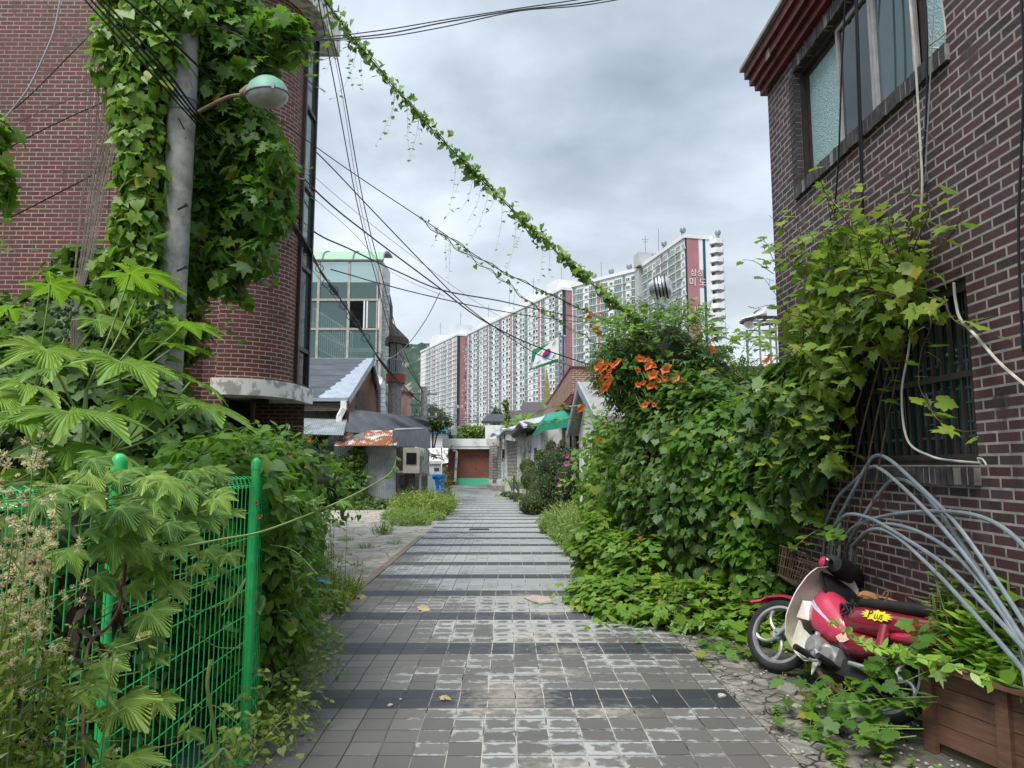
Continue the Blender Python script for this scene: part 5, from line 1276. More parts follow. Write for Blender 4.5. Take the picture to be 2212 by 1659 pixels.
# white gabled house beside the ivy
wg = thing('white_house', 'white walled house with dull grey gabled roof half hidden by ivy', 'house', (3.6, 17, 0))
g0 = at(1252, 838, 16.5); xw = 1.84
b = MB(); zw = at(1250, 880, 15.5).z
b.prism([(xw, 14.2), (6, 14.2), (6, 19.8), (xw + .15, 19.8)], 0, 2.55); b.slab([(xw, 14.2, 2.55), (6, 14.2, 2.55), (6, 17, 3.4), (xw + .05, 17, 3.4)], (0, .1, 0)); 
b.slab([(xw, 14.25, 2.55), (xw + .05, 17.0, 3.35), (xw + .15, 19.7, 2.55)], (.1, 0, 0)); b.build('wall', M['white_wall'], wg)
b = MB(); xo = xw - .12
b.slab([(xo, 13.7, 2.50), (6.4, 13.7, 2.50), (6.4, 17, 3.55), (xo, 17, 3.55)], (0, 0, .12)); b.slab([(xo, 20.2, 2.50), (6.4, 20.2, 2.50), (6.4, 17, 3.55), (xo, 17, 3.55)], (0, 0, .12)); b.build('roof', M['roof_grey'], wg)
b = MB(); b.bar((xo - .02, 13.7, 2.53), (xo - .02, 17, 3.58), .05, .2); b.bar((xo - .02, 20.2, 2.53), (xo - .02, 17, 3.58), .05, .2); b.build('barge_board', M['metal_flash'], wg)
b = MB(); q = xw - .03; b.tube([(q, 15.0, 2.4), (q, 15.0, 0)], .05, 7); b.build('downpipe', M['old_white'], wg)
# white post and panel nearer
wp = thing('white_gate_post', 'white post beside a blue-grey corrugated panel showing through the ivy', 'post', (1.75, 11.9, 0))
q = gr(1319, 1142); b = MB(); b.box(q.x - .09, q.x + .09, q.y, q.y + .18, 0, 2.0); b.build('post', M['white_wall'], wp)
b = MB(); corr(b, (q.x + .1, q.y + .12, .05), (q.x + 1.4, q.y + .12, .05), (0, 0, 1.85), (0, -1, 0)); b.build('panel', plain('pale_blue_tin', (0.33, 0.40, 0.45), None, 2, .5, .05), wp)

# house hidden behind the ivy next to the brick building
hh = thing('ivy_covered_house', 'low house wholly overgrown by ivy with a pale roof edge and a dark porch', 'house', (3.6, 9.5, 0))
b = MB(); b.prism([(2.55, 8.4), (6, 8.4), (6, 13.0), (2.35, 13.0)], 0, 2.1); b.build('wall', M['wood_dark'], hh)
b = MB(); p = at(1665, 838, 8.6); b.slab([at(1580, 880, 8.9), at(1660, 825, 8.9), at(1760, 828, 8.9), at(1760, 880, 8.9)], (0, .9, 0)); b.slab([at(1576, 882, 8.75), at(1650, 826, 8.75), at(1655, 834, 8.75), at(1582, 890, 8.75)], (0, .1, 0), 1); b.slab([at(1650, 824, 8.75), at(1705, 824, 8.75), at(1705, 832, 8.75), at(1650, 832, 8.75)], (0, .1, 0), 1); b.build('roof', [M['roof_grey'], M['old_white']], hh)
b = MB(); q = at(1692, 848, 8.2)
for k, (x, y) in enumerate(((1678, 843), (1697, 842), (1716, 842))):
    q = at(x, y, 8.2); b.box(q.x - .045, q.x + .05, 8.15, 8.25, q.z - .16, q.z + .12)
b.box(at(1705, 1, 8.2).x, at(1750, 1, 8.2).x, 8.25, 8.3, at(1, 885, 8.2).z, at(1, 815, 8.2).z); b.build('meter_boxes', plain('olive_meter_box', (0.22, 0.22, 0.13), (0.14, 0.14, 0.09), 5, .5, .1), hh, bevel=.01)

# loudspeaker frame
ls = thing('loudspeaker_tower', 'rusty octagonal frame with pale horn loudspeakers above the foliage', 'loudspeaker', at(1618, 700, 24))
def U(x, y, Y=24): return at(x, y, Y)
cx = U(1618, 1).x; zt_ = U(1, 690).z
b = MB(); oc = [(cx + .74 * math.cos(R(22.5 + 45 * k)), 24 + .74 * math.sin(R(22.5 + 45 * k))) for k in range(8)]; ic = [(cx + .58 * math.cos(R(22.5 + 45 * k)), 24 + .58 * math.sin(R(22.5 + 45 * k))) for k in range(8)]
for k in range(8):
    j = (k + 1) % 8; b.hexa([(*oc[k], zt_ - .06), (*oc[j], zt_ - .06), (*ic[j], zt_ - .06), (*ic[k], zt_ - .06), (*oc[k], zt_ + .02), (*oc[j], zt_ + .02), (*ic[j], zt_ + .02), (*ic[k], zt_ + .02)])
b.box(cx - .6, cx + .6, 23.97, 24.03, zt_ - .04, zt_); b.box(cx - .03, cx + .03, 23.4, 24.6, zt_ - .04, zt_)
b.build('platform', M['iron'], ls)
b = MB()
for s_ in (-.5, -.18, .18, .5): b.tube([(cx + s_, 23.6 + abs(s_), zt_ - .05), (cx + s_, 23.6 + abs(s_), 0)], .035, 6)
b.tube([(cx - .5, 24, zt_ - .6), (cx + .5, 24, zt_ - .6)], .03, 5); b.tube([(cx - .5, 24, zt_ - .35), (cx + .5, 24, zt_ - .35)], .03, 5)
b.build('mast', M['steel'], ls)
b = MB(); o = U(1634, 681); ax = Vector((1, -.45, .22)).normalized(); b.lathe([(.03, -.5), (.04, -.1), (.05, .1), (.09, .22), (.17, .33), (.19, .34), (.16, .31), (.07, .2), (.02, .05)], o, ax, k=20); b.build('horn', M['apt_white'], ls, smooth=True)
b = MB(); b.lathe([(.03, -.3), (.05, -.05), (.07, .05), (.15, .2), (.17, .21), (.13, .17), (.02, .05)], U(1617, 705), Vector((-.3, -1, 0)), k=20); b.build('horn', M['apt_white'], ls, smooth=True)
# chimney turbine in the ivy
tv = thing('roof_turbine', 'silver ribbed chimney cowl poking out of the trumpet vine', 'vent', at(1428, 640, 14))
b = MB(); o = at(1430, 628, 14); b.tube([o + Vector((0, 0, -2.5)), o], .15, 12); b.lathe([(.16, -.24), (.24, -.12), (.26, 0), (.23, .12), (.12, .2)], o + Vector((0, 0, .05)), (1, -.3, .15), k=20)
b.build('cowl', M['tin'], tv, smooth=True)
b = MB()
for k in range(4): b.lathe([(.265, -.13 + k * .07), (.265, -.105 + k * .07)], o + Vector((0, 0, .05)), (1, -.3, .15), k=20)
b.build('cowl_ribs', M['cable'], tv)

# flags
def flag_mat():
    m = NT('tri_colour_flag'); return m
fg = thing('flag', 'white flag with red and blue disc and black bars flying above the lane', 'flag', at(1207, 760, 44), 'flags above the lane')
F_ = lambda x, y: at(x, y, 44)
P = []
TL, TR, BR, BL = F_(1206, 727), F_(1158, 765), F_(1150, 793), F_(1207, 774)
def fpt(u, v):  # u 0 at the pole
    p = TL.lerp(TR, u).lerp(BL.lerp(BR, u), v); return p + Vector((0, .035 * math.sin(u * 9 + v * 2), 0))
b = MB(); b.grid([[fpt(j / 12, i / 8) for j in range(13)] for i in range(9)], 0, (0, .015, 0)); fo = b.build('cloth', M['apt_white'], fg, smooth=True, weld=True)
def patch(name, mat, pts, off=-.08):
    b = MB(); b.face([fpt(u, v) + Vector((0, off, 0)) for u, v in pts][::-1]); b.build(name, mat, fo)
redm = plain('flag_red', (0.60, 0.02, 0.03), None, 3, .7, 0); blum = plain('flag_blue', (0.01, 0.03, 0.22), None, 3, .7, 0)
cc_ = (.5, .48)
patch('red_half', redm, [(cc_[0] + .17 * math.cos(t), cc_[1] - .24 * math.sin(t)) for t in [R(k * 15) for k in range(13)]])
patch('blue_half', blum, [(cc_[0] - .17 * math.cos(t), cc_[1] + .24 * math.sin(t)) for t in [R(k * 15) for k in range(13)]])
for (u, v) in ((.2, .16), (.2, .82), (.8, .2), (.8, .8)):
    b = MB()
    for k in range(3):
        w_ = (k - 1) * .045; pts = [(u - .07 + w_, v - .10 + abs(w_)), (u - .045 + w_, v - .10 + abs(w_)), (u + .05 + w_, v + .09), (u + .025 + w_, v + .09)]
        b.face([fpt(a, c_) + Vector((0, -.08, 0)) for a, c_ in pts][::-1])
    b.build('bars', M['cable'], fo)
fg2 = thing('flag', 'green flag with white lettering hanging behind the white flag', 'flag', at(1205, 790, 44.6), 'flags above the lane')
F_ = lambda x, y: at(x, y, 44.6)
TL, TR, BR, BL = F_(1200, 735), F_(1150, 757), F_(1145, 800), F_(1206, 781)
b = MB(); b.grid([[fpt(j / 12, i / 8) for j in range(13)] for i in range(9)], 0, (0, .015, 0)); fo2 = b.build('cloth', plain('flag_green', (0.02, 0.24, 0.12), None, 3, .7, 0), fg2, smooth=True, weld=True)
lettering('을', .42, at(1152, 789, 44.3), (1, 0, .35), (-.35, 0, 1), M['apt_white'], fg2)
for k, (x, yt) in enumerate(((1209, 722), (1214, 728), (1220, 730))):
    t = thing('flagpole', ['steel flagpole carrying the white flag, leftmost of three', 'middle one of the three steel flagpoles', 'rightmost of the three steel flagpoles'][k], 'flagpole', (at(x, 1, 45).x, 45, 0), 'flagpoles behind the parapet')
    b = MB(); q = at(x, yt, 45); b.tube([(q.x, 45, 0), q], [.09, .05], 8); b.build('pole', M['steel'], t, smooth=True)
    b = MB(); b.ell((q.x, q.y, q.z + .08), (.11, .11, .11), 8, 6); b.build('finial', M['steel'], t)
t = thing('yellow_steeple', 'thin yellow lattice mast behind the parapet building', 'mast', (at(1181, 1, 120).x, 120, 0))
b = MB(); q = at(1181, 795, 120); 
b.lathe([(1.5, 0), (.75, q.z - 4), (.05, q.z)], (q.x, 120, 0), k=4); b.build('mast', plain('yellow_paint', (0.30, 0.24, 0.09), (0.2, 0.16, 0.07), 2, .8, 0), t)
# ================================================================ GREEN MESH FENCE
FB = [Vector((-1.42, .35, 0)), Vector((-1.47, 2.72, 0)), Vector((-1.50, 4.28, 0)), Vector((-1.85, 6.3, 0)), Vector((-2.32, 8.2, 0))]
for i in (1, 2, 3, 4):
    p = FB[i]; t = thing('fence_post', ['', 'round green fence post nearest the camera, wrapped in hop leaves', 'round green fence post at the free end of the clear mesh', 'green fence post buried in morning glory vines', 'far green fence post at the end of the vine-covered fence'][i], 'fence post', p, 'green fence posts')
    b = MB(); b.lathe([(.0265, 0), (.0265, 1.66)], p, k=20); b.build('post', M['green_paint'], t, smooth=True)
    b = MB(); b.lathe([(.029, 1.655), (.029, 1.69), (.024, 1.71), (.012, 1.722), (.002, 1.724)], p, k=20); b.build('post_cap', M['green_paint'], t, smooth=True)
    b = MB(); b.lathe([(.07, 0), (.07, .008)], p, k=4); b.build('base_plate', M['green_paint'], t)
for i in range(4):
    a, c_ = FB[i], FB[i + 1]; d = (c_ - a); L = d.length; d.normalize(); n = Vector((d.y, -d.x, 0))
    t = thing('mesh_fence', ['green wire mesh panel nearest the camera at the left edge', 'green wire mesh panel between the two clear green posts', 'green mesh panel under the spilling morning glory', 'last green mesh panel hidden in the vines'][i], 'fence', a, 'green mesh fence panels')
    b = MB(); k = int(L / .062)
    for j in range(1, k):
        p = a + d * (L * j / k) + n * .012; pts = [p + Vector((0, 0, .06)), p + Vector((0, 0, 1.56)), p + Vector((0, 0, 1.60)) - n * .012, p + Vector((0, 0, 1.615)) - n * .04, p + Vector((0, 0, 1.595)) - n * .062, p + Vector((0, 0, 1.565)) - n * .05, p + Vector((0, 0, 1.555)) - n * .015]
        b.tube(pts, .0027, 5)
    b.build('upright_wires', M['green_paint'], t)
    b = MB()
    for j in range(11): z = .10 + j * .145; b.tube([a + d * .03 + Vector((0, 0, z)), c_ - d * .03 + Vector((0, 0, z))], .0027, 5)
    for dz, o in ((1.60, -.035), (1.57, -.06)): b.tube([a + d * .03 + n * o + Vector((0, 0, dz)), c_ - d * .03 + n * o + Vector((0, 0, dz))], .003, 5)
    b.build('cross_wires', M['green_paint'], t)

# ================================================================ UTILITY POLE with street lamp
up = thing('utility_pole', 'tall weathered concrete utility pole on the left, wrapped in climbing vines', 'utility pole', (-3.42, 7.3, 0))
PX, PY = at(371, 640, 7.3).x, 7.3
up.location = (PX, PY, 0)
b = MB(); b.tube([(PX, PY, 0), (PX, PY, 9.5)], [.150, .134], 20); b.build('pole', M['pole_concrete'], up, smooth=True)
b = MB()
for z in (at(1, 240, 7.3).z, at(1, 215, 7.3).z, at(1, 60, 7.3).z): b.lathe([(.147, z - .02), (.153, z - .02), (.153, z + .02), (.147, z + .02)], (PX, PY, 0), k=20)
b.build('steel_band', M['steel'], up)
b = MB(); z0, z1 = at(1, 350, 7.3).z, at(1, 225, 7.3).z; b.tube([(PX - .16, PY - .03, z0 - .5), (PX - .16, PY - .03, z1), (PX - .13, PY - .09, z1 + .08)], .022, 8); b.build('conduit', M['cable'], up)
for (x, y) in ((385, 452), (383, 585)):
    q = at(x, y, 7.15); b = MB(); b.tube([q, q + Vector((.10, -.05, .02))], .012, 6); b.lathe([(.02, 0), (.02, .015)], q + Vector((.10, -.05, .02)), (1, -.5, .2), k=8); b.build('step_bolt', M['iron'], up)
lp = thing('street_lamp', 'green and white oval street lamp on a rusty arm from the utility pole', 'street lamp', at(575, 205, 7.0))
o = at(577, 206, 7.0)
ax = Vector((.30, -.45, -1)).normalized()
b = MB(); ea = Vector((1, .0, .1)).normalized(); 
def lampring(s, h, n=24):
    eb = Vector((0, 1, -.05)).normalized(); nn = ea.cross(eb)
    return [o + ea * (.225 * s * math.cos(2 * math.pi * k / n)) + eb * (.17 * s * math.sin(2 * math.pi * k / n)) + nn * h for k in range(n)]
b.rings([lampring(.12, .20), lampring(.5, .18), lampring(.8, .125), lampring(.95, .05), lampring(1.0, 0)]); b.build('housing', plain('faded_green_enamel', (0.10, 0.36, 0.24), (0.22, 0.34, 0.26), 9, .5, .1), lp, smooth=True)
b = MB(); b.rings([lampring(.98, -.002), lampring(.95, -.03), lampring(.80, -.075), lampring(.5, -.105), lampring(.12, -.118)]); b.build('lens', plain('dusty_lens', (0.50, 0.50, 0.47), (0.30, 0.29, 0.27), 6, .25, .05), lp, smooth=True)
b = MB(); b.rings([lampring(1.02, .012), lampring(1.05, .004), lampring(1.05, -.008), lampring(1.0, -.014)]); b.build('rim', M['steel'], lp)
b = MB(); p0 = o - ea * .17 + Vector((0, 0, .03)); b.tube([o - ea * .05 + Vector((0, 0, .09)), p0 + Vector((-.02, 0, .02)), p0 - ea * .10], [.05, .075, .045], 12); b.tube(crom([p0 - ea * .08, p0 - ea * .3 + Vector((0, .05, .0)), Vector((PX, PY, p0.z - .15))], 6), .022, 8)
b.build('lamp_arm', plain('rusty_yellow_arm', (0.22, 0.15, 0.08), (0.10, 0.07, 0.045), 9, .6, .1), lp, smooth=True)
b = MB(); q = lampring(1.0, 0)[20]; b.obox(q + Vector((0, -.01, 0)), (.012, 0, 0), (0, .006, 0), (0, 0, .03)); b.build('clip', M['steel'], lp)

# ================================================================ SCOOTER leaning on the wall
M['moto_red'] = plain('faded_moped_red', (0.40, 0.022, 0.055), (0.30, 0.016, 0.04), 4, .25, 0, coat=.6, spec=.5)
M['moto_pink'] = plain('sun_faded_red', (0.55, 0.05, 0.10), (0.44, 0.03, 0.07), 3, .32, 0, coat=.4)
M['moto_maroon'] = plain('moped_maroon', (0.16, 0.010, 0.020), (0.22, 0.02, 0.035), 3, .22, 0, coat=.7)
M['moto_white'] = plain('yellowed_white_plastic', (0.70, 0.68, 0.61), (0.48, 0.45, 0.37), 5, .4, .05, coat=.2)
M['tyre'] = plain('tyre_rubber', (0.026, 0.026, 0.027), (0.016, 0.016, 0.017), 14, .8, .3)
M['alloy'] = plain('dull_alloy', (0.50, 0.50, 0.49), (0.30, 0.29, 0.28), 9, .38, .1, .6)
M['seat'] = plain('torn_black_seat', (0.022, 0.022, 0.022), (0.012, 0.012, 0.012), 6, .6, .3)
M['foam'] = plain('brown_seat_foam', (0.34, 0.17, 0.06), (0.16, 0.08, 0.03), 7, .95, .9, bscale=25)
M['rusty'] = plain('rusty_steel', (0.13, 0.07, 0.05), (0.06, 0.035, 0.028), 12, .8, .4)
M['amber'] = plain('amber_lens', (0.60, 0.20, 0.02), (0.50, 0.15, 0.01), 5, .2, 0)
M['sticker_yellow'] = plain('yellow_sticker', (0.80, 0.70, 0.04), None, 5, .4, 0)
SCO = thing('moped', 'abandoned red and white moped leaning against the brick wall with torn seat', 'moped', (2.44, 4.86, 0))
fwd = Vector((-.225, .974, 0)); lean = R(27); side = Vector((fwd.y, -fwd.x, 0))   # side = toward the wall
RM = Matrix((fwd, -side, Vector((0, 0, 1)))).transposed()                       # local x forward, y to the left, z up
LN = Matrix.Rotation(lean, 3, 'X')
ORG = Vector((2.44, 4.86, 0))
def ML(p): return ORG + RM @ (LN @ Vector(p))
STEER = R(24); sp0 = Vector((1.10, 0, 0)); SM = Matrix.Rotation(STEER, 3, 'Z')
def MS(p): return ML(sp0 + SM @ (Vector(p) - sp0))   # the steered front end
class LB(MB):
    def place(s, f, *a, **k):
        s.v = [tuple(f(p)) for p in s.v]; return s.build(*a, **k)
def lean_check(): pass
def sup(c, hw, hh, k=18, e=2.6):
    """superellipse ring in the local yz plane at x"""
    out = []
    for j in range(k):
        t = 2 * math.pi * j / k; cs, sn = math.cos(t), math.sin(t)
        out.append(Vector((c[0], c[1] + hw * math.copysign(abs(cs) ** (2 / e), cs), c[2] + hh * math.copysign(abs(sn) ** (2 / e), sn))))
    return out
def wheel(parent, f, cx, name):
    t = bpy.data.objects.new(name, None); COL.objects.link(t); t.parent = parent; t.location = (0, 0, 0)
    k = 40; Rr, rt_ = .255, .040
    b = LB(); rg = []
    for i in range(k + 1):
        a = 2 * math.pi * i / k; rg.append([Vector((cx + (Rr + rt_ * math.cos(2 * math.pi * j / 12)) * math.cos(a), rt_ * .92 * math.sin(2 * math.pi * j / 12), .295 + (Rr + rt_ * math.cos(2 * math.pi * j / 12)) * math.sin(a))) for j in range(12)])
    b.rings(rg, cap=False); b.place(f, 'tyre', M['tyre'], t, smooth=True)
    b = LB(); rg = []
    for i in range(k + 1):
        a = 2 * math.pi * i / k; rg.append([Vector((cx + r_ * math.cos(a), y, .295 + r_ * math.sin(a))) for r_, y in ((.235, -.03), (.235, .03), (.215, .032), (.205, .018), (.205, -.018), (.215, -.032))])
    b.rings(rg, cap=False); b.lathe([(.045, -.045), (.045, .045)], (cx, 0, .295), (0, 1, 0), k=16)
    b.lathe([(.012, -.09), (.012, .09)], (cx, 0, .295), (0, 1, 0), k=8)
    for s_ in range(5):
        a0 = R(72 * s_ + 20); pts = []
        for i in range(8): q = i / 7; r_ = .03 + .185 * q; a = a0 + .55 * q * q; pts.append((cx + r_ * math.cos(a), 0, .295 + r_ * math.sin(a)))
        b.tube(pts, [.022, .019, .017, .016, .015, .015, .017, .02], 8)
    b.place(f, 'rim', M['alloy'], t, smooth=True); return t
wheel(SCO, ML, 0.0, 'wheel'); wheel(SCO, MS, 1.22, 'wheel')
def loft(name, mat, secs, parent=SCO, f=ML, e=2.6, k=18):
    b = LB(); b.rings([sup((x, y, z), hw, hh, k, e) for x, y, z, hw, hh in secs]); return b.place(f, name, mat, parent, smooth=True, weld=True)
bulge = loft('front_cover', M['moto_pink'], [(.93, 0, .60, .03, .04), (.915, 0, .60, .095, .12), (.87, 0, .60, .135, .165), (.78, 0, .57, .16, .185), (.68, 0, .54, .155, .17), (.58, 0, .51, .125, .13), (.50, 0, .50, .08, .085), (.46, 0, .50, .03, .04)], e=2.3)
# white stripe band sticker on the left side of the cover
b = LB(); P = []
for i in range(9):
    t = i / 8; x = .905 - .36 * t; row = []
    for w_ in (-1, 1):
        z = .635 - .15 * t + w_ * (.024 * (1 - t) + .003); yy = .145 + .02 * math.sin(t * 3.1) - .035 * t * t
        hw = np.interp(x, [.5, .58, .68, .78, .87, .915, .93], [.08, .125, .155, .16, .135, .095, .03]); hh = np.interp(x, [.5, .58, .68, .78, .87, .915, .93], [.085, .13, .17, .185, .165, .12, .04]); zc = np.interp(x, [.5, .58, .68, .78, .87, .93], [.5, .51, .54, .57, .60, .60])
        q = max(0.0, 1 - abs((z - zc) / hh) ** 2.3); row.append(Vector((x, hw * q ** (1 / 2.3) + .004, z)))
    P.append(row)
b.grid(P); b.place(ML, 'white_stripe', plain('worn_white_sticker', (0.62, 0.58, 0.66), (0.42, 0.38, 0.50), 18, .5, 0), bulge)
rear = loft('side_cover', M['moto_maroon'], [(.54, 0, .60, .05, .05), (.50, 0, .60, .12, .09), (.36, 0, .60, .15, .11), (.15, 0, .62, .15, .10), (-.08, 0, .66, .12, .075), (-.30, 0, .71, .09, .05), (-.42, 0, .74, .05, .03)])
# yellow burst sticker with lettering
def side_y(x): return float(np.interp(x, [-.42, -.30, -.08, .15, .36, .5], [.05, .09, .12, .15, .15, .12]))
pts = []
rr = random.Random(6)
for k in range(28):
    a = 2 * math.pi * k / 28; r_ = 1.0 if k % 2 else .72; pts.append((.16 + .155 * r_ * math.cos(a), .645 + .042 * r_ * math.sin(a)))
b = LB(); b.face([Vector((x, .158, z + .06 * (.16 - x))) for x, z in pts]); st_ = b.place(ML, 'sticker', M['sticker_yellow'], rear)
for s_, sz, x_, z_ in (('P', .085, .215, .645), ('LUS', .048, .135, .638)):
    me = text_mesh(s_, sz, 0.0005); me.materials.clear(); me.materials.append(M['cable'])
    r_ = (RM @ (LN @ Vector((-1, 0, .06)))).normalized(); u_ = (RM @ (LN @ Vector((0, 0, 1)))).normalized(); u_ = (u_ - r_ * u_.dot(r_)).normalized(); n_ = r_.cross(u_)
    mt = Matrix((r_, u_, n_)).transposed().to_4x4(); me.transform(Matrix.Translation(ML((x_, .162, z_)) - ORG) @ mt)
    o_ = bpy.data.objects.new('lettering', me); COL.objects.link(o_); o_.parent = rear
loft('lower_cover', M['moto_maroon'], [(.56, 0, .42, .04, .03), (.50, 0, .42, .11, .07), (.38, 0, .42, .145, .095), (.24, 0, .43, .14, .085), (.12, 0, .46, .09, .05)])
b = LB(); pts = [(.47, .42), (.43, .455), (.40, .44), (.39, .47), (.36, .44), (.33, .43), (.37, .40), (.41, .39), (.44, .40)]
b.face([Vector((x, .152, z)) for x, z in pts]); b.place(ML, 'sticker', plain('orange_sticker', (0.7, 0.3, 0.12), (0.6, 0.5, 0.5), 30, .4, 0), SCO)
loft('tail', M['moto_red'], [(.12, .03, .545, .06, .035), (-.05, .06, .56, .06, .04), (-.25, .07, .59, .055, .038), (-.34, .07, .61, .05, .034)])
loft('turn_signal', M['amber'], [(-.34, .07, .61, .05, .034), (-.40, .07, .62, .045, .032), (-.46, .06, .625, .02, .02)])
loft('seat', M['seat'], [(.50, 0, .70, .05, .02), (.42, 0, .72, .11, .045), (.20, 0, .745, .12, .05), (-.05, 0, .775, .11, .05), (-.22, 0, .80, .08, .04)])
b = LB(); b.ell((.43, .02, .775), (.10, .09, .045), 14, 8, bump=.3); b.ell((.27, -.01, .80), (.10, .07, .02), 12, 7, bump=.5); b.place(ML, 'torn_foam', M['foam'], SCO)
b = LB()
rr = random.Random(12)
for k in range(26):
    x = .50 + rr.uniform(-.05, .05); z = .66 + rr.uniform(-.05, .05); y = .10 + rr.uniform(-.03, .04); b.tube([(x, y, z), (x + rr.uniform(-.04, .03), y + rr.uniform(0, .03), z - rr.uniform(.0, .05)), (x + rr.uniform(-.06, .05), y + rr.uniform(0, .02), z - rr.uniform(.03, .08))], [.012, .009, .003], 5)
b.place(ML, 'torn_cover', M['seat'], SCO)
# leg shield
b = LB(); P = []
for i in range(17):
    v = i / 16; z = .20 + .72 * v; row = []
    w_ = float(np.interp(v, [0, .08, .3, .6, .85, .95, 1], [.16, .23, .275, .275, .235, .20, .13]))
    xc_ = float(np.interp(v, [0, .15, .4, .8, 1], [.90, .97, 1.0, .975, .93]))
    for j in range(15):
        u = -1 + 2 * j / 14; row.append(Vector((xc_ - .07 * abs(u) ** 3 - .02, u * w_, z)))
    P.append(row)
b.grid(P, 0, (.014, 0, 0)); b.place(ML, 'leg_shield', M['moto_white'], SCO, smooth=True, weld=True)
# white lower fairing around the engine (left side), with the dark cut-out left open
b = LB(); P = []
for pts in ([(.93, .46), (.86, .40), (.74, .36), (.62, .33), (.52, .34), (.50, .26), (.60, .20), (.72, .17), (.84, .20), (.92, .26)],):
    b.slab([Vector((x, .135 + .05 * max(0, x - .75), z)) for x, z in pts], (0, -.012, 0))
b.slab([Vector((.93, .17, .46)), Vector((.93, .17, .60)), Vector((.90, .12, .62)), Vector((.84, .13, .47))], (0, -.01, 0))
b.slab([Vector((.55, .13, .26)), Vector((.60, .13, .10)), Vector((.66, .13, .24))], (0, -.01, 0)); b.place(ML, 'lower_fairing', M['moto_white'], SCO, bevel=.004)
# engine
b = LB(); b.lathe([(.07, .06), (.085, .14), (.08, .175), (.05, .18), (.045, .19), (.01, .19)], (.64, 0, .30), (0, 1, 0), k=24); b.lathe([(.05, .05), (.06, .15), (.055, .165), (.0, .165)], (.50, 0, .27), (0, 1, 0), k=20); b.box(.42, .70, -.09, .13, .22, .35)
b.tube([(.66, .15, .40), (.62, .16, .30), (.55, .16, .24)], .022, 8); b.place(ML, 'engine', M['alloy'], SCO, smooth=True)
b = LB(); b.box(.30, .90, -.05, .05, .34, .40); b.box(.1, .62, -.07, .07, .18, .3); b.tube([(.95, 0, .5), (.75, 0, .36), (.3, 0, .36), (.0, .06, .30)], .03, 8); b.place(ML, 'frame', M['seat'], SCO)
for x_ in (.62, .36): b = LB(); b.tube([(x_, .12, .22), (x_, .30, .225)], .012, 8); b.tube([(x_, .19, .22), (x_, .32, .228)], .024, 10); b.place(ML, 'footpeg', M['seat'], SCO)
b = LB(); b.tube([(.72, .17, .20), (.66, .185, .185), (.55, .18, .20), (.48, .17, .23)], .011, 8); b.tube([(.73, .17, .20), (.745, .17, .23)], .012, 8); b.place(ML, 'gear_lever', M['alloy'], SCO)
b = LB(); b.tube([(.60, .10, .16), (.44, .12, .09), (.26, .13, .06), (.20, .1, .08)], .018, 8); b.tube([(.60, .1, .16), (.44, -.1, .14)], .016, 8); b.tube([(.3, .12, .12), (.18, .15, .02)], .013, 6); b.place(ML, 'stand', M['rusty'], SCO)
b = LB(); b.tube([(.52, -.1, .2), (.2, -.13, .18), (-.2, -.14, .24), (-.35, -.14, .26)], [.02, .035, .04, .035], 10); b.place(ML, 'exhaust', M['rusty'], SCO)
b = LB(); b.tube([(.03, .13, .30), (.055, .13, .42)], .018, 10); b.tube([(.055, .13, .42), (.085, .13, .60)], .036, 12); b.place(ML, 'rear_shock', M['moto_maroon'], SCO, smooth=True)
b = LB()
for k in range(8): z = .31 + k * .016; b.lathe([(.024, 0), (.028, .004), (.024, .008)], (.03 + (z - .3) * .2, .13, z), (0, 0, 1), k=12)
b.tube([(0, .12, .295), (.3, .11, .28)], .018, 8); b.place(ML, 'shock_spring', M['alloy'], SCO)
b = LB()
for y in (-.11, .11): b.tube(crom([(.22, y, .80), (.18, y, .84), (-.1, y, .85), (-.42, y * .9, .87), (-.46, y * .3, .87)], 4), .009, 7)
for x in (.1, -.1, -.3): b.tube([(x, -.11, .85), (x, .11, .85)], .007, 6)
for x, y in ((.18, .11), (-.25, .11), (.18, -.11)): b.tube([(x, y, .85), (x, y, .76)], .007, 6)
b.place(ML, 'luggage_rack', M['rusty'], SCO)
# front end (steered)
b = LB()
for y in (-.07, .07): b.tube([(1.20, y, .29), (1.12, y, .45), (1.00, y, .70)], [.02, .022, .024], 10)
b.tube([(1.20, .07, .30), (1.20, .09, .30)], .022, 10); b.tube([(1.20, -.09, .295), (1.20, .09, .295)], .010, 8); b.tube([(1.03, 0, .62), (.955, 0, .93)], .022, 8); b.place(MS, 'fork', M['alloy'], SCO, smooth=True)
b = LB(); P = []
for i in range(15):
    a = R(28 + 118 * i / 14); r_ = .335 + (.03 if i < 4 else 0) * (4 - i) / 4; row = []
    for j in range(9):
        u = -1 + j / 4; w_ = .055 * (1 if i > 2 else .3 + .23 * i); row.append(Vector((1.22 + (r_ - .03 * u * u) * math.cos(a) + (.05 if i == 0 else 0), u * w_, .295 + (r_ - .03 * u * u) * math.sin(a))))
    P.append(row)
b.grid(P, 0, (0, 0, -.004)); b.slab([Vector((1.12, .055, .60)), Vector((1.0, .06, .62)), Vector((1.02, .06, .45)), Vector((1.08, .055, .48))], (0, -.004, 0)); b.slab([Vector((1.12, -.055, .60)), Vector((1.0, -.06, .62)), Vector((1.02, -.06, .45)), Vector((1.08, -.055, .48))], (0, .004, 0)); b.place(MS, 'front_fender', M['moto_red'], SCO, smooth=True)
def lat(name, mat, secs, e=2.4):  # loft across (along y)
    b = LB(); b.rings([[Vector((p.z, y, p.y)) for p in [Vector((0, q[1], q[2])) for q in sup((0, z, x), hz, hx, 18, e)]] for y, x, z, hx, hz in secs]); return b.place(MS, name, mat, SCO, smooth=True, weld=True)
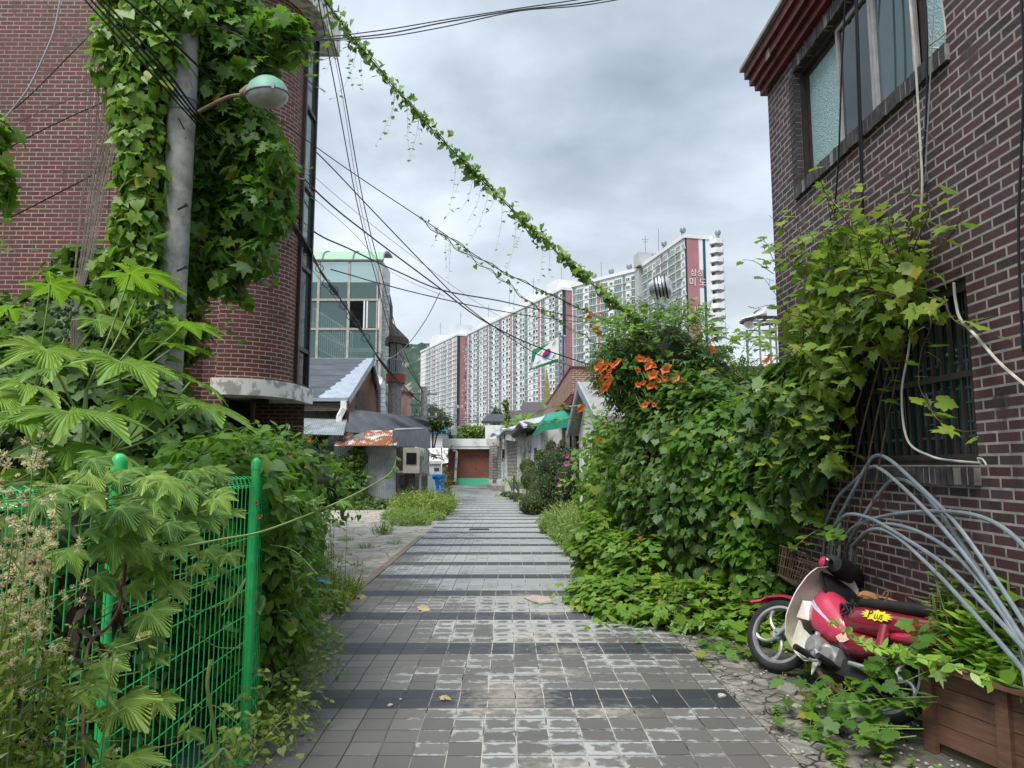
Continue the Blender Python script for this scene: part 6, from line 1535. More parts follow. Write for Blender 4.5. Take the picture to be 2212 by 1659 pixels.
lat('handlebar_cowl', M['moto_pink'], [(.20, .98, .955, .02, .02), (.17, .985, .955, .055, .05), (.08, 1.0, .955, .085, .065), (-.06, 1.0, .955, .085, .065), (-.16, .985, .955, .06, .05), (-.20, .98, .955, .02, .02)])
lat('instrument_cover', M['seat'], [(.22, .93, .965, .02, .02), (.19, .915, .965, .075, .065), (.06, .90, .97, .10, .085), (-.08, .90, .97, .10, .085), (-.22, .91, .965, .075, .06), (-.27, .92, .965, .03, .03)])
b = LB(); b.tube([(.90, -.30, .965), (.94, -.1, .96), (.94, .1, .96), (.90, .30, .965)], .011, 8); b.place(MS, 'handlebar', M['alloy'], SCO)
for s_ in (-1, 1):
    b = LB(); b.tube([(.925, s_ * .17, .963), (.90, s_ * .30, .965)], .019, 12); b.place(MS, 'grip', M['seat'], SCO, smooth=True)
b = LB(); b.tube(crom([(.93, .16, .98), (.95, .19, 1.08), (.955, .20, 1.17)], 4), .005, 6); b.place(MS, 'mirror_stem', M['cable'], SCO)
b = LB(); b.ell((.955, .205, 1.235), (.012, .035, .065), 14, 9); b.place(MS, 'mirror', M['grey_plastic'], SCO, smooth=True)
b = LB(); b.slab([Vector((.96, .1, .90)), Vector((.90, -.24, .84)), Vector((.84, -.27, .72)), Vector((.80, -.18, .62)), Vector((.78, -.02, .60)), Vector((.80, .1, .70)), Vector((.86, .16, .82))], (-.02, 0, .01)); b.place(ML, 'inner_cover', M['seat'], SCO, bevel=.006)
# wire basket
b = LB(); bx0, bx1, by, bz0, bz1 = 1.18, 1.42, .15, .74, .98
for z, g_ in ((bz0, .80), (bz0 + .08, .86), (bz0 + .16, .93), (bz1, 1.0)):
    q = [(bx0, -by * g_, z), (bx0 + (bx1 - bx0) * g_, -by * g_, z), (bx0 + (bx1 - bx0) * g_, by * g_, z), (bx0, by * g_, z), (bx0, -by * g_, z)]; b.tube(q, .0045 if z > .9 else .003, 5)
for k in range(9):
    t = k / 8
    b.tube([(bx0 + (bx1 - bx0) * t * .80, by * .80, bz0), (bx0 + (bx1 - bx0) * t, by, bz1)], .0025, 4); b.tube([(bx0 + (bx1 - bx0) * t * .80, -by * .80, bz0), (bx0 + (bx1 - bx0) * t, -by, bz1)], .0025, 4)
    y = -by + 2 * by * t; b.tube([(bx0 + (bx1 - bx0) * .8, y * .8, bz0), (bx1, y, bz1)], .0025, 4); b.tube([(bx0, y * .8, bz0), (bx0, y, bz1)], .0025, 4); b.tube([(bx0, y * .8, bz0), (bx0 + (bx1 - bx0) * .8, y * .8, bz0)], .0025, 4)
b.place(MS, 'basket', M['rusty'], SCO)

# ================================================================ PLANTER BOX
pc = gr(2003, 1618); pd = Vector((.30, -.954, 0)).normalized(); pn = Vector((pd.y, -pd.x, 0)) * -1
pn = Vector((.954, .30, 0)).normalized()   # away from the path
PL = thing('planter_box', 'brown slatted wooden planter box full of lettuce at the lower right', 'planter', pc)
Lp, Wp, Hp = 1.30, .52, .50
b = MB()
for k in range(4):
    z0 = .06 + k * .11
    for o_, dd, ln in ((pc + pd * 0 , pd, Lp), (pc, pn, Wp)):
        q = o_ + dd * (ln / 2) + Vector((0, 0, z0 + .052)); th = (pn if dd is pd else pd); b.obox(q + th * .022, dd * (ln / 2 - .02), th * .010, Vector((0, 0, .0525)))
        q2 = q + (pn * (Wp - .044) if dd is pd else pd * (Lp - .044)); b.obox(q2 + th * .022, dd * (ln / 2 - .02), th * .010, Vector((0, 0, .0525)))
b.build('boards', M['planter_wood'], PL, bevel=.003)
for u, v in ((0, 0), (.47, 0), (.94, 0), (Lp, 0), (0, 1), (Lp, 1)):
    b = MB(); q = pc + pd * (u + (.035 if u < Lp else -.035)) + pn * (v * Wp - (.0 if v == 0 else 0)) + Vector((0, 0, .25)); b.obox(q, pd * .038, pn * .018 if True else 0, Vector((0, 0, .25))); b.build('post', M['planter_wood'], PL, bevel=.003)
b = MB()
for a_, c_ in ((pc - pn * .03 - pd * .03, pc - pn * .03 + pd * (Lp + .03)), (pc + pn * (Wp + .03) - pd * .03, pc + pn * (Wp + .03) + pd * (Lp + .03))): b.bar(a_ + Vector((0, 0, .515)), c_ + Vector((0, 0, .515)), .09, .026)
b.bar(pc + pn * .015 + Vector((0, 0, .516)) + pd * .01, pc + pn * (Wp - .015) + Vector((0, 0, .516)) + pd * .01, .09, .024); b.build('rim', M['planter_wood'], PL, bevel=.003)
b = MB(); q = pc + pd * Lp / 2 + pn * Wp / 2; b.obox(q + Vector((0, 0, .22)), pd * (Lp / 2 - .04), pn * (Wp / 2 - .04), Vector((0, 0, .22))); b.build('soil', M['soil'], PL)

# ================================================================ bent steel hoops leaning on the wall
def wallp(x, y, X=2.8): return atX(x, y, X)
hoops = [
 ([(1795, 1150, 2.80), (1830, 1085, 2.75), (1870, 1010, 2.80), (1890, 985, 2.82), (1920, 992, 2.80), (1980, 1045, 2.8), (2060, 1125, 2.8), (2140, 1235, 2.78), (2212, 1345, 2.7), (2260, 1420, 2.6)], 'tallest steel hoop arching up to the window sill'),
 ([(1785, 1130, 2.80), (1810, 1075, 2.75), (1845, 1040, 2.80), (1880, 1010, 2.82), (1905, 1015, 2.8), (1960, 1062, 2.8), (2040, 1145, 2.78), (2130, 1260, 2.74), (2212, 1385, 2.62), (2250, 1440, 2.55)], 'second steel hoop just below the tallest'),
 ([(1830, 1180, 2.82), (1860, 1125, 2.78), (1900, 1065, 2.84), (1935, 1035, 2.85), (1990, 1060, 2.85), (2060, 1150, 2.84), (2120, 1240, 2.8), (2200, 1370, 2.7)], 'dark steel hoop close against the brick'),
 ([(1815, 1170, 2.78), (1850, 1135, 2.72), (1910, 1115, 2.78), (1990, 1105, 2.8), (2080, 1108, 2.8), (2150, 1130, 2.8), (2212, 1180, 2.78), (2280, 1270, 2.7)], 'long flat steel hoop running off to the right'),
 ([(1800, 1140, 2.78), (1830, 1112, 2.68), (1880, 1120, 2.72), (1950, 1160, 2.74), (2040, 1220, 2.72), (2120, 1300, 2.68), (2212, 1400, 2.56), (2240, 1430, 2.5)], 'steel hoop starting behind the moped mirror'),
 ([(1840, 1180, 2.78), (1880, 1145, 2.72), (1930, 1155, 2.74), (2010, 1225, 2.72), (2090, 1310, 2.65), (2170, 1400, 2.52), (2212, 1450, 2.45)], 'lowest steel hoop crossing the moped rack'),
 ([(1850, 1175, 2.8), (1895, 1135, 2.76), (1960, 1140, 2.78), (2040, 1180, 2.78), (2120, 1260, 2.75), (2212, 1400, 2.6)], 'steel hoop between the flat one and the lowest'),
]
for pts, lab in hoops:
    P = crom([atX(x, y, X) for x, y, X in pts], 8); P = [p for p in P if p.y > 1.5]
    # both ends reach the ground
    e1_ = P[-1]; P.append(Vector((e1_.x - .25, e1_.y - .5, .02))); s_ = P[0]; P = [Vector((2.80, s_.y + .35, .02))] + P
    t = thing('steel_hoop', lab + ', greenhouse tube', 'steel tube', P[len(P) // 2], 'bent steel greenhouse hoops on the wall'); b = MB(); b.tube(P, .0135, 8); b.build('tube', M['steel'], t, smooth=True)

# ================================================================ CABLES
def cable(name, label, cat, pts, r, mat='cable', group='overhead cables', n=10, k=6, extra=None):
    P = crom([at(*p) if len(p) == 3 else Vector(p[:3]) for p in pts], n); t = thing(name, label, cat, P[len(P) // 2], group)
    b = MB(); b.tube(P, [r * min(1.5, .42 + p.y / 26) for p in P], k); b.build('strand', M[mat], t)
    return t, P
# crossing bundle at the top
for k, (dy, lab) in enumerate(((0, 'upper black cable of the bundle crossing the top of the sky'), (9, 'middle black cable of the bundle crossing the top of the sky'), (15, 'lowest black cable of the bundle crossing the top of the sky'))):
    cable('power_cable', lab, 'cable', [(395, 30 + dy * .3, 7.3), (560, 72 + dy * .3, 7.2), (665, 82 + dy * .35, 7.1), (820, 66 + dy, 7.0), (960, 43 + dy * (.6 if k == 1 else 1), 6.9), (1120, 18 + dy * .4, 6.8), (1290, -8 + dy, 6.7), (1600, -70 + dy, 6.5)], .009 + .002 * (k == 1), group='cables of the crossing bundle')
    
_, PV = cable('vine_cable', 'black cable wrapped in a thick creeper garland down to the trumpet vine', 'cable', [(640, -80, 7.4), (700, 0, 7.6), (770, 92, 7.9), (905, 248, 8.4), (1010, 358, 8.8), (1160, 505, 9.4), (1290, 622, 10.0), (1400, 715, 10.4)], .011)
_, PV2 = cable('vine_cable', 'lower cable with sparse creeper tufts reaching the left of the trumpet vine', 'cable', [(420, 120, 7.3), (590, 250, 7.6), (760, 372, 8.0), (930, 485, 8.6), (1060, 572, 9.2), (1180, 632, 9.8), (1300, 688, 10.3), (1400, 730, 10.5)], .008)
_, PV3 = cable('vine_cable', 'thin drooping cable with a few leaves just under the creeper garlands', 'cable', [(905, 470, 8.6), (1000, 545, 9), (1080, 600, 9.4), (1160, 665, 9.8), (1260, 725, 10.2), (1330, 760, 10.4)], .004)
cable('power_cable', 'thick black cable falling from the top left to the brick parapet', 'cable', [(235, -30, 5.5), (330, 50, 6.0), (450, 165, 7.2), (560, 275, 9), (690, 420, 12), (800, 510, 14.5), (940, 615, 17.5), (1040, 690, 20), (1150, 745, 22), (1285, 792, 22.4)], .017)
cable('power_cable', 'long black cable running beside the thick one towards the far parapet', 'cable', [(290, -40, 6), (420, 80, 7.5), (560, 215, 10), (700, 345, 14), (800, 450, 18), (920, 575, 22), (1000, 655, 26), (1080, 715, 29), (1160, 765, 31), (1232, 790, 23)], .014)
cable('power_cable', 'black cable passing the bay to the middle of the apartment slab', 'cable', [(550, 340, 9), (665, 490, 12), (760, 540, 15), (860, 587, 19), (960, 628, 24), (1080, 650, 30), (1180, 672, 36), (1330, 700, 45)], .018)
cable('power_cable', 'thin black cable splitting off below the glass stairwell roof', 'cable', [(715, 582, 14), (750, 592, 15), (830, 615, 19), (930, 640, 24), (1060, 668, 30), (1200, 690, 38), (1320, 700, 45)], .014)
for k in range(4):
    o_ = (k - 1.5) * 13; cable('power_cable', ['outermost left', 'second', 'third', 'rightmost'][k] + ' strand of the twisted bundle descending to the far pole', 'cable',
      [(185 + o_, -20, 5.8), (330 + o_, 140, 6.2), (420 + o_ * .6, 250, 7.0), (520 + o_ * .5, 360, 8.2), (620 + o_ * .3, 470, 10), (668 + o_ * .24, 545, 12), (700 - o_ * .1, 597, 14), (720 + o_ * .22, 625, 16), (745 - o_ * .1, 660, 18.5), (768 + o_ * .22, 695, 21), (800 - o_ * .05, 745, 26), (830 + o_ * .15, 790, 32), (880 + o_ * .2, 845, 44), (930, 885 + o_ * .3, 50), (985, 905 + o_ * .4, 56), (1040, 905 + o_ * .3, 62)], .013 + .0015 * k, group='twisted cable bundle')
for i_, (x, y, Y) in enumerate(((667, 545, 12), (690, 580, 13.5), (705, 612, 15), (722, 628, 16), (742, 660, 18), (757, 682, 20), (770, 700, 21), (790, 730, 25), (815, 770, 29))):
    q = at(x, y, Y); t = thing('cable_tie', 'black wire ring holding the twisted cable bundle together', 'cable tie', q, 'wire rings on the twisted bundle'); b = MB(); b.tube([q + Vector((.08 * Y / 14 * math.cos(a), 0, .08 * Y / 14 * math.sin(a))) for a in [R(30 * i) for i in range(13)]], .008 * Y / 14, 4); b.build('ring', M['cable'], t)
for k, (x0_, x1_) in enumerate(((684, 866), (698, 876), (690, 900))):
    cable('phone_wire', ['left one', 'right one', 'thinnest one'][k] + ' of the steep wires falling to the far pole', 'wire', [(x0_ - 4, -40, 9), (x0_ + 42 + k * 3, 200, 13), (x0_ + 90, 450, 20), (x0_ + 128, 600, 28), (x0_ + 168, 740, 40), (915, 850, 47)], .012 if k < 2 else .006, group='steep wires to the far pole')
for k, pts in enumerate(([(590, 300, 9), (700, 400, 13), (790, 475, 16), (900, 560, 20), (1010, 640, 25), (1090, 690, 30), (1180, 745, 38)], [(560, 330, 9), (680, 430, 12), (760, 500, 15), (850, 590, 20), (960, 640, 26)], [(520, 380, 9), (600, 500, 10.5), (680, 590, 13), (760, 690, 18), (850, 800, 30), (900, 860, 45)])):
    cable('phone_wire', ['hair-thin wire crossing the middle of the sky', 'faint thin wire beside the glass stairwell', 'thin wire passing in front of the dark felt roof'][k], 'wire', pts, .005, n=8, group='thin wires')
cable('phone_wire', 'pale drooping wire hanging between glass stairwell and hill', 'wire', [(950, 632, 25), (920, 690, 27), (880, 745, 30), (845, 772, 33), (820, 770, 38)], .012, 'grey_cable', group='thin wires')
# left wall cables
for pts, r_, m_, lab in (([(-20, 492, 8.8), (120, 420, 8.6), (250, 352, 8.2), (330, 310, 7.6), (360, 250, 7.4)], .012, 'cable', 'black cable rising across the left brick wall to the pole'),
    ([(-20, 340, 8.8), (110, 272, 8.6), (240, 215, 8.2), (340, 190, 7.5)], .010, 'cable', 'second black cable over the left brick wall, above the lowest'),
    ([(-20, 305, 8.8), (60, 255, 8.7), (150, 215, 8.5), (260, 170, 8)], .004, 'cable', 'thin wire between the left wall cables'),
    ([(-15, 288, 7.5), (15, 250, 7.5), (60, 192, 7.5), (95, 120, 7.5), (118, 60, 7.5), (135, -30, 7.5)], .014, 'grey_cable', 'pale grey curved conduit hanging before the left brick wall'),
    ([(-20, 275, 8), (60, 210, 8), (150, 120, 8), (215, 50, 8), (250, -20, 8)], .009, 'cable', 'black cable slanting up the left brick wall'),
    ([(80, -20, 8), (170, 95, 7.9), (260, 180, 7.7), (345, 235, 7.3)], .005, 'cable', 'fine black wire slanting down the left brick wall to the pole'),
    ([(340, -20, 7), (352, 60, 7.2), (360, 75, 7.2), (400, 66, 7.2), (480, 60, 7.1), (600, 130, 7.1)], .010, 'cable', 'black cable sagging around the pole top'),
    ([(385, 255, 7.1), (450, 370, 7.6), (510, 430, 8.4), (600, 470, 10), (660, 520, 12)], .009, 'cable', 'short black cable leaving the pole below the lamp'),
    ([(390, 120, 7.1), (430, 180, 7.2), (420, 260, 7.3), (400, 300, 7.2)], .007, 'cable', 'looped black wire beside the utility pole')):
    cable('wall_cable', lab, 'cable', pts, r_, m_, group='cables at the utility pole')
# right wall cables
def wcable(pts, r_, m_, lab):
    P = crom([atX(x, y, X) for x, y, X in pts], 8); t = thing('wall_cable', lab, 'cable', P[len(P) // 2], 'cables on the right brick wall'); b = MB(); b.tube(P, r_, 6); b.build('strand', M[m_], t)
wcable([(1828, -30, 2.84), (1818, 150, 2.84), (1812, 330, 2.84), (1802, 470, 2.86)], .008, 'cable', 'black cable hanging in front of the frosted upper pane')
wcable([(1847, -30, 2.83), (1852, 150, 2.83), (1858, 330, 2.84), (1862, 440, 2.85), (1868, 560, 2.86)], .009, 'cable', 'left one of the twin black cables over the upper window')
wcable([(1850, -30, 2.80), (1856, 150, 2.80), (1862, 330, 2.82), (1864, 440, 2.83), (1872, 600, 2.84), (1880, 760, 2.84)], .009, 'cable', 'right one of the twin black cables over the upper window')
wcable([(1962, -30, 2.80), (1975, 100, 2.80), (1985, 260, 2.81), (1992, 400, 2.82), (1985, 500, 2.83), (1978, 640, 2.82), (1962, 760, 2.82), (1948, 850, 2.80), (1960, 950, 2.80), (2010, 985, 2.80), (2060, 995, 2.82), (2118, 1000, 2.84)], .008, 'white_cable', 'long white cable looping down over the barred window')
wcable([(1998, -20, 2.84), (2003, 100, 2.83), (2000, 260, 2.84), (1990, 410, 2.84), (1985, 560, 2.84)], .008, 'cable', 'black cable down the wall right of the upper window')
wcable([(2018, -20, 2.86), (2012, 120, 2.86), (2002, 300, 2.86), (1998, 400, 2.86)], .005, 'grey_cable', 'thin grey cable beside the upper window edge')
wcable([(2205, -20, 2.84), (2212, 150, 2.84), (2205, 350, 2.84), (2200, 480, 2.84), (2203, 620, 2.84), (2210, 760, 2.84)], .008, 'cable', 'black cable hanging at the right edge of the wall')
wcable([(2060, 610, 2.84), (2064, 650, 2.84), (2075, 690, 2.84), (2110, 728, 2.84), (2160, 785, 2.84), (2230, 845, 2.84)], .009, 'white_cable', 'thick white cable slanting across the bricks by the barred window')
wcable([(2030, -20, 2.85), (2042, 60, 2.86), (2038, 75, 2.86), (2012, 95, 2.86), (2008, 102, 2.86), (2030, 104, 2.87)], .006, 'white_cable', 'short white hooked cable by the upper window corner')
wcable([(2112, 990, 2.85), (2122, 992, 2.84), (2130, 1005, 2.84), (2120, 1004, 2.85), (2112, 990, 2.85)], .006, 'white_cable', 'small white cable coil on the sill end')

# ================================================================ small things on the path
t = thing('drain_grate', 'small rusty drain grate set in the paving', 'drain', gr(1035, 1144)); q = gr(1035, 1144)
b = MB(); b.box(q.x - .26, q.x + .26, q.y - .15, q.y + .15, .004, .008, 1)
for k in range(14): x = q.x - .24 + k * .037; b.box(x - .008, x + .008, q.y - .13, q.y + .13, .008, .016, 0)
b.box(q.x - .26, q.x + .26, q.y - .15, q.y - .13, .008, .016); b.box(q.x - .26, q.x + .26, q.y + .13, q.y + .15, .008, .016)
b.build('grate', [M['rusty'], M['dark']], t)
t = thing('cardboard_sheet', 'torn pinkish board lying on the paving by the creeper', 'board', gr(1162, 1297)); b = MB()
pts = [gr(x, y) for x, y in ((1131, 1293), (1150, 1288), (1180, 1291), (1196, 1304), (1170, 1306), (1150, 1301))]; b.slab([Vector((p.x, p.y, .006)) for p in pts], (0, 0, .012)); b.build('board', plain('pinkish_board', (0.46, 0.37, 0.32), (0.36, 0.29, 0.25), 8, .9, .2), t)
def dead_leaf(x, y, s, lab):
    q = gr(x, y); t = thing('dry_leaf', lab, 'leaf', q, 'dry leaves on the paving'); c_ = Cloud()
    for k in range(2): c_.add('lobed', [[q.x + k * .03, q.y, .02 + .01 * k]], [[.3 * k, -.3, 1]], [[1, .2 - .5 * k, .3]], [s])
    m_ = 'dead_tan'; c_.build('blade', M['tan_leaf'], t)
M['tan_leaf'] = plain('tan_dry_leaf', (0.50, 0.36, 0.19), (0.34, 0.22, 0.11), 14, .8, .3)
dead_leaf(905, 1318, .13, 'curled tan leaf lying left of centre on the paving'); dead_leaf(772, 1292, .12, 'pale dry leaf beside the weeds at the left path edge'); dead_leaf(952, 1514, .06, 'tiny yellow leaf on the dark tile band')
# pebbles and crumbs: nobody could count them
b = MB(); rr = random.Random(21)
for k in range(420):
    if k < 70: x, y, s = rr.uniform(-1.8, 1.5), rr.uniform(3.9, 9.5), rr.uniform(.003, .008)
    else: x = rr.uniform(1.66, 2.75); y = rr.uniform(3.6, 7.4); s = rr.uniform(.004, .014)
    b.ell((x, y, s * .4), (s, s * rr.uniform(.7, 1.2), s * .7), 6, 4, bump=.3)
for (x, y, s) in ((1560, 1507, .028), (1545, 1532, .012), (843, 1525, .016), (865, 1512, .01), (1500, 1380, .022), (1475, 1372, .015), (1610, 1480, .025), (1590, 1460, .02), (1720, 1530, .03)):
    q = gr(x, y); b.ell((q.x, q.y, s * .4), (s * 1.2, s, s * .7), 7, 5, bump=.35)
mark(b.build('gravel', plain('pale_pebbles', (0.44, 0.42, 0.38), (0.24, 0.22, 0.20), 9, .9, .2)), 'scattered pebbles and crumbs of broken concrete beside the paving', 'gravel', kind='stuff')
b = MB(); P = []
rr = random.Random(30)
for k in range(44):   # broken slabs along the verge
    y = 3.7 + rr.random() * 3.9; x = 1.80 + rr.random() * .42; s = rr.uniform(.03, .10); n_ = rr.randint(5, 7); a0 = rr.uniform(0, 6)
    poly = [(x + s * rr.uniform(.6, 1.15) * math.cos(a0 + 2 * math.pi * i / n_), y + s * 1.3 * rr.uniform(.6, 1.15) * math.sin(a0 + 2 * math.pi * i / n_)) for i in range(n_)]
    b.prism(poly, -.01, rr.uniform(.006, .03))
mark(b.build('broken_concrete', plain('crumbled_concrete', (0.27, 0.25, 0.21), (0.13, 0.12, 0.095), 7, .9, .5), bevel=.004), 'crumbled edge of the old concrete beside the paving', 'rubble', kind='stuff')
t = thing('blue_scrap', 'scrap of blue plastic sheet caught in the vines at the left path edge', 'litter', at(685, 1252, 7.2)); b = MB()
b.grid([[at(665 + 12 * j, 1250 + 3 * i + (j % 2) * 2, 7.2 - .1 * i) for j in range(5)] for i in range(3)], 0, (0, 0, -.01)); b.build('sheet', M['blue_plastic'], t)
# planter troughs along the right row
for k, (x, y, lab) in enumerate(((1168, 1112, 'grey plastic planting trough nearest the pale weeds'), (1150, 1096, 'grey plastic trough second along the cottage wall'))):
    q = gr(x, y); t = thing('plastic_trough', lab, 'planter', q, 'grey troughs by the cottage'); b = MB(); b.hexa([(q.x - .22, q.y - .0, 0), (q.x + .9, q.y, 0), (q.x + .9, q.y + .9, 0), (q.x - .22, q.y + .9, 0), (q.x - .3, q.y - .08, .45), (q.x + .98, q.y - .08, .45), (q.x + .98, q.y + .98, .45), (q.x - .3, q.y + .98, .45)]); b.build('body', M['grey_plastic'], t)
    b = MB()
    for a_, c_ in (((q.x - .34, q.y - .12), (q.x + 1.0, q.y - .12)), ((q.x - .34, q.y - .12), (q.x - .34, q.y + 1.0)), ((q.x - .34, q.y + 1.0), (q.x + 1.0, q.y + 1.0))): b.bar((*a_, .46), (*c_, .46), .07, .05)
    b.build('rim', M['grey_plastic'], t)
q = gr(1125, 1078); t = thing('plastic_planter', 'mint green planting tray on thin legs before the ruined house', 'planter', q)
b = MB(); b.hexa([(q.x - .5, q.y, .5), (q.x + .9, q.y, .5), (q.x + .9, q.y + 1.6, .5), (q.x - .5, q.y + 1.6, .5), (q.x - .65, q.y - .1, .85), (q.x + 1.0, q.y - .1, .85), (q.x + 1.0, q.y + 1.7, .85), (q.x - .65, q.y + 1.7, .85)]); b.build('tray', M['mint_plastic'], t)
for u, v in ((-.45, .05), (.85, .05), (-.45, 1.5), (.85, 1.5)): b = MB(); b.tube([(q.x + u, q.y + v, 0), (q.x + u, q.y + v, .52)], .025, 5); b.build('leg', M['steel'], t)
t = thing('white_rail', 'white metal rail sloping beside the rose of Sharon bush', 'rail', gr(1160, 1120)); b = MB(); b.tube([gr(1155, 1092), at(1152, 1020, 28), at(1190, 1000, 26), gr(1190, 1100)], .04, 6); b.build('rail', M['old_white'], t)
t = thing('white_panel_fence', 'pale corrugated sheet standing beyond the bay slab with ivy on its edge', 'fence', at(568, 880, 20)); b = MB(); corr(b, at(552, 985, 20), at(587, 985, 20), (0, 0, at(1, 850, 20).z - at(1, 985, 20).z), (0, -1, 0), .12, .02); b.build('panel', plain('white_tin', (0.52, 0.54, 0.57), None, 2, .5, .05), t)
# ================================================================ FOLIAGE
def J(n, s=1.0): return rng.normal(size=(n, 3)) * s
def plant(name, label, cat, loc, group=None): return thing(name, label, cat, loc, group)
def scatter_blobs(cl, tmpl, blobs, dens, size, m=0, up=.5, jit=.4, out=.7, tipout=.35, keep=None, shell=(.72, 1.08), overlap=.7, sv=.25):
    P, Nn = blob_pts(blobs, dens, shell, keep, overlap); n, t = hang(P, Nn, up, jit, out, tipout)
    tmpls = tmpl if isinstance(tmpl, (list, tuple)) else [tmpl]; idx = rng.integers(0, len(tmpls), len(P)); S = size * np.clip(1 + sv * rng.normal(size=len(P)), .4, 1.7)
    for i, tn in enumerate(tmpls):
        k = idx == i; cl.add(tn, P[k], n[k], t[k], S[k], m)
    return P
def vine(mb, cl, pts, r, tmpl, step, size, m=0, n=8, sag=0, jit=.35):
    """a stem with leaves on petioles along it"""
    P = crom(pts, n); mb.tube(P, [r * (1 - .6 * i / len(P)) for i in range(len(P))], 5)
    d = 0
    for i in range(1, len(P)):
        d += (P[i] - P[i - 1]).length
        if d > step:
            d = 0; o = Vector((random.gauss(0, 1), random.gauss(0, 1), random.gauss(.3, .7))).normalized() * size * .5; q = P[i] + o
            mb.tube([P[i], P[i] + o * .6 + Vector((0, 0, .1 * size)), q], r * .45, 4)
            nn = Vector((random.gauss(0, jit), random.gauss(-.3, jit), 1)); tp = o.normalized() + Vector((0, 0, -.5))
            cl.add(tmpl if isinstance(tmpl, str) else random.choice(tmpl), [tuple(q)], [tuple(nn)], [tuple(tp)], [size * random.uniform(.6, 1.2)], m)
def hanging(mb, cl, p, L, tmpl, size, step, drift=(.0, 0, 0), m=0, r=.002):
    pts = [Vector(p)]; k = 6; dr = Vector(drift)
    for i in range(k): pts.append(pts[-1] + Vector((random.gauss(0, .05), random.gauss(0, .04), -1)) * (L / k) + dr * (L / k) * (i / k) * 2)
    vine(mb, cl, pts, r, tmpl, step, size, m, 5)

# ---------------- right: ivy and trumpet vine
WALLX = 2.86
def keep_r(P):  # stay out of the near building and off the wall's inside
    return ~((P[:, 0] > WALLX - .02) & (P[:, 1] < 7.56)) & (P[:, 2] > .02)
iv = plant('ivy_mass', 'large heap of dark green ivy swallowing the low house right of the path', 'ivy', (2.6, 9.5, 0))
ivb = [((2.20, 9.9, 1.15), (.72, 1.3, 1.25)), ((2.62, 8.85, 1.2), (.80, .95, 1.25)), ((3.1, 8.5, .9), (.75, .75, 1.0)), ((2.60, 9.9, 2.15), (.90, 1.3, .72)), ((3.35, 9.3, 1.95), (.8, 1.0, .75)),
       ((2.20, 11.6, 1.15), (.55, 1.2, 1.15)), ((3.0, 9.3, 1.4), (.9, 1.2, 1.2))]
c_ = Cloud(); scatter_blobs(c_, ['lobed', 'grape', 'lobed', 'heart'], ivb, 520, .092, keep=keep_r)
c_.build('foliage', [G['ivy'], M['shade_core']], iv, core_of(ivb, .78))
# thin curtain hanging before the white house
cu_ = plant('ivy_curtain', 'loose curtain of ivy with gaps hanging before the white gabled house', 'ivy', (1.9, 13, 0))
cb = [((1.78, 13.4, 1.5), (.33, 1.1, 1.45), .5), ((1.70, 12.5, 1.0), (.30, .8, 1.05), .5), ((1.85, 13.0, 2.15), (.4, .9, .3), .5), ((1.62, 14.6, 1.2), (.28, .8, 1.1), .45)]
c_ = Cloud(); scatter_blobs(c_, ['lobed', 'grape', 'maple'], cb, 95, .125, shell=(.3, 1.1), overlap=.3); sm = MB()
for k in range(15): p = Vector((rng.uniform(1.45, 2.0), rng.uniform(12, 14.6), rng.uniform(2.0, 2.8))); hanging(sm, c_, p, rng.uniform(1.2, 2.3), ['lobed', 'maple'], .12, .11)
for pts in ([(1300, 905, 13), (1240, 880, 13), (1190, 880, 13), (1140, 900, 13.2), (1100, 890, 13.4)], [(1300, 930, 13), (1250, 905, 13), (1200, 910, 13), (1150, 925, 13.2)], [(1290, 960, 12.6), (1240, 985, 12.6), (1215, 1040, 12.8), (1228, 1090, 13)]):
    vine(sm, c_, [at(*p) for p in pts], .006, ['grape', 'maple'], .07, .13, n=12)
fo_ = c_.build('foliage', [G['fresh']], cu_); sm.build('stem', M['stem_brown'], cu_)
# trumpet vine crown
tv_ = plant('trumpet_vine', 'trumpet vine with dark pinnate leaves and orange flower clusters above the ivy', 'trumpet vine', (2.3, 10.8, 0))
tb = [((2.30, 10.7, 3.20), (.85, 1.1, .78)), ((1.97, 10.9, 3.10), (.48, .9, .46)), ((2.95, 10.6, 2.78), (.70, 1.0, .60)), ((3.55, 10.2, 2.50), (.75, .9, .48)), ((4.2, 9.8, 2.35), (.6, .8, .45)), ((1.75, 10.8, 3.30), (.34, .6, .34), .7), ((2.6, 10.5, 2.5), (.62, 1, .6))]
c_ = Cloud(); P, Nn = blob_pts(tb, 62, (.75, 1.1), keep_r, .65)
# pinnate leaf: leaflets in pairs on a drooping rachis
RP, RN, RT, RS = [], [], [], []
for p, nn in zip(P, Nn):
    d = nn * .8 + np.array([0, 0, .35]) + rng.normal(size=3) * .4; d /= np.linalg.norm(d); L = rng.uniform(.20, .32); sd = np.cross(d, [0, 0, 1.0]); sd /= max(np.linalg.norm(sd), 1e-3)
    for k in range(5):
        t = (k + .6) / 5; q = p + d * L * t + np.array([0, 0, -.35 * L * t * t])
        upn = np.array([0, 0, .9]) + nn * .35 + rng.normal(size=3) * .22
        for s_ in (-1, 1): RP.append(q); RN.append(upn); RT.append(sd * s_ + d * .6 + np.array([0, 0, -.45])); RS.append(rng.uniform(.055, .085))
    RP.append(p + d * L + np.array([0, 0, -.33 * L])); RN.append(np.array([0, 0, 1.]) + nn * .3); RT.append(d + np.array([0, 0, -.6])); RS.append(.08)
RP = np.array(RP); RN = np.array(RN); RT = np.array(RT); RS = np.array(RS)
hi = RP[:, 2] + .25 * np.sin(RP[:, 0] * 5) + .15 * rng.normal(size=len(RP)) > 3.65
c_.add('lance', RP, RN, RT, RS * 1.15, 0); 
scatter_blobs(c_, ['heart', 'lobed'], tb, 60, .085, 1, keep=keep_r, shell=(.95, 1.15))
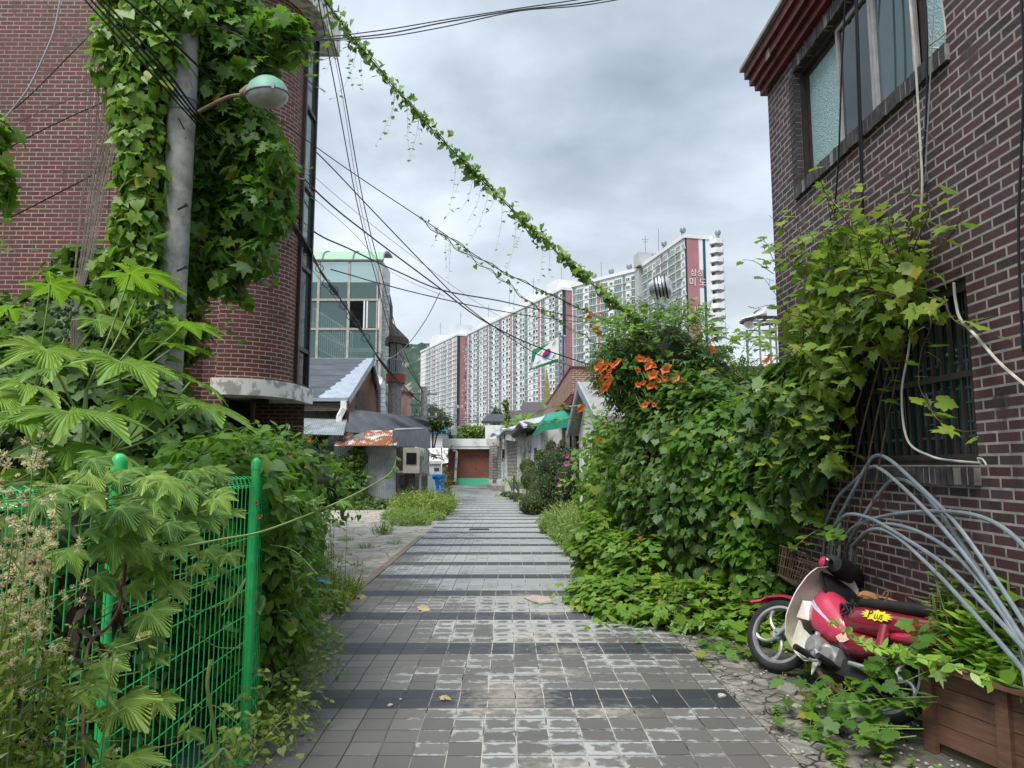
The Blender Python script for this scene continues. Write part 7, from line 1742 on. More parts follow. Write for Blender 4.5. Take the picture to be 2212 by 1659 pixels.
c_.build('foliage', [G['campsis'], G['fresh'], M['shade_core']], tv_, core_of(tb, .74))
sm = MB(); c2 = Cloud()
for k in range(46):
    i = rng.integers(0, 6); b_ = tb[i]; a = rng.uniform(0, 6.28); p = Vector(b_[0]) + Vector((b_[1][0] * math.cos(a) * .8, b_[1][1] * math.sin(a) * .8 - .2, b_[1][2] * .85)); e_ = p + Vector((rng.normal() * .18, rng.normal() * .15 - .05, rng.uniform(.12, .38)))
    vine(sm, c2, [p, (p + e_) / 2 + Vector((0, 0, .06)), e_], .005, ['heart', 'lance', 'lobed'], .055, .075, n=6)
c2.build('young_foliage', [G['fresh']], tv_); sm.build('stem', M['stem_green'], tv_)
# flowers: every bloom a part
FM = None
def bloom(parent, q, size, aim, mat='orange', name='flower', tmpl='trumpet'):
    c_ = Cloud(); c_.add(tmpl, [tuple(q)], [tuple(Vector(aim).orthogonal())], [tuple(aim)], [size]); return c_.build(name, [G[mat]], parent)
fl = [(1308, 792), (1298, 800), (1318, 800), (1305, 812), (1325, 790), (1293, 790), (1312, 822), (1330, 785), (1300, 780), (1318, 810), (1305, 838), (1296, 818),
      (1388, 780), (1380, 772), (1405, 778), (1412, 790), (1402, 805), (1412, 812), (1375, 800), (1392, 828), (1405, 832), (1424, 822), (1436, 818), (1440, 800), (1418, 835), (1378, 833), (1412, 790), (1398, 792),
      (1455, 818), (1465, 830), (1458, 845), (1448, 825), (1395, 872), (1405, 868), (1412, 876), (1385, 876),
      (1275, 702), (1268, 668), (1270, 682), (1284, 712), (1290, 718), (1540, 758), (1536, 750), (1660, 768), (1655, 780), (1310, 930), (1250, 880), (1300, 948), (1590, 878), (1432, 1185), (1380, 1160)]
for (x, y) in fl:
    Yf = 9.35 if y < 900 else (9.0 if x > 1350 else 12.0)
    if x < 1300 and y < 730: Yf = 10.2
    if x > 1500: Yf = 8.9 if x < 1600 else 8.5
    q = at(x + random.uniform(-3, 3), y + random.uniform(-3, 3), Yf + random.uniform(-.08, .08)); aim = Vector((random.uniform(-.7, .7), -1, random.uniform(-.6, .35))).normalized()
    bloom(tv_, q - aim * .05, random.uniform(.085, .115) * (.7 if x > 1500 else 1), aim)
sm = MB()
for (x, y) in ((1308, 800), (1400, 800), (1455, 825), (1400, 868)):
    sm = MB()
    for k in range(7): q = at(x + random.uniform(-22, 22), y + random.uniform(-14, 22), 9.42); sm.tube([q + Vector((0, .25, .12)), q], .005, 4)
    sm.build('flower_stalks', M['stem_green'], tv_)
# light vine swags across the cable end
vm = MB(); c2 = Cloud()
for s_ in range(60):
    x = rng.uniform(1290, 1680); y = 660 + abs(x - 1430) * .22 + rng.uniform(-5, 40)
    if x > 1560: y += 20
    p = at(x, y, rng.uniform(9.6, 10.6)); vine(vm, c2, [p, p + Vector((rng.normal() * .12, -.1, rng.uniform(-.05, .1))), p + Vector((rng.normal() * .2, -.2, rng.uniform(-.25, .06)))], .003, ['heart', 'lobed'], .05, .08, n=5)
c2.build('light_vine_leaves', [G['fresh']], tv_); vm.build('light_vine_stem', M['stem_green'], tv_)
# lighter ivy lobes at the right side, next to the corner
rv = plant('ivy_mass', 'lighter green vine heap filling the corner beside the brick building', 'ivy', (3.2, 8.2, 0))
rbz = [((3.0, 8.15, 1.95), (.62, .55, .58)), ((2.55, 8.3, 1.75), (.6, .5, .6)), ((2.72, 7.75, 1.15), (.38, .4, .75)), ((3.45, 8.6, 2.2), (.7, .7, .42)), ((2.62, 7.6, .55), (.35, .4, .5))]
c_ = Cloud(); scatter_blobs(c_, ['grape', 'lobed', 'heart'], rbz, 470, .095, keep=keep_r); c_.build('foliage', [G['maple'], M['shade_core']], rv, core_of(rbz, .76))
# skirt spilling over the path
sk = plant('creeper_skirt', 'creeper spilling from the ivy onto the paving right of the path', 'creeper', (1.6, 8.2, 0))
skb = [((1.55, 8.35, .12), (.65, .62, .26)), ((1.15, 9.0, .10), (.42, .62, .20)), ((2.1, 7.75, .15), (.6, .45, .30)), ((1.75, 9.4, .35), (.55, .9, .5)), ((2.45, 7.35, .12), (.45, .42, .22), .8), ((1.45, 10.6, .45), (.5, .9, .55)), ((2.62, 6.95, .08), (.25, .3, .14), .6)]
c_ = Cloud(); scatter_blobs(c_, ['lobed', 'grape', 'heart'], skb, 360, .095, up=1.1, out=.5, keep=keep_r); sm = MB()
for k in range(26): a = rng.uniform(0, 6.28); p = Vector((rng.choice([1.2, 1.5, 2.0, 2.4]), 8.2 + rng.normal() * .5, .12)); vine(sm, c_, [p, p + Vector((-.3 + rng.normal() * .2, -.3 + rng.normal() * .25, .05)), p + Vector((-.55 + rng.normal() * .3, -.55 + rng.normal() * .35, -.08))], .003, ['lobed', 'heart'], .07, .085, n=6)
c_.build('foliage', [G['fresh'], M['shade_core']], sk, core_of(skb, .7)); sm.build('stem', M['stem_green'], sk)
wl_ = plant('lance_weeds', 'bright narrow-leaved weeds at the foot of the ivy heap', 'weed', (2.0, 7.9, 0)); c_ = Cloud(); sm = MB()
for k in range(70):
    x = rng.uniform(1.6, 2.65); y = 7.75 + rng.normal() * .22 - (x - 1.9) * .25; p = Vector((x, y, 0)); h = rng.uniform(.25, .55); e_ = p + Vector((rng.normal() * .08, rng.normal() * .08 - .04, h))
    sm.tube([p, e_], .0025, 4); n_ = 9
    Pp = np.array([tuple(p.lerp(e_, .25 + .75 * i / n_)) for i in range(n_)]); Tt = np.array([[math.cos(2.4 * i), math.sin(2.4 * i), .25] for i in range(n_)]); c_.add('lance', Pp, Tt * [-.2, -.2, 0] + [0, 0, 1], Tt, np.full(n_, .11) * rng.uniform(.7, 1.2))
c_.build('foliage', [G['weed']], wl_); sm.build('stem', M['stem_green'], wl_)

# ---------------- grapevine on the right wall
gv = plant('grapevine', 'grapevine with yellow-green lobed leaves climbing over the barred window', 'grapevine', (2.75, 6, 0))
def W2(x, y, X=2.72): return atX(x, y, X)
gvb = []
for (x, y, r_, q) in ((1760, 560, .32, .6), (1850, 500, .30, .55), (1890, 560, .34, .8), (1800, 620, .42, 1), (1880, 640, .40, 1), (1960, 600, .30, .55), (1750, 700, .40, 1), (1830, 720, .40, 1), (1920, 700, .3, .6), (1760, 790, .40, 1), (1810, 830, .34, .9), (1720, 860, .38, 1), (1770, 930, .36, .9), (1800, 980, .26, .7), (1720, 960, .38, 1), (1700, 1040, .34, .9), (1990, 660, .22, .4), (1740, 1080, .22, .6)):
    c3 = W2(x, y); gvb.append(((c3.x - .02, c3.y, c3.z), (.17, r_ * 1.15, r_ * .72), q))
c_ = Cloud(); scatter_blobs(c_, ['grape', 'lobed', 'maple'], gvb, 105, .10, keep=keep_r, shell=(.3, 1.1), overlap=.25, tipout=.5)
sm = MB()
for k in range(60):   # shoots reaching out and up
    b_ = gvb[rng.integers(0, len(gvb))]; p = Vector(b_[0]) + Vector((-.1, rng.normal() * .25, rng.uniform(0, .2))); e_ = p + Vector((rng.uniform(-.35, 0), rng.normal() * .3, rng.uniform(.05, .38)))
    vine(sm, c_, [p, (p + e_) / 2 + Vector((-.03, 0, .05)), e_], .004, ['grape', 'maple'], .07, .09, n=6)
for pts in ([(1700, 720), (1650, 700), (1600, 735), (1560, 725), (1520, 705)], [(1690, 590), (1670, 560), (1655, 525), (1640, 520)], [(1960, 620), (2010, 690), (1990, 760), (1985, 830), (2010, 880)], [(1900, 760), (1930, 810), (1905, 850), (1900, 880)], [(2000, 850), (2020, 900), (2070, 930), (2110, 930)], [(2040, 640), (2060, 690), (2140, 730)], [(1920, 520), (1990, 470), (2060, 400)], [(2000, 560), (2060, 500), (2085, 440)], [(1840, 480), (1830, 430), (1860, 420)], [(1960, 560), (2000, 480), (2010, 440)]):
    vine(sm, c_, [W2(x, y, 2.74) for x, y in pts], .005, ['grape', 'maple'], .085, .11, n=10)
c_.build('foliage', [G['grape']], gv)
for k in range(5):
    sm.tube(crom([W2(1990 + 4 * k, 300 + 30 * k, 2.84), W2(1985 - 6 * k, 480, 2.83), W2(1975 - 14 * k, 640, 2.80), W2(1940 - 22 * k, 800, 2.8), W2(1900 - 26 * k, 1000, 2.8), W2(1860 - 20 * k, 1230, 2.78)], 8), .007, 6)
for k in range(26): p = W2(rng.uniform(1960, 2020), rng.uniform(260, 560), 2.84); sm.tube([p, p + Vector((-.03, rng.normal() * .12, rng.uniform(-.3, .15)))], .003, 4)
sm.build('stem', M['stem_brown'], gv)
# dark-leaved lower curtain on the left edge of the wall
dv = plant('grapevine', 'darker vine curtain draping down left of the barred window', 'grapevine', (2.75, 6.9, 0))
dvb = [];
for (x, y, r_) in ((1700, 900, .4), (1745, 890, .36), (1690, 990, .42), (1735, 1000, .34), (1690, 1070, .34), (1700, 830, .32), (1650, 900, .4), (1650, 1000, .4)):
    c3 = W2(x, y, 2.66); dvb.append(((c3.x, c3.y, c3.z), (.2, r_, r_ * .8)))
c_ = Cloud(); scatter_blobs(c_, ['grape', 'maple'], dvb, 260, .12, keep=keep_r, shell=(.6, 1.1), overlap=.5); c_.build('foliage', [G['ivy']], dv)

# ---------------- plants around the moped and planter
mp_ = plant('creeper', 'lobed creeper growing over and under the moped', 'creeper', (2.4, 5, 0)); c_ = Cloud(); sm = MB()
for pts in ([(2.75, 4.5, .7), (2.5, 4.55, .55), (2.35, 4.6, .45)], [(2.7, 4.5, .55), (2.45, 4.5, .5), (2.25, 4.6, .35), (2.15, 4.7, .2)], [(2.5, 4.3, .3), (2.25, 4.4, .22), (2.0, 4.5, .12), (1.9, 4.65, .05)], [(2.4, 4.35, .35), (2.2, 4.55, .3), (2.05, 4.75, .15), (2.0, 4.9, .05)], [(2.35, 4.3, .15), (2.05, 4.4, .1), (1.85, 4.35, .05)], [(2.8, 4.2, .7), (2.6, 4.35, .62), (2.42, 4.5, .52)], [(2.7, 5.9, 1.15), (2.6, 5.8, 1.1), (2.5, 5.75, 1.05)], [(2.8, 6.3, 1.2), (2.6, 6.2, 1.15), (2.45, 6.1, 1.1)], [(1.95, 5.0, 0), (1.92, 4.98, .15), (1.95, 4.95, .28)], [(2.1, 6.5, .05), (1.95, 6.4, .08), (1.85, 6.3, .04)], [(2.2, 6.4, .1), (2.0, 6.6, .1), (1.9, 6.9, .08)]):
    for d in range(2 if pts[0][2] > .5 else 3): o_ = Vector((rng.normal() * .05, rng.normal() * .07, rng.normal() * .04)); vine(sm, c_, [Vector(p) + o_ * (i + 1) * .5 for i, p in enumerate(pts)], .0035, ['grape', 'maple', 'grape'], .05, .095, n=8)
c_.build('foliage', [G['maple'], G['grape']], mp_); sm.build('stem', M['stem_green'], mp_)
bu = plant('leafy_weed', 'tall toothed green weed between the moped tail and the planter', 'weed', (2.75, 4.4, 0)); c_ = Cloud(); sm = MB()
for k in range(16):
    p = Vector((2.80 + rng.uniform(-.06, .05), 4.5 + rng.normal() * .10, .2)); h = rng.uniform(.5, .9); e_ = p + Vector((rng.normal() * .06 - .05, rng.normal() * .05, h)); sm.tube([p, e_], .004, 5)
    for i in range(16): t = .15 + .85 * i / 16; q = p.lerp(e_, t); a = 2.4 * i; d = Vector((math.cos(a), math.sin(a), .15)); c_.add('maple', [tuple(q + d * .03)], [(d.x * -.3, d.y * -.3, 1)], [tuple(d + Vector((0, 0, -.2)))], [.10 * (1.2 - .7 * t)])
c_.build('foliage', [G['weed']], bu); sm.build('stem', M['stem_green'], bu)
let = plant('lettuce', 'bright overgrown lettuce and herbs sprawling from the wooden planter', 'lettuce', pc + Vector((.3, -.4, .5))); c_ = Cloud(); sm = MB()
def rosette(q, n, s, tall):
    for i in range(n):
        a = 2.4 * i + rng.normal() * .3; t = i / n; el = .2 + 1.0 * t; d = Vector((math.cos(a) * math.cos(el), math.sin(a) * math.cos(el), math.sin(el))); c_.add('oval', [tuple(q + Vector((0, 0, tall * t)) + d * .01)], [tuple(Vector((-d.x * .7, -d.y * .7, .8)))], [tuple(d + Vector((0, 0, -.1)))], [s * (1.15 - .5 * t)])
    sm.tube([q, q + Vector((0, 0, tall))], .007, 6)
for u in np.arange(.12, 1.25, .12):
    for v in (.08, .24, .42): rosette(pc + pd * (u + rng.normal() * .03) + pn * (v + rng.normal() * .02) + Vector((0, 0, .50)), 15, rng.uniform(.10, .20) * (.6 + .5 * u), rng.uniform(.05, .30) * (.5 + .6 * u))
rosette(pc + pd * .22 + pn * .16 + Vector((0, 0, .50)), 20, .22, .34); rosette(pc + pd * .35 + pn * .3 + Vector((0, 0, .5)), 20, .24, .52)
# a leafy stalk leaning out toward the moped wheel
st0 = pc + pd * .75 + pn * -.02 + Vector((0, 0, .52)); lp_ = crom([st0, pc + pd * .35 - pn * .08 + Vector((0, 0, .56)), pc + pd * .02 - pn * .14 + Vector((0, 0, .56)), pc - pd * .22 - pn * .22 + Vector((0, .0, .58)), pc - pd * .38 - pn * .28 + Vector((-.03, .0, .68))], 8); sm.tube(lp_, [.010 * (1 - .6 * i / len(lp_)) for i in range(len(lp_))], 6)
for i, p in enumerate(lp_):
    for k in range(3): a = 2.1 * (i * 3 + k); d = Vector((math.cos(a), math.sin(a), rng.normal() * .7)); c_.add('oval', [tuple(p)], [tuple(Vector(rng.normal(size=3) * .6 + [-.1, -.4, .7]))], [tuple(d)], [.085 * (1.2 - .6 * i / len(lp_)) * rng.uniform(.5, 1.2)])
sm2 = MB()
for k in range(5):
    p = pc + pd * (.75 + .13 * k) + pn * .12 + Vector((0, 0, .5)); e_ = p + Vector((rng.normal() * .05, .05, rng.uniform(.35, .6))); sm.tube([p, e_], .006, 5)
    for i in range(22): t = i / 22; q = p.lerp(e_, t); a = 2.4 * i; d = Vector((math.cos(a), math.sin(a), .3)); c_.add('oval', [tuple(q)], [(d.x * -.3, d.y * -.3, 1)], [tuple(d)], [.085 * (1.2 - .7 * t)])
c_.build('foliage', [G['lettuce']], let); sm.build('stem', M['stem_green'], let)
vs = plant('seedling', 'small seedlings and moss sprigs on the cracked verge', 'weed', (2.1, 4.6, 0)); c_ = Cloud()
for k in range(26):
    q = Vector((rng.uniform(1.8, 2.5), rng.uniform(3.9, 5.2), .01)) 
    for i in range(7): a = 2.4 * i; c_.add('lobed', [tuple(q + Vector((0, 0, .01 * i)))], [(0, 0, 1)], [(math.cos(a), math.sin(a), .3)], [rng.uniform(.02, .045)])
for (x, y) in ((1760, 1470), (1790, 1520), (1755, 1415), (1800, 1560), (1730, 1440)):
    q = gr(x, y)
    for i in range(9): a = 2.4 * i; c_.add('maple', [tuple(q + Vector((.03 * math.cos(a), .03 * math.sin(a), .04 + .012 * i)))], [(0, -.2, 1)], [(math.cos(a), math.sin(a), -.1)], [.085])
c_.build('foliage', [G['fresh']], vs); vs['kind'] = 'stuff'

# ---------------- garlands on the cables
def garland(P, label, dens, size, droop_n, name='cable_creeper', rad=.07, mat='fresh', lo=0, hi=1):
    t = plant(name, label, 'creeper', P[len(P) // 2]); c_ = Cloud(); sm = MB(); n = len(P); acc = 0
    for i in range(int(n * lo), int((n - 1) * hi)):
        a, b_ = P[i], P[i + 1]; k = int((b_ - a).length * dens * (.35 + 1.3 * abs(math.sin(i * .37 + .9 * math.sin(i * .11)))) * (.6 + .7 * i / n) + random.random())
        for _ in range(k):
            q = a.lerp(b_, random.random()) + Vector((random.gauss(0, rad * .6), random.gauss(0, rad * .6), random.gauss(.2 * rad, rad * .8)))
            c_.add(random.choice(['heart', 'heart', 'lobed']), [tuple(q)], [(random.gauss(0, .5), random.gauss(-.6, .5), random.gauss(.6, .4))], [(random.gauss(0, .5), random.gauss(0, .3), -1)], [size * random.uniform(.6, 1.2)])
    S_ = [P[i] + Vector((.022 * math.cos(i * 1.1), .02 * math.sin(i * 1.1), .018 * math.sin(i * 1.1 + 1))) for i in range(int(n * lo), int(n * hi))]; sm.tube(S_, .006, 5)
    for _ in range(droop_n):
        i = random.randint(int(n * max(lo, .12)), int(n * .97)); w_ = i / n; hanging(sm, c_, P[i], random.uniform(.25, .55 + .7 * w_), ['heart', 'maple'], size * .62, .08, (random.uniform(-.5, .15), 0, 0))
    c_.build('foliage', [G[mat]], t); sm.build('stem', M['stem_green'], t)
garland(PV, 'dense creeper garland wound along the long cable across the sky', 105, .082, 30)
garland(PV2, 'sparse creeper tufts on the lower cable, thickening toward the trumpet vine', 8, .065, 3, rad=.03, lo=.45)
garland(PV3, 'thin creeper strand with few leaves on the drooping lower cable', 12, .06, 4, rad=.03)
for pts, k in (([(770, 95, 7.9), (740, 110, 7.9), (720, 130, 7.9)], 0), ([(905, 250, 8.4), (900, 290, 8.4), (840, 320, 8.4)], 1)): pass

# ---------------- utility pole vines
pv = plant('pole_vine', 'pale green heart-leaved vine hanging in a curtain left of the utility pole', 'vine', (PX - .4, PY, 0))
pvb = []
for (x, y, rx, rz, q) in ((290, 40, .36, .5, 1), (330, 130, .34, .5, 1), (300, 230, .26, .5, 1), (310, 330, .24, .5, 1), (312, 430, .23, .5, 1), (300, 530, .26, .5, 1), (285, 620, .34, .5, 1), (250, 150, .22, .22, .5), (240, 100, .2, .15, .4), (330, 700, .3, .4, 1), (370, 20, .4, .3, .8)):
    q3 = at(x, y, 7.15); pvb.append((tuple(q3), (rx, .28, rz), q))
c_ = Cloud(); scatter_blobs(c_, ['heart', 'heart', 'lobed'], pvb, 330, .105, up=.25, jit=.35, out=.8, shell=(.55, 1.1), overlap=.6)
sm = MB()
for k in range(20): x = rng.uniform(260, 345); sm.tube(crom([at(x, -20, 7.2), at(x + rng.normal() * 12, 200, 7.2), at(x + rng.normal() * 14, 420, 7.2), at(x + rng.normal() * 16, 700, 7.2)], 6), .004, 4)
c_.build('foliage', [G['fresh'], M['shade_core']], pv, core_of(pvb, .5)); sm.build('stem', M['stem_brown'], pv)
hv = plant('hop_vine', 'dark lobed vine bushing out right of the utility pole around the street lamp', 'vine', (PX + .6, PY + .5, 0))
hvb = []
for (x, y, Y, rx, rz, q) in ((470, 40, 7.6, .50, .50, 1), (430, 130, 7.7, .40, .45, 1), (520, 120, 7.6, .42, .40, .9), (600, 80, 7.4, .28, .22, .6), (635, 75, 7.3, .16, .14, .5), (470, 220, 7.8, .45, .45, 1), (530, 300, 7.9, .42, .40, 1), (560, 380, 7.9, .36, .38, 1), (480, 340, 8.0, .42, .45, 1), (450, 450, 8.0, .36, .45, 1), (540, 460, 8.0, .42, .38, 1), (580, 440, 7.8, .25, .3, .7), (490, 560, 8.0, .30, .35, .7), (430, 580, 8.0, .22, .3, .7), (560, 560, 7.9, .2, .25, .35), (500, 620, 8, .14, .18, .3), (600, 350, 7.7, .18, .2, .5)):
    q3 = at(x, y, Y); hvb.append((tuple(q3), (rx, .38, rz), q))
c_ = Cloud(); scatter_blobs(c_, ['maple', 'maple', 'grape'], hvb, 260, .125, up=.35, jit=.45, shell=(.55, 1.12), overlap=.55)
sm = MB()
for k in range(46):
    b_ = hvb[rng.integers(0, len(hvb))]; p = Vector(b_[0]) + Vector((rng.normal() * .3, rng.normal() * .1 - .2, -.1)); hanging(sm, c_, p, rng.uniform(.3, .9), ['maple'], .11, .12, (rng.uniform(-.2, .5), 0, 0))
for pts in ([(620, 85, 7.3), (655, 70, 7.2), (690, 85, 7.2), (700, 110, 7.2)], [(640, 60, 7.3), (665, 40, 7.2)], [(640, 100, 7.3), (690, 128, 7.2), (728, 118, 7.2)], [(540, 40, 7.4), (600, 30, 7.3), (650, 55, 7.3)]): vine(sm, c_, [at(*p) for p in pts], .004, ['maple'], .1, .11, n=8)
c_.build('foliage', [G['maple'], M['shade_core']], hv, core_of(hvb, .55))
for k in range(26): sm.tube(crom([at(380 + rng.uniform(-30, 60), -20, 7.3), at(420 + rng.uniform(-30, 120), 200, 7.8), at(450 + rng.uniform(-30, 120), 420, 7.9), at(450 + rng.uniform(-40, 90), 640, 7.9)], 6), .0035, 4)
sm.build('stem', M['stem_brown'], hv)
dr = plant('dry_vine', 'bundle of dry grey vine stems hanging left of the leafy curtain', 'vine', at(230, 400, 7.2)); sm = MB()
for k in range(28):
    o_ = rng.uniform(-22, 22); sm.tube(crom([at(262 + o_ * .6, -20, 7.2), at(250 + o_ * .7, 120, 7.2), at(238 + o_, 260, 7.15), at(215 + o_ * 1.3 - 8, 400, 7.1), at(185 + o_, 540, 7.0), at(163 + o_ * .5, 660, 6.9), at(160 + o_, 760, 6.9)], 6), rng.uniform(.002, .006), 5)
for k in range(16):
    x = 210 + rng.uniform(-20, 40); sm.tube(crom([at(x, rng.uniform(-20, 60), 7.2), at(x - 10 + rng.normal() * 8, 200, 7.2), at(x - 12 + rng.normal() * 10, 400, 7.2)], 6), .003, 4)
sm.build('stem', M['dead_vine'], dr)
# ivy bank behind the fence
bk = plant('ivy_bank', 'bank of dark ivy filling the ground between fence and left brick building', 'ivy', (-4, 8, 0))
bkb = []
for (x, y, Y, rx, ry, rz) in ((60, 800, 8.3, 1.0, .6, .75), (200, 720, 8.4, .8, .6, .9), (300, 700, 8.3, .7, .6, .8), (330, 800, 8.0, .32, .4, .8), (180, 860, 8.0, 1.0, .6, .8), (30, 900, 7.6, 1.1, .7, .9), (300, 900, 7.6, .5, .5, .6), (420, 985, 7.8, .5, .6, .42), (200, 620, 8.6, .5, .4, .5), (100, 960, 7.0, 1.2, .9, .9), (270, 980, 7.0, .75, .7, .8), (450, 1050, 7.4, .6, .7, .5), (-60, 780, 8.4, .8, .6, .8)):
    bkb.append((tuple(at(x, y, Y)), (rx, ry, rz)))
c_ = Cloud(); scatter_blobs(c_, ['lobed', 'grape', 'maple'], bkb, 190, .13); c_.build('foliage', [G['shade'], M['shade_core']], bk, core_of(bkb, .8))
lf = plant('vine_tuft', 'light green vine tuft at the left picture edge over the brick wall', 'vine', at(5, 380, 6)); c_ = Cloud(); sm = MB()
scatter_blobs(c_, ['maple', 'grape'], [(tuple(at(-15, 330, 6)), (.14, .2, .25), .7), (tuple(at(0, 390, 6)), (.13, .2, .22), .6), (tuple(at(-20, 280, 6)), (.2, .2, .15), .6)], 260, .12, shell=(.2, 1.1), overlap=.2)
for p in ((20, 420), (70, 520), (10, 450)): hanging(sm, c_, at(p[0], p[1], 6), .5, ['maple'], .1, .12)
c_.build('foliage', [G['fresh']], lf); sm.build('stem', M['stem_green'], lf)

# ---------------- morning glory over the far fence
mg = plant('morning_glory', 'morning glory vine heaped over the fence with tiny red flowers', 'vine', (-1.9, 6, 0))
mgb = []
for t in np.linspace(0, 1, 7):
    p = Vector((-1.72, 4.75, 0)).lerp(Vector((-2.5, 8.4, 0)), t); hgt = 1.55 + .28 * math.sin(t * 5) 
    mgb.append(((p.x - .05, p.y, hgt * .70), (.36 + .05 * math.sin(t * 9), .42, hgt * .36))); mgb.append(((p.x + .02, p.y + .2, hgt * .32), (.30, .42, hgt * .40)))
mgb += [((-1.62, 4.55, 1.45), (.28, .3, .28)), ((-2.0, 5.0, 1.3), (.5, .5, .45)), ((-2.3, 5.8, 1.5), (.5, .6, .45)), ((-2.1, 6.4, 1.55), (.35, .5, .35))]
c_ = Cloud(); Pm = scatter_blobs(c_, ['heart', 'heart', 'oval'], mgb, 400, .082, up=.45, jit=.4, keep=lambda P: P[:, 1] > 4.40)
sm = MB()
for k in range(70):
    t = rng.random(); p = Vector((-1.50, 4.4, 0)).lerp(Vector((-2.25, 8.1, 0)), t) + Vector((rng.uniform(.0, .12), 0, rng.uniform(.1, 1.3))); e_ = p + Vector((rng.uniform(.05, .38), rng.normal() * .15 - .1, rng.uniform(-.35, .1)))
    vine(sm, c_, [p, (p + e_) / 2 + Vector((0, 0, .05)), e_], .003, ['heart', 'oval', 'lance'], .045, .06, n=6)
for k in range(40):
    t = rng.random(); p = Vector((-1.65, 4.6, 1.72)).lerp(Vector((-2.4, 8.2, 1.8)), t); e_ = p + Vector((rng.normal() * .15, rng.normal() * .15, rng.uniform(.1, .35)))
    vine(sm, c_, [p - Vector((0, 0, .25)), p, e_], .003, ['heart', 'lance'], .05, .06, n=6)
c_.build('foliage', [G['maple'], M['shade_core']], mg, core_of([b_ for b_ in mgb if b_[0][1] > 4.7], .72)); sm.build('stem', M['stem_green'], mg)
for (x, y) in ((478, 1062), (520, 1090), (527, 1120), (600, 985), (632, 1010), (655, 1160), (612, 1250), (586, 1100), (640, 950), (662, 1400)):
    q = at(x, y, 4.7 if x > 560 else 4.15); bloom(mg, q + Vector((.05, .12, 0)), .022, Vector((.3, -1, .2)), 'red')
# sprigs spilling on the left path margin
sp2 = plant('path_edge_weed', 'straggly light weed spilling from the fence foot onto the paving', 'weed', (-1.45, 5, 0)); c_ = Cloud(); sm = MB()
for k in range(150):
    y = rng.uniform(3.6, 7.2); x = -1.50 - max(0, y - 4.6) * .2 + rng.uniform(-.12, .12); p = Vector((x, y, rng.uniform(0, .5) * rng.random())); e_ = p + Vector((rng.uniform(.05, .42), rng.normal() * .12 - .06, rng.uniform(.0, .3)))
    vine(sm, c_, [p, (p + e_) / 2 + Vector((0, 0, .08)), e_ - Vector((0, 0, .12))], .0022, ['lance', 'oval', 'heart'], .035, .045, n=6)
c_.build('foliage', [G['weed']], sp2); sm.build('stem', M['stem_green'], sp2)
# undergrowth behind the near fence
ug = plant('undergrowth', 'mixed dark undergrowth pressing against the inside of the green mesh', 'undergrowth', (-2.1, 3.4, 0))
ugb = [((-2.35, y, z), (.5, .5, .42)) for y, z in ((2.0, .35), (2.7, .3), (3.3, .35), (3.9, .35), (4.5, .4), (2.4, .8), (3.1, .85), (3.8, .8), (4.4, .95), (2.9, 1.25), (3.6, 1.2), (4.3, 1.3))] + [((-3.2, y, .9), (.7, .6, .8)) for y in (2.2, 3.2, 4.2, 5.2, 6.0)]
c_ = Cloud(); scatter_blobs(c_, ['heart', 'lance', 'oval', 'lobed'], ugb, 330, .075, keep=lambda P: P[:, 0] < -1.53); c_.build('foliage', [G['shade'], M['shade_core']], ug, core_of(ugb, .78)); ug['kind'] = 'stuff'

# ---------------- castor bean plants
CP = [(Vector((-2.75, 4.6, 0)), 2.35), (Vector((-3.35, 5.0, 0)), 2.35), (Vector((-2.35, 4.2, 0)), 1.9), (Vector((-3.0, 3.9, 0)), 1.8)]
CLf = [  # x, y (sight line), distance, width
 [(281, 593, 4.7, .78), (300, 632, 4.8, .42), (397, 705, 4.6, .60), (380, 748, 4.55, .62), (350, 800, 4.5, .5), (330, 690, 4.9, .4)],
 [(109, 616, 5.0, .66), (17, 669, 4.9, .62), (212, 692, 4.8, .55), (99, 758, 4.5, .85), (-20, 740, 4.8, .7), (180, 640, 5.1, .45)],
 [(264, 785, 4.1, .92), (423, 874, 4.2, .80), (413, 824, 4.4, .55), (291, 870, 4.1, .5), (120, 800, 4.0, .7), (470, 950, 4.25, .4), (340, 850, 4.3, .5)],
 [(155, 892, 3.6, .85), (33, 905, 3.4, .55), (149, 970, 3.5, .62), (-10, 850, 3.6, .6), (231, 985, 3.3, .42), (60, 835, 3.7, .6)]]
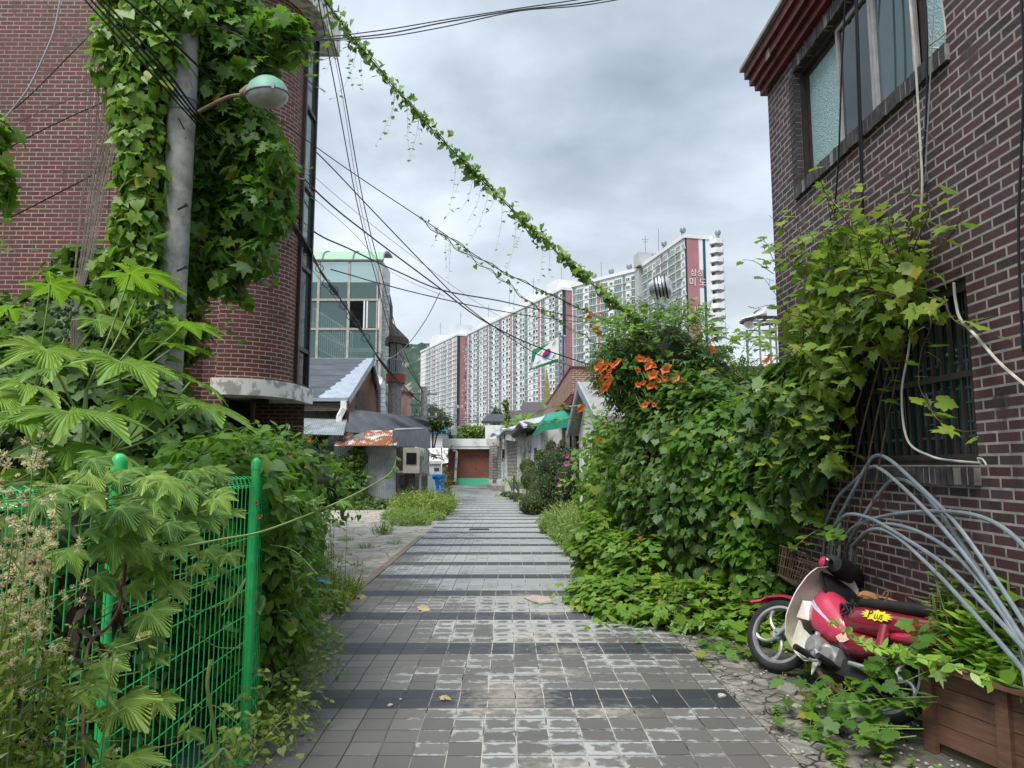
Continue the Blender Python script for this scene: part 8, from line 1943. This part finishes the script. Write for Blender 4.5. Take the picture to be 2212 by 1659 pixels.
for i, ((p, h), lv) in enumerate(zip(CP, CLf)):
    t = plant('castor_plant', ['castor bean plant with the highest broad leaf right before the utility pole', 'castor bean plant at the far left with broad star leaves before the brick wall', 'castor bean plant carrying the biggest pale leaf low over the fence', 'castor bean plant nearest the camera at the left edge above the fence'][i], 'castor plant', p, 'castor bean plants behind the fence')
    sm = MB(); top = Vector(p) + Vector((.05, -.05, h * .92)); stem = crom([p, p + Vector((.04, 0, h * .4)), top], 6); sm.tube(stem, [.022 - .010 * k / len(stem) for k in range(len(stem))], 8)
    c_ = Cloud()
    for (x, y, Y, wdt) in lv:
        q = at(x, y, Y); base = min(stem, key=lambda s_: (s_ - (q - Vector((0, 0, .35)))).length)
        if base.z > q.z - .05: base = stem[max(0, len(stem) // 2)]
        mid = (base + q) / 2 + Vector((0, 0, -.05)) ; sm.tube(crom([base, mid, q], 5), [.009] * 6 + [.006] * 5 if False else .007, 6)
        d = (q - base); d.z = 0; d = d.normalized() if d.length > .05 else Vector((1, 0, 0))
        nn = Vector((d.x * .28 + rng.normal() * .1, d.y * .28 - .10 + rng.normal() * .1, 1)); c_.add(random.choice(['castor1', 'castor2', 'castor3']), [tuple(q)], [tuple(nn)], [tuple(d + Vector((0, 0, -.1)))], [wdt], 0, .25)
    c_.build('leaves', [G['castor']], t); sm.build('stem', M['stem_green'], t, smooth=True)
    if i < 2:
        q = at([332, 158][i] - (20 if i else 0), [690, 700][i], 4.75); b = MB()
        for k in range(26): u = q + Vector((rng.normal() * .045, rng.normal() * .04, rng.normal() * .09)); b.ell(u, (.017, .017, .017), 7, 5, bump=.6)
        b.build('seed_cluster', plain('spiny_green_pod', (0.07, 0.13, 0.06), None, 20, .8, .3), t)
# ---------------- big-leaved hop vine on the fence
hp = plant('japanese_hop', 'large-leaved hop vine with reddish stems draped on the near green mesh', 'vine', (-1.35, 2.6, 0)); c_ = Cloud(); sm = MB(); sr = MB()
HL = [(297, 1090, 2.9, .20), (427, 1105, 3.2, .22), (372, 1139, 2.9, .17), (470, 1108, 3.4, .14), (327, 1224, 2.7, .17), (357, 1265, 2.7, .20), (320, 1321, 2.5, .19), (279, 1265, 2.6, .15), (223, 1432, 2.3, .20), (242, 1391, 2.4, .15), (260, 1518, 2.3, .24), (338, 1510, 2.5, .16), (271, 1640, 2.2, .22), (208, 1246, 2.4, .16), (495, 1577, 3.6, .12), (405, 1580, 2.9, .14), (265, 1075, 2.8, .2), (200, 1480, 2.2, .18), (400, 1165, 3.0, .15), (300, 1180, 2.6, .16), (420, 1220, 3.1, .13), (250, 1130, 2.5, .2), (160, 1500, 2.1, .14), (180, 1600, 2.1, .15), (140, 1190, 2.2, .14), (350, 1050, 3.1, .24), (230, 1060, 2.8, .22), (400, 1045, 3.2, .22), (450, 1260, 3.2, .09), (480, 1230, 3.3, .08), (330, 1420, 2.5, .12), (300, 1370, 2.5, .16), (60, 1080, 2.2, .16), (110, 1050, 2.3, .18)]
HL += [(rng.uniform(180, 360), rng.uniform(985, 1230), rng.uniform(2.3, 2.75), rng.uniform(.12, .2)) for _ in range(34)] + [(rng.uniform(330, 500), rng.uniform(1010, 1200), rng.uniform(2.8, 3.6), rng.uniform(.12, .19)) for _ in range(20)] 
for (x, y, Y, s_) in HL:
    q = at(x, y, Y); q.x = max(q.x, -1.42 + .0); 
    nn = Vector((rng.uniform(-.1, .5), -.45 + rng.normal() * .15, 1)); c_.add(random.choice(['hop1', 'hop2']), [tuple(q)], [tuple(nn)], [(rng.uniform(.2, 1), -.3, -.5)], [s_ * 1.25], 0, .25)
    sm.tube(crom([q, q + Vector((-.04, .03, -.05)), Vector((-1.47, q.y + .06, q.z - .10))], 4), .0028, 5)
for pts in ([(255, 1040, 2.9), (270, 1140, 2.75), (240, 1215, 2.6), (262, 1290, 2.5), (235, 1352, 2.45), (190, 1400, 2.35), (180, 1560, 2.2), (178, 1700, 2.1)], [(330, 1040, 3), (285, 1130, 2.75), (262, 1290, 2.6), (240, 1350, 2.5)], [(60, 1215, 2.2), (150, 1212, 2.35), (250, 1212, 2.6), (300, 1200, 2.65)]):
    sr.tube(crom([at(*p) for p in pts], 8), .006, 6)
lng = crom([at(250, 1214, 2.6), at(380, 1185, 2.7), at(480, 1165, 2.8), at(560, 1150, 2.9), at(650, 1118, 3.0), at(730, 1085, 3.1), at(800, 1050, 3.2), at(845, 1020, 3.28), at(858, 985, 3.3)], 8); sm.tube(lng, [.0055 * (1 - .55 * i / len(lng)) for i in range(len(lng))], 6)
for (x, y, Y, s_) in ((676, 1080, 3.05, .10), (735, 1085, 3.1, .09), (700, 1110, 3.08, .07), (835, 1030, 3.28, .05), (850, 1010, 3.3, .05), (858, 990, 3.3, .035), (640, 1075, 3.0, .09)):
    q = at(x, y, Y); c_.add('hop1', [tuple(q)], [(.1, -.4, 1)], [(rng.uniform(-1, 1), -.2, .1)], [s_ * 1.3]); sm.tube([q, min(lng, key=lambda v: (v - q).length)], .002, 4)
for pts in ([(480, 1330, 3.3), (530, 1250, 3.5), (505, 1290, 3.4), (420, 1320, 3.0), (340, 1270, 2.8)], [(520, 1400, 3.5), (470, 1398, 3.3), (430, 1370, 3.1), (400, 1330, 3)], [(470, 1660, 3.1), (460, 1560, 3.1), (448, 1480, 3.1), (455, 1425, 3.15)], [(395, 1690, 2.7), (460, 1640, 2.9), (480, 1620, 3), (500, 1640, 3)]):
    sm.tube(crom([at(*p) for p in pts], 8), .003 if pts[0][1] < 1500 else .008, 5)
c_.build('leaves', [G['hop']], hp); sm.build('stem', M['stem_green'], hp); sr.build('red_stem', M['stem_red'], hp)
dl = Cloud()
for (x, y, Y, s_) in ((250, 1290, 2.5, .2), (150, 1380, 2.2, .2), (215, 1450, 2.3, .18), (160, 1350, 2.25, .16), (70, 1550, 2.0, .2), (265, 1370, 2.5, .14), (190, 1300, 2.35, .14), (55, 1500, 2.0, .14), (245, 1430, 2.4, .12)):
    q = at(x, y, Y)
    for k in range(6): dl.add('lance', [tuple(q + Vector(rng.normal(size=3) * [.010, .010, .03]))], [tuple(rng.normal(size=3))], [(rng.normal() * .15, rng.normal() * .15, -1)], [s_ * rng.uniform(.4, .7)])
dl.build('withered_leaves', [G['dead']], hp)
# ---------------- fluffy seeding weed, bottom left
fw = plant('seeding_fleabane', 'tall branching weed with cream fluffy seed heads at the lower left', 'weed', (-1.2, 1.8, 0)); c_ = Cloud(); cf = Cloud(); sm = MB()
for k in range(58):
    bx = rng.uniform(-1.40, -1.13); by = rng.uniform(1.5, 2.0); h = rng.uniform(.9, 1.72) ; p = Vector((bx, by, 0)); tp = p + Vector((rng.normal() * .07, rng.normal() * .07, h)); sm.tube([p, (p + tp) / 2 + Vector((.02, 0, 0)), tp], [.004, .003, .0015], 5)
    for j in range(26):
        t = .30 + .7 * rng.random() ** .8; q = p.lerp(tp, t); L = rng.uniform(.05, .20) * (1.25 - t * .7); d = Vector((rng.normal(), rng.normal(), rng.uniform(.5, 1.6))).normalized(); e_ = q + d * L; sm.tube([q, e_], [.0015, .0008], 4, caps=False)
        n_ = 5
        for m_ in range(n_):
            f_ = q.lerp(e_, .5 + .5 * m_ / n_) + Vector(rng.normal(size=3) * .012)
            if rng.random() < (.03 if q.z < 1.1 else 1 * .2 if q.z < 1.25 else .8): cf.add('puff', [tuple(f_)], [tuple(d)], [(1, 0, 0)], [rng.uniform(.012, .024)])
            else: c_.add('lance', [tuple(f_)], [tuple(rng.normal(size=3) + [0, 0, .5])], [tuple(d + Vector(rng.normal(size=3) * .4))], [rng.uniform(.018, .042)])
    for j in range(20): t = rng.random() * .8; q = p.lerp(tp, t); c_.add('needle', [tuple(q)], [(0, 0, 1)], [tuple(rng.normal(size=3) * [1, 1, .2])], [rng.uniform(.05, .09)])
c_.build('foliage', [G['weed']], fw); cf.build('seed_heads', [G['cream']], fw); sm.build('stem', M['stem_green'], fw)

# ---------------- roadside clumps
def clump(name, label, cat, spots, h, mat, nb, w=1.0, leaf=None, size=.05, stuff=False, group=None):
    cx = sum(s_[0] for s_ in spots) / len(spots); cy = sum(s_[1] for s_ in spots) / len(spots); t = plant(name, label, cat, (cx, cy, 0), group); c_ = Cloud(); P, Nn, Tt, S = [], [], [], []
    for (x, y, r_) in spots:
        n = int(nb * r_ * r_ * 3.14); a = rng.uniform(0, 6.28, n); q = np.sqrt(rng.uniform(0, 1, n)) * r_; px = x + q * np.cos(a); py = y + q * np.sin(a); hh = h * (1 - .55 * (q / r_) ** 2) * rng.uniform(.55, 1.15, n)
        d = np.stack([np.cos(a) * q / r_ * .5 + rng.normal(size=n) * .28, np.sin(a) * q / r_ * .5 + rng.normal(size=n) * .28, np.ones(n)], 1)
        P.append(np.stack([px, py, np.zeros(n)], 1)); Tt.append(d); Nn.append(np.cross(d, rng.normal(size=(n, 3)))); S.append(hh)
    P = np.concatenate(P); Tt = np.concatenate(Tt); Nn = np.concatenate(Nn); S = np.concatenate(S); c_.add('blade', P, Nn, Tt, S, 0)
    if leaf:
        k = 9; tt = rng.uniform(.15, 1.05, (len(P), k)); Q = P[:, None] + nrmz(Tt)[:, None] * (S[:, None] * tt)[..., None] * .85 + rng.normal(size=(len(P), k, 3)) * .03; Q = Q.reshape(-1, 3); Q[:, 2] = np.maximum(Q[:, 2], .02)
        c_.add(leaf, Q, rng.normal(size=Q.shape) * .5 + [0, -.2, .8], rng.normal(size=Q.shape), np.full(len(Q), size) * rng.uniform(.6, 1.4, len(Q)), 0)
    c_.build('foliage', [G[mat]], t)
    if stuff: t['kind'] = 'stuff'
    return t
clump('weed_clump', 'tall feathery weed clump at the left edge beyond the concrete lot', 'weed', [(-2.9, 24.5, .9), (-3.4, 26.5, .8), (-2.6, 26, .6), (-2.5, 28, .5)], 1.0, 'weed', 110, leaf='lance', size=.10)
clump('grass_clump', 'low bright grass in front of the tall weed clump', 'grass', [(-2.75, 20.6, .6), (-2.55, 22.3, .6), (-3.3, 22.6, .6), (-3.1, 17.9, .25), (-3.0, 21.6, .5)], .5, 'weed2', 150, leaf='lance', size=.075)
clump('pale_weed_clump', 'pale yellow-green weed clump on the right path edge below the trough', 'weed', [(1.75, 19.8, .75), (1.5, 18.0, .65), (1.6, 16.4, .6), (1.5, 15.0, .45), (1.5, 13.6, .42), (1.9, 18.6, .7), (1.65, 12.8, .35)], .8, 'weed2', 190, leaf='lance', size=.085)
clump('weed_clump', 'thin upright weeds on the left verge in front of the rough concrete', 'weed', [(-2.15, 8.6, .28), (-2.3, 9.2, .35), (-2.6, 9.9, .3), (-2.05, 9.4, .15)], .42, 'weed', 620, leaf='lance', size=.035)
clump('grass_tuft', 'small tufts growing through the rough concrete lot', 'grass', [(-3.2, 13.2, .22), (-2.9, 14.8, .2), (-2.5, 12.2, .12), (-2.4, 15.6, .2), (-3.6, 16.2, .2)], .16, 'weed2', 900)
t = plant('dry_stalks', 'dark thin seed stalks standing in the left verge weeds', 'weed', (-2.3, 9, 0)); sm = MB(); c_ = Cloud()
for k in range(16):
    p = Vector((-2.3 + rng.normal() * .14, 9.0 + rng.normal() * .3, 0)); e_ = p + Vector((rng.normal() * .05, 0, rng.uniform(.6, 1.15))); sm.tube([p, e_], [.004, .0015], 4)
    for j in range(10): q = p.lerp(e_, .3 + .07 * j); c_.add('lance', [tuple(q)], [(0, -1, .5)], [(rng.normal(), rng.normal(), .6)], [.05])
c_.build('foliage', [G['weed']], t); sm.build('stem', M['stem_brown'], t)
# ---------------- shrubs, trees further off
def shrub(name, label, cat, blobs, mat, size, dens, tmpl=('oval',), trunk=None, flowers=None, fmat='magenta', group=None, core=.8, shell=(.7, 1.15)):
    c0_ = blobs[0][0]; t = plant(name, label, cat, (c0_[0], c0_[1], 0), group); c_ = Cloud(); P = scatter_blobs(c_, list(tmpl), blobs, dens, size, up=.5, jit=.6, shell=shell)
    c_.build('crown', [G[mat], M['shade_core']], t, core_of(blobs, core)); b = MB()
    for i in range(4):
        q = Vector(blobs[i % len(blobs)][0]); b.tube(crom([Vector((c0_[0] + .05 * i, c0_[1], 0)), Vector(((c0_[0] * 2 + q.x) / 3 + .1 * i, c0_[1], q.z * .5)), q], 4), [.05] * 9 if False else .035 * max(1, q.z / 3), 6)
    b.build('trunk', M['stem_brown'], t)
    if flowers:
        for (x, y, Y, s_) in flowers: q = at(x, y, Y); bloom(t, q, s_, Vector((rng.normal() * .3, -1, rng.normal() * .3)), fmat)
    return t
def AB(x, y, Y, rx, ry, rz, q=1): return (tuple(at(x, y, Y)), (rx, ry, rz), q)
shrub('rose_of_sharon', 'dark rose of Sharon bush with magenta flowers under the green awning', 'shrub', [AB(1205, 1000, 22.5, .62, .6, .62), AB(1190, 1050, 22.5, .5, .5, .6), AB(1225, 1040, 22, .5, .5, .75), AB(1180, 1010, 23, .35, .4, .4), AB(1190, 968, 22.6, .22, .3, .3), AB(1222, 985, 22.3, .25, .3, .3), AB(1168, 985, 23, .2, .2, .25), AB(1215, 960, 22.5, .12, .2, .2)], 'tree', .07, 330, ('oval', 'lance'), flowers=[(1198, 973, 21.7, .14), (1222, 985, 21.5, .12), (1225, 1002, 21.5, .13), (1205, 1032, 21.7, .10), (1207, 1046, 21.6, .12), (1172, 962, 22, .10), (1176, 955, 22.2, .08)])
shrub('green_shrub', 'bright feathery green shrub left of the magenta-flowered bush', 'shrub', [AB(1150, 1035, 27, .55, .6, .55), AB(1140, 1010, 28, .4, .4, .4), AB(1165, 1060, 26, .5, .5, .5), AB(1155, 1085, 24.5, .55, .5, .42), AB(1140, 1092, 25, .4, .4, .35)], 'weed', .06, 420, ('needle', 'lance'))
shrub('potted_plant', 'sparse leafy plant rising from the mint planting tray', 'plant', [AB(1110, 1030, 33, .5, .4, .45, .5), AB(1098, 1040, 34, .35, .3, .35, .5)], 'weed', .10, 60, ('lance', 'oval'), shell=(.3, 1.1), core=.1)
shrub('garden_tree', 'dark rounded tree behind the shed tarpaulin below the pink end wall', 'tree', [AB(925, 905, 58, 1.3, 1.2, .95), AB(950, 912, 58, 1.0, 1.0, .8), AB(905, 915, 57, .9, .9, .7), AB(935, 892, 59, .9, .9, .6)], 'tree', .22, 34, ('oval',))
for i, (x, y, Y, r_, lab) in enumerate(((1008, 932, 78, 1.5, 'hedge clump left above the white fascia'), (1035, 935, 79, 1.7, 'middle hedge clump above the white fascia'), (970, 940, 76, 1.2, 'small tree before the slim white pole'), (985, 938, 79, 1.0, 'hedge clump right of the slim white pole'))):
    shrub('far_shrub', 'light green ' + lab, 'shrub', [AB(x, y, Y, r_, 1, .75 * r_ * .7), AB(x + 12, y + 3, Y, r_ * .7, 1, .5 * r_)], 'weed', .22, 40, ('oval',), group='green clumps above the flat roof')
shrub('roof_grass', 'bright weeds overgrowing the roof of the ruined house', 'weed', [(tuple(L_(1082, 930) - rown * .9), (.8, 2.2, .7)), (tuple(L_(1098, 922) - rown * 1.2), (.9, 2.4, .8)), (tuple(L_(1115, 915) - rown * 2.0), (.9, 2.4, .7)), (tuple(L_(1078, 940) - rown * .3), (.5, 1.2, .6))], 'weed2', .20, 60, ('needle', 'lance'), core=.7)
shrub('climbing_plant', 'climber standing up on a pole above the overgrown roof', 'plant', [AB(1094, 888, 50, .18, .2, .9), AB(1092, 872, 50, .3, .3, .3), AB(1096, 905, 50, .3, .3, .4)], 'weed', .14, 80, ('oval',))
shrub('far_tree', 'dark conifer-like tree beside the small tiled house', 'tree', [AB(1072, 905, 90, .9, .9, 1.6), AB(1080, 920, 90, 1.4, 1, 1.2)], 'tree', .3, 18, ('oval',))
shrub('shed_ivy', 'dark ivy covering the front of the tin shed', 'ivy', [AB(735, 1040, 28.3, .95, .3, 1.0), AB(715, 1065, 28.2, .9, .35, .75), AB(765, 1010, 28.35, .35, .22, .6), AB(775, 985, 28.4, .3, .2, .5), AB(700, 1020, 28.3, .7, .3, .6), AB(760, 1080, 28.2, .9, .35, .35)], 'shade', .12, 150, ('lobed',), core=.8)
shrub('ground_ivy', 'low ivy and litter along the foot of the tin shed', 'ivy', [AB(790, 1100, 27.6, 1.1, .5, .3), AB(730, 1102, 27.4, 1.2, .5, .32), AB(840, 1092, 27.8, .8, .4, .28)], 'shade', .10, 150, ('lobed',), core=.7)
shrub('fence_ivy', 'rusty-leaved ivy on the pale sheet under the bay slab', 'ivy', [AB(598, 880, 19.8, .22, .2, .42), AB(596, 860, 19.8, .2, .2, .3)], 'shade', .09, 200, ('lobed',))
shrub('garden_hedge', 'shrub mass behind the morning glory left of the shed', 'shrub', [AB(560, 985, 12, .9, .6, .4), AB(620, 1000, 12, .8, .6, .45), AB(500, 985, 11.5, .8, .6, .4), AB(660, 1030, 13, .6, .5, .5), AB(600, 1060, 11, 1.2, .8, .6), AB(500, 1060, 10, 1.2, .8, .6)], 'maple', .10, 110, ('heart', 'lance'))
shrub('bare_bush', 'scraggly bush beside the blue bins at the path edge', 'shrub', [AB(962, 1040, 33, .45, .4, .75, .6), AB(968, 1065, 32, .5, .4, .5, .7)], 'weed', .09, 90, ('lance',), shell=(.2, 1.15), core=.1)
shrub('wall_moss', 'mossy stones and weeds at the foot of the ruined house', 'weed', [AB(1100, 1068, 38, .6, .4, .18), AB(1118, 1072, 35, .6, .4, .2)], 'weed', .08, 120, ('oval',))
shrub('bare_shrub', 'reddish bare-stemmed bush at the base of the magenta-flowered bush', 'shrub', [AB(1205, 1075, 21.5, .35, .3, .4, .4)], 'weed', .08, 60, ('lance',), flowers=[(1192, 1085, 21.2, .08)], fmat='red', core=.1, shell=(.2, 1.1))
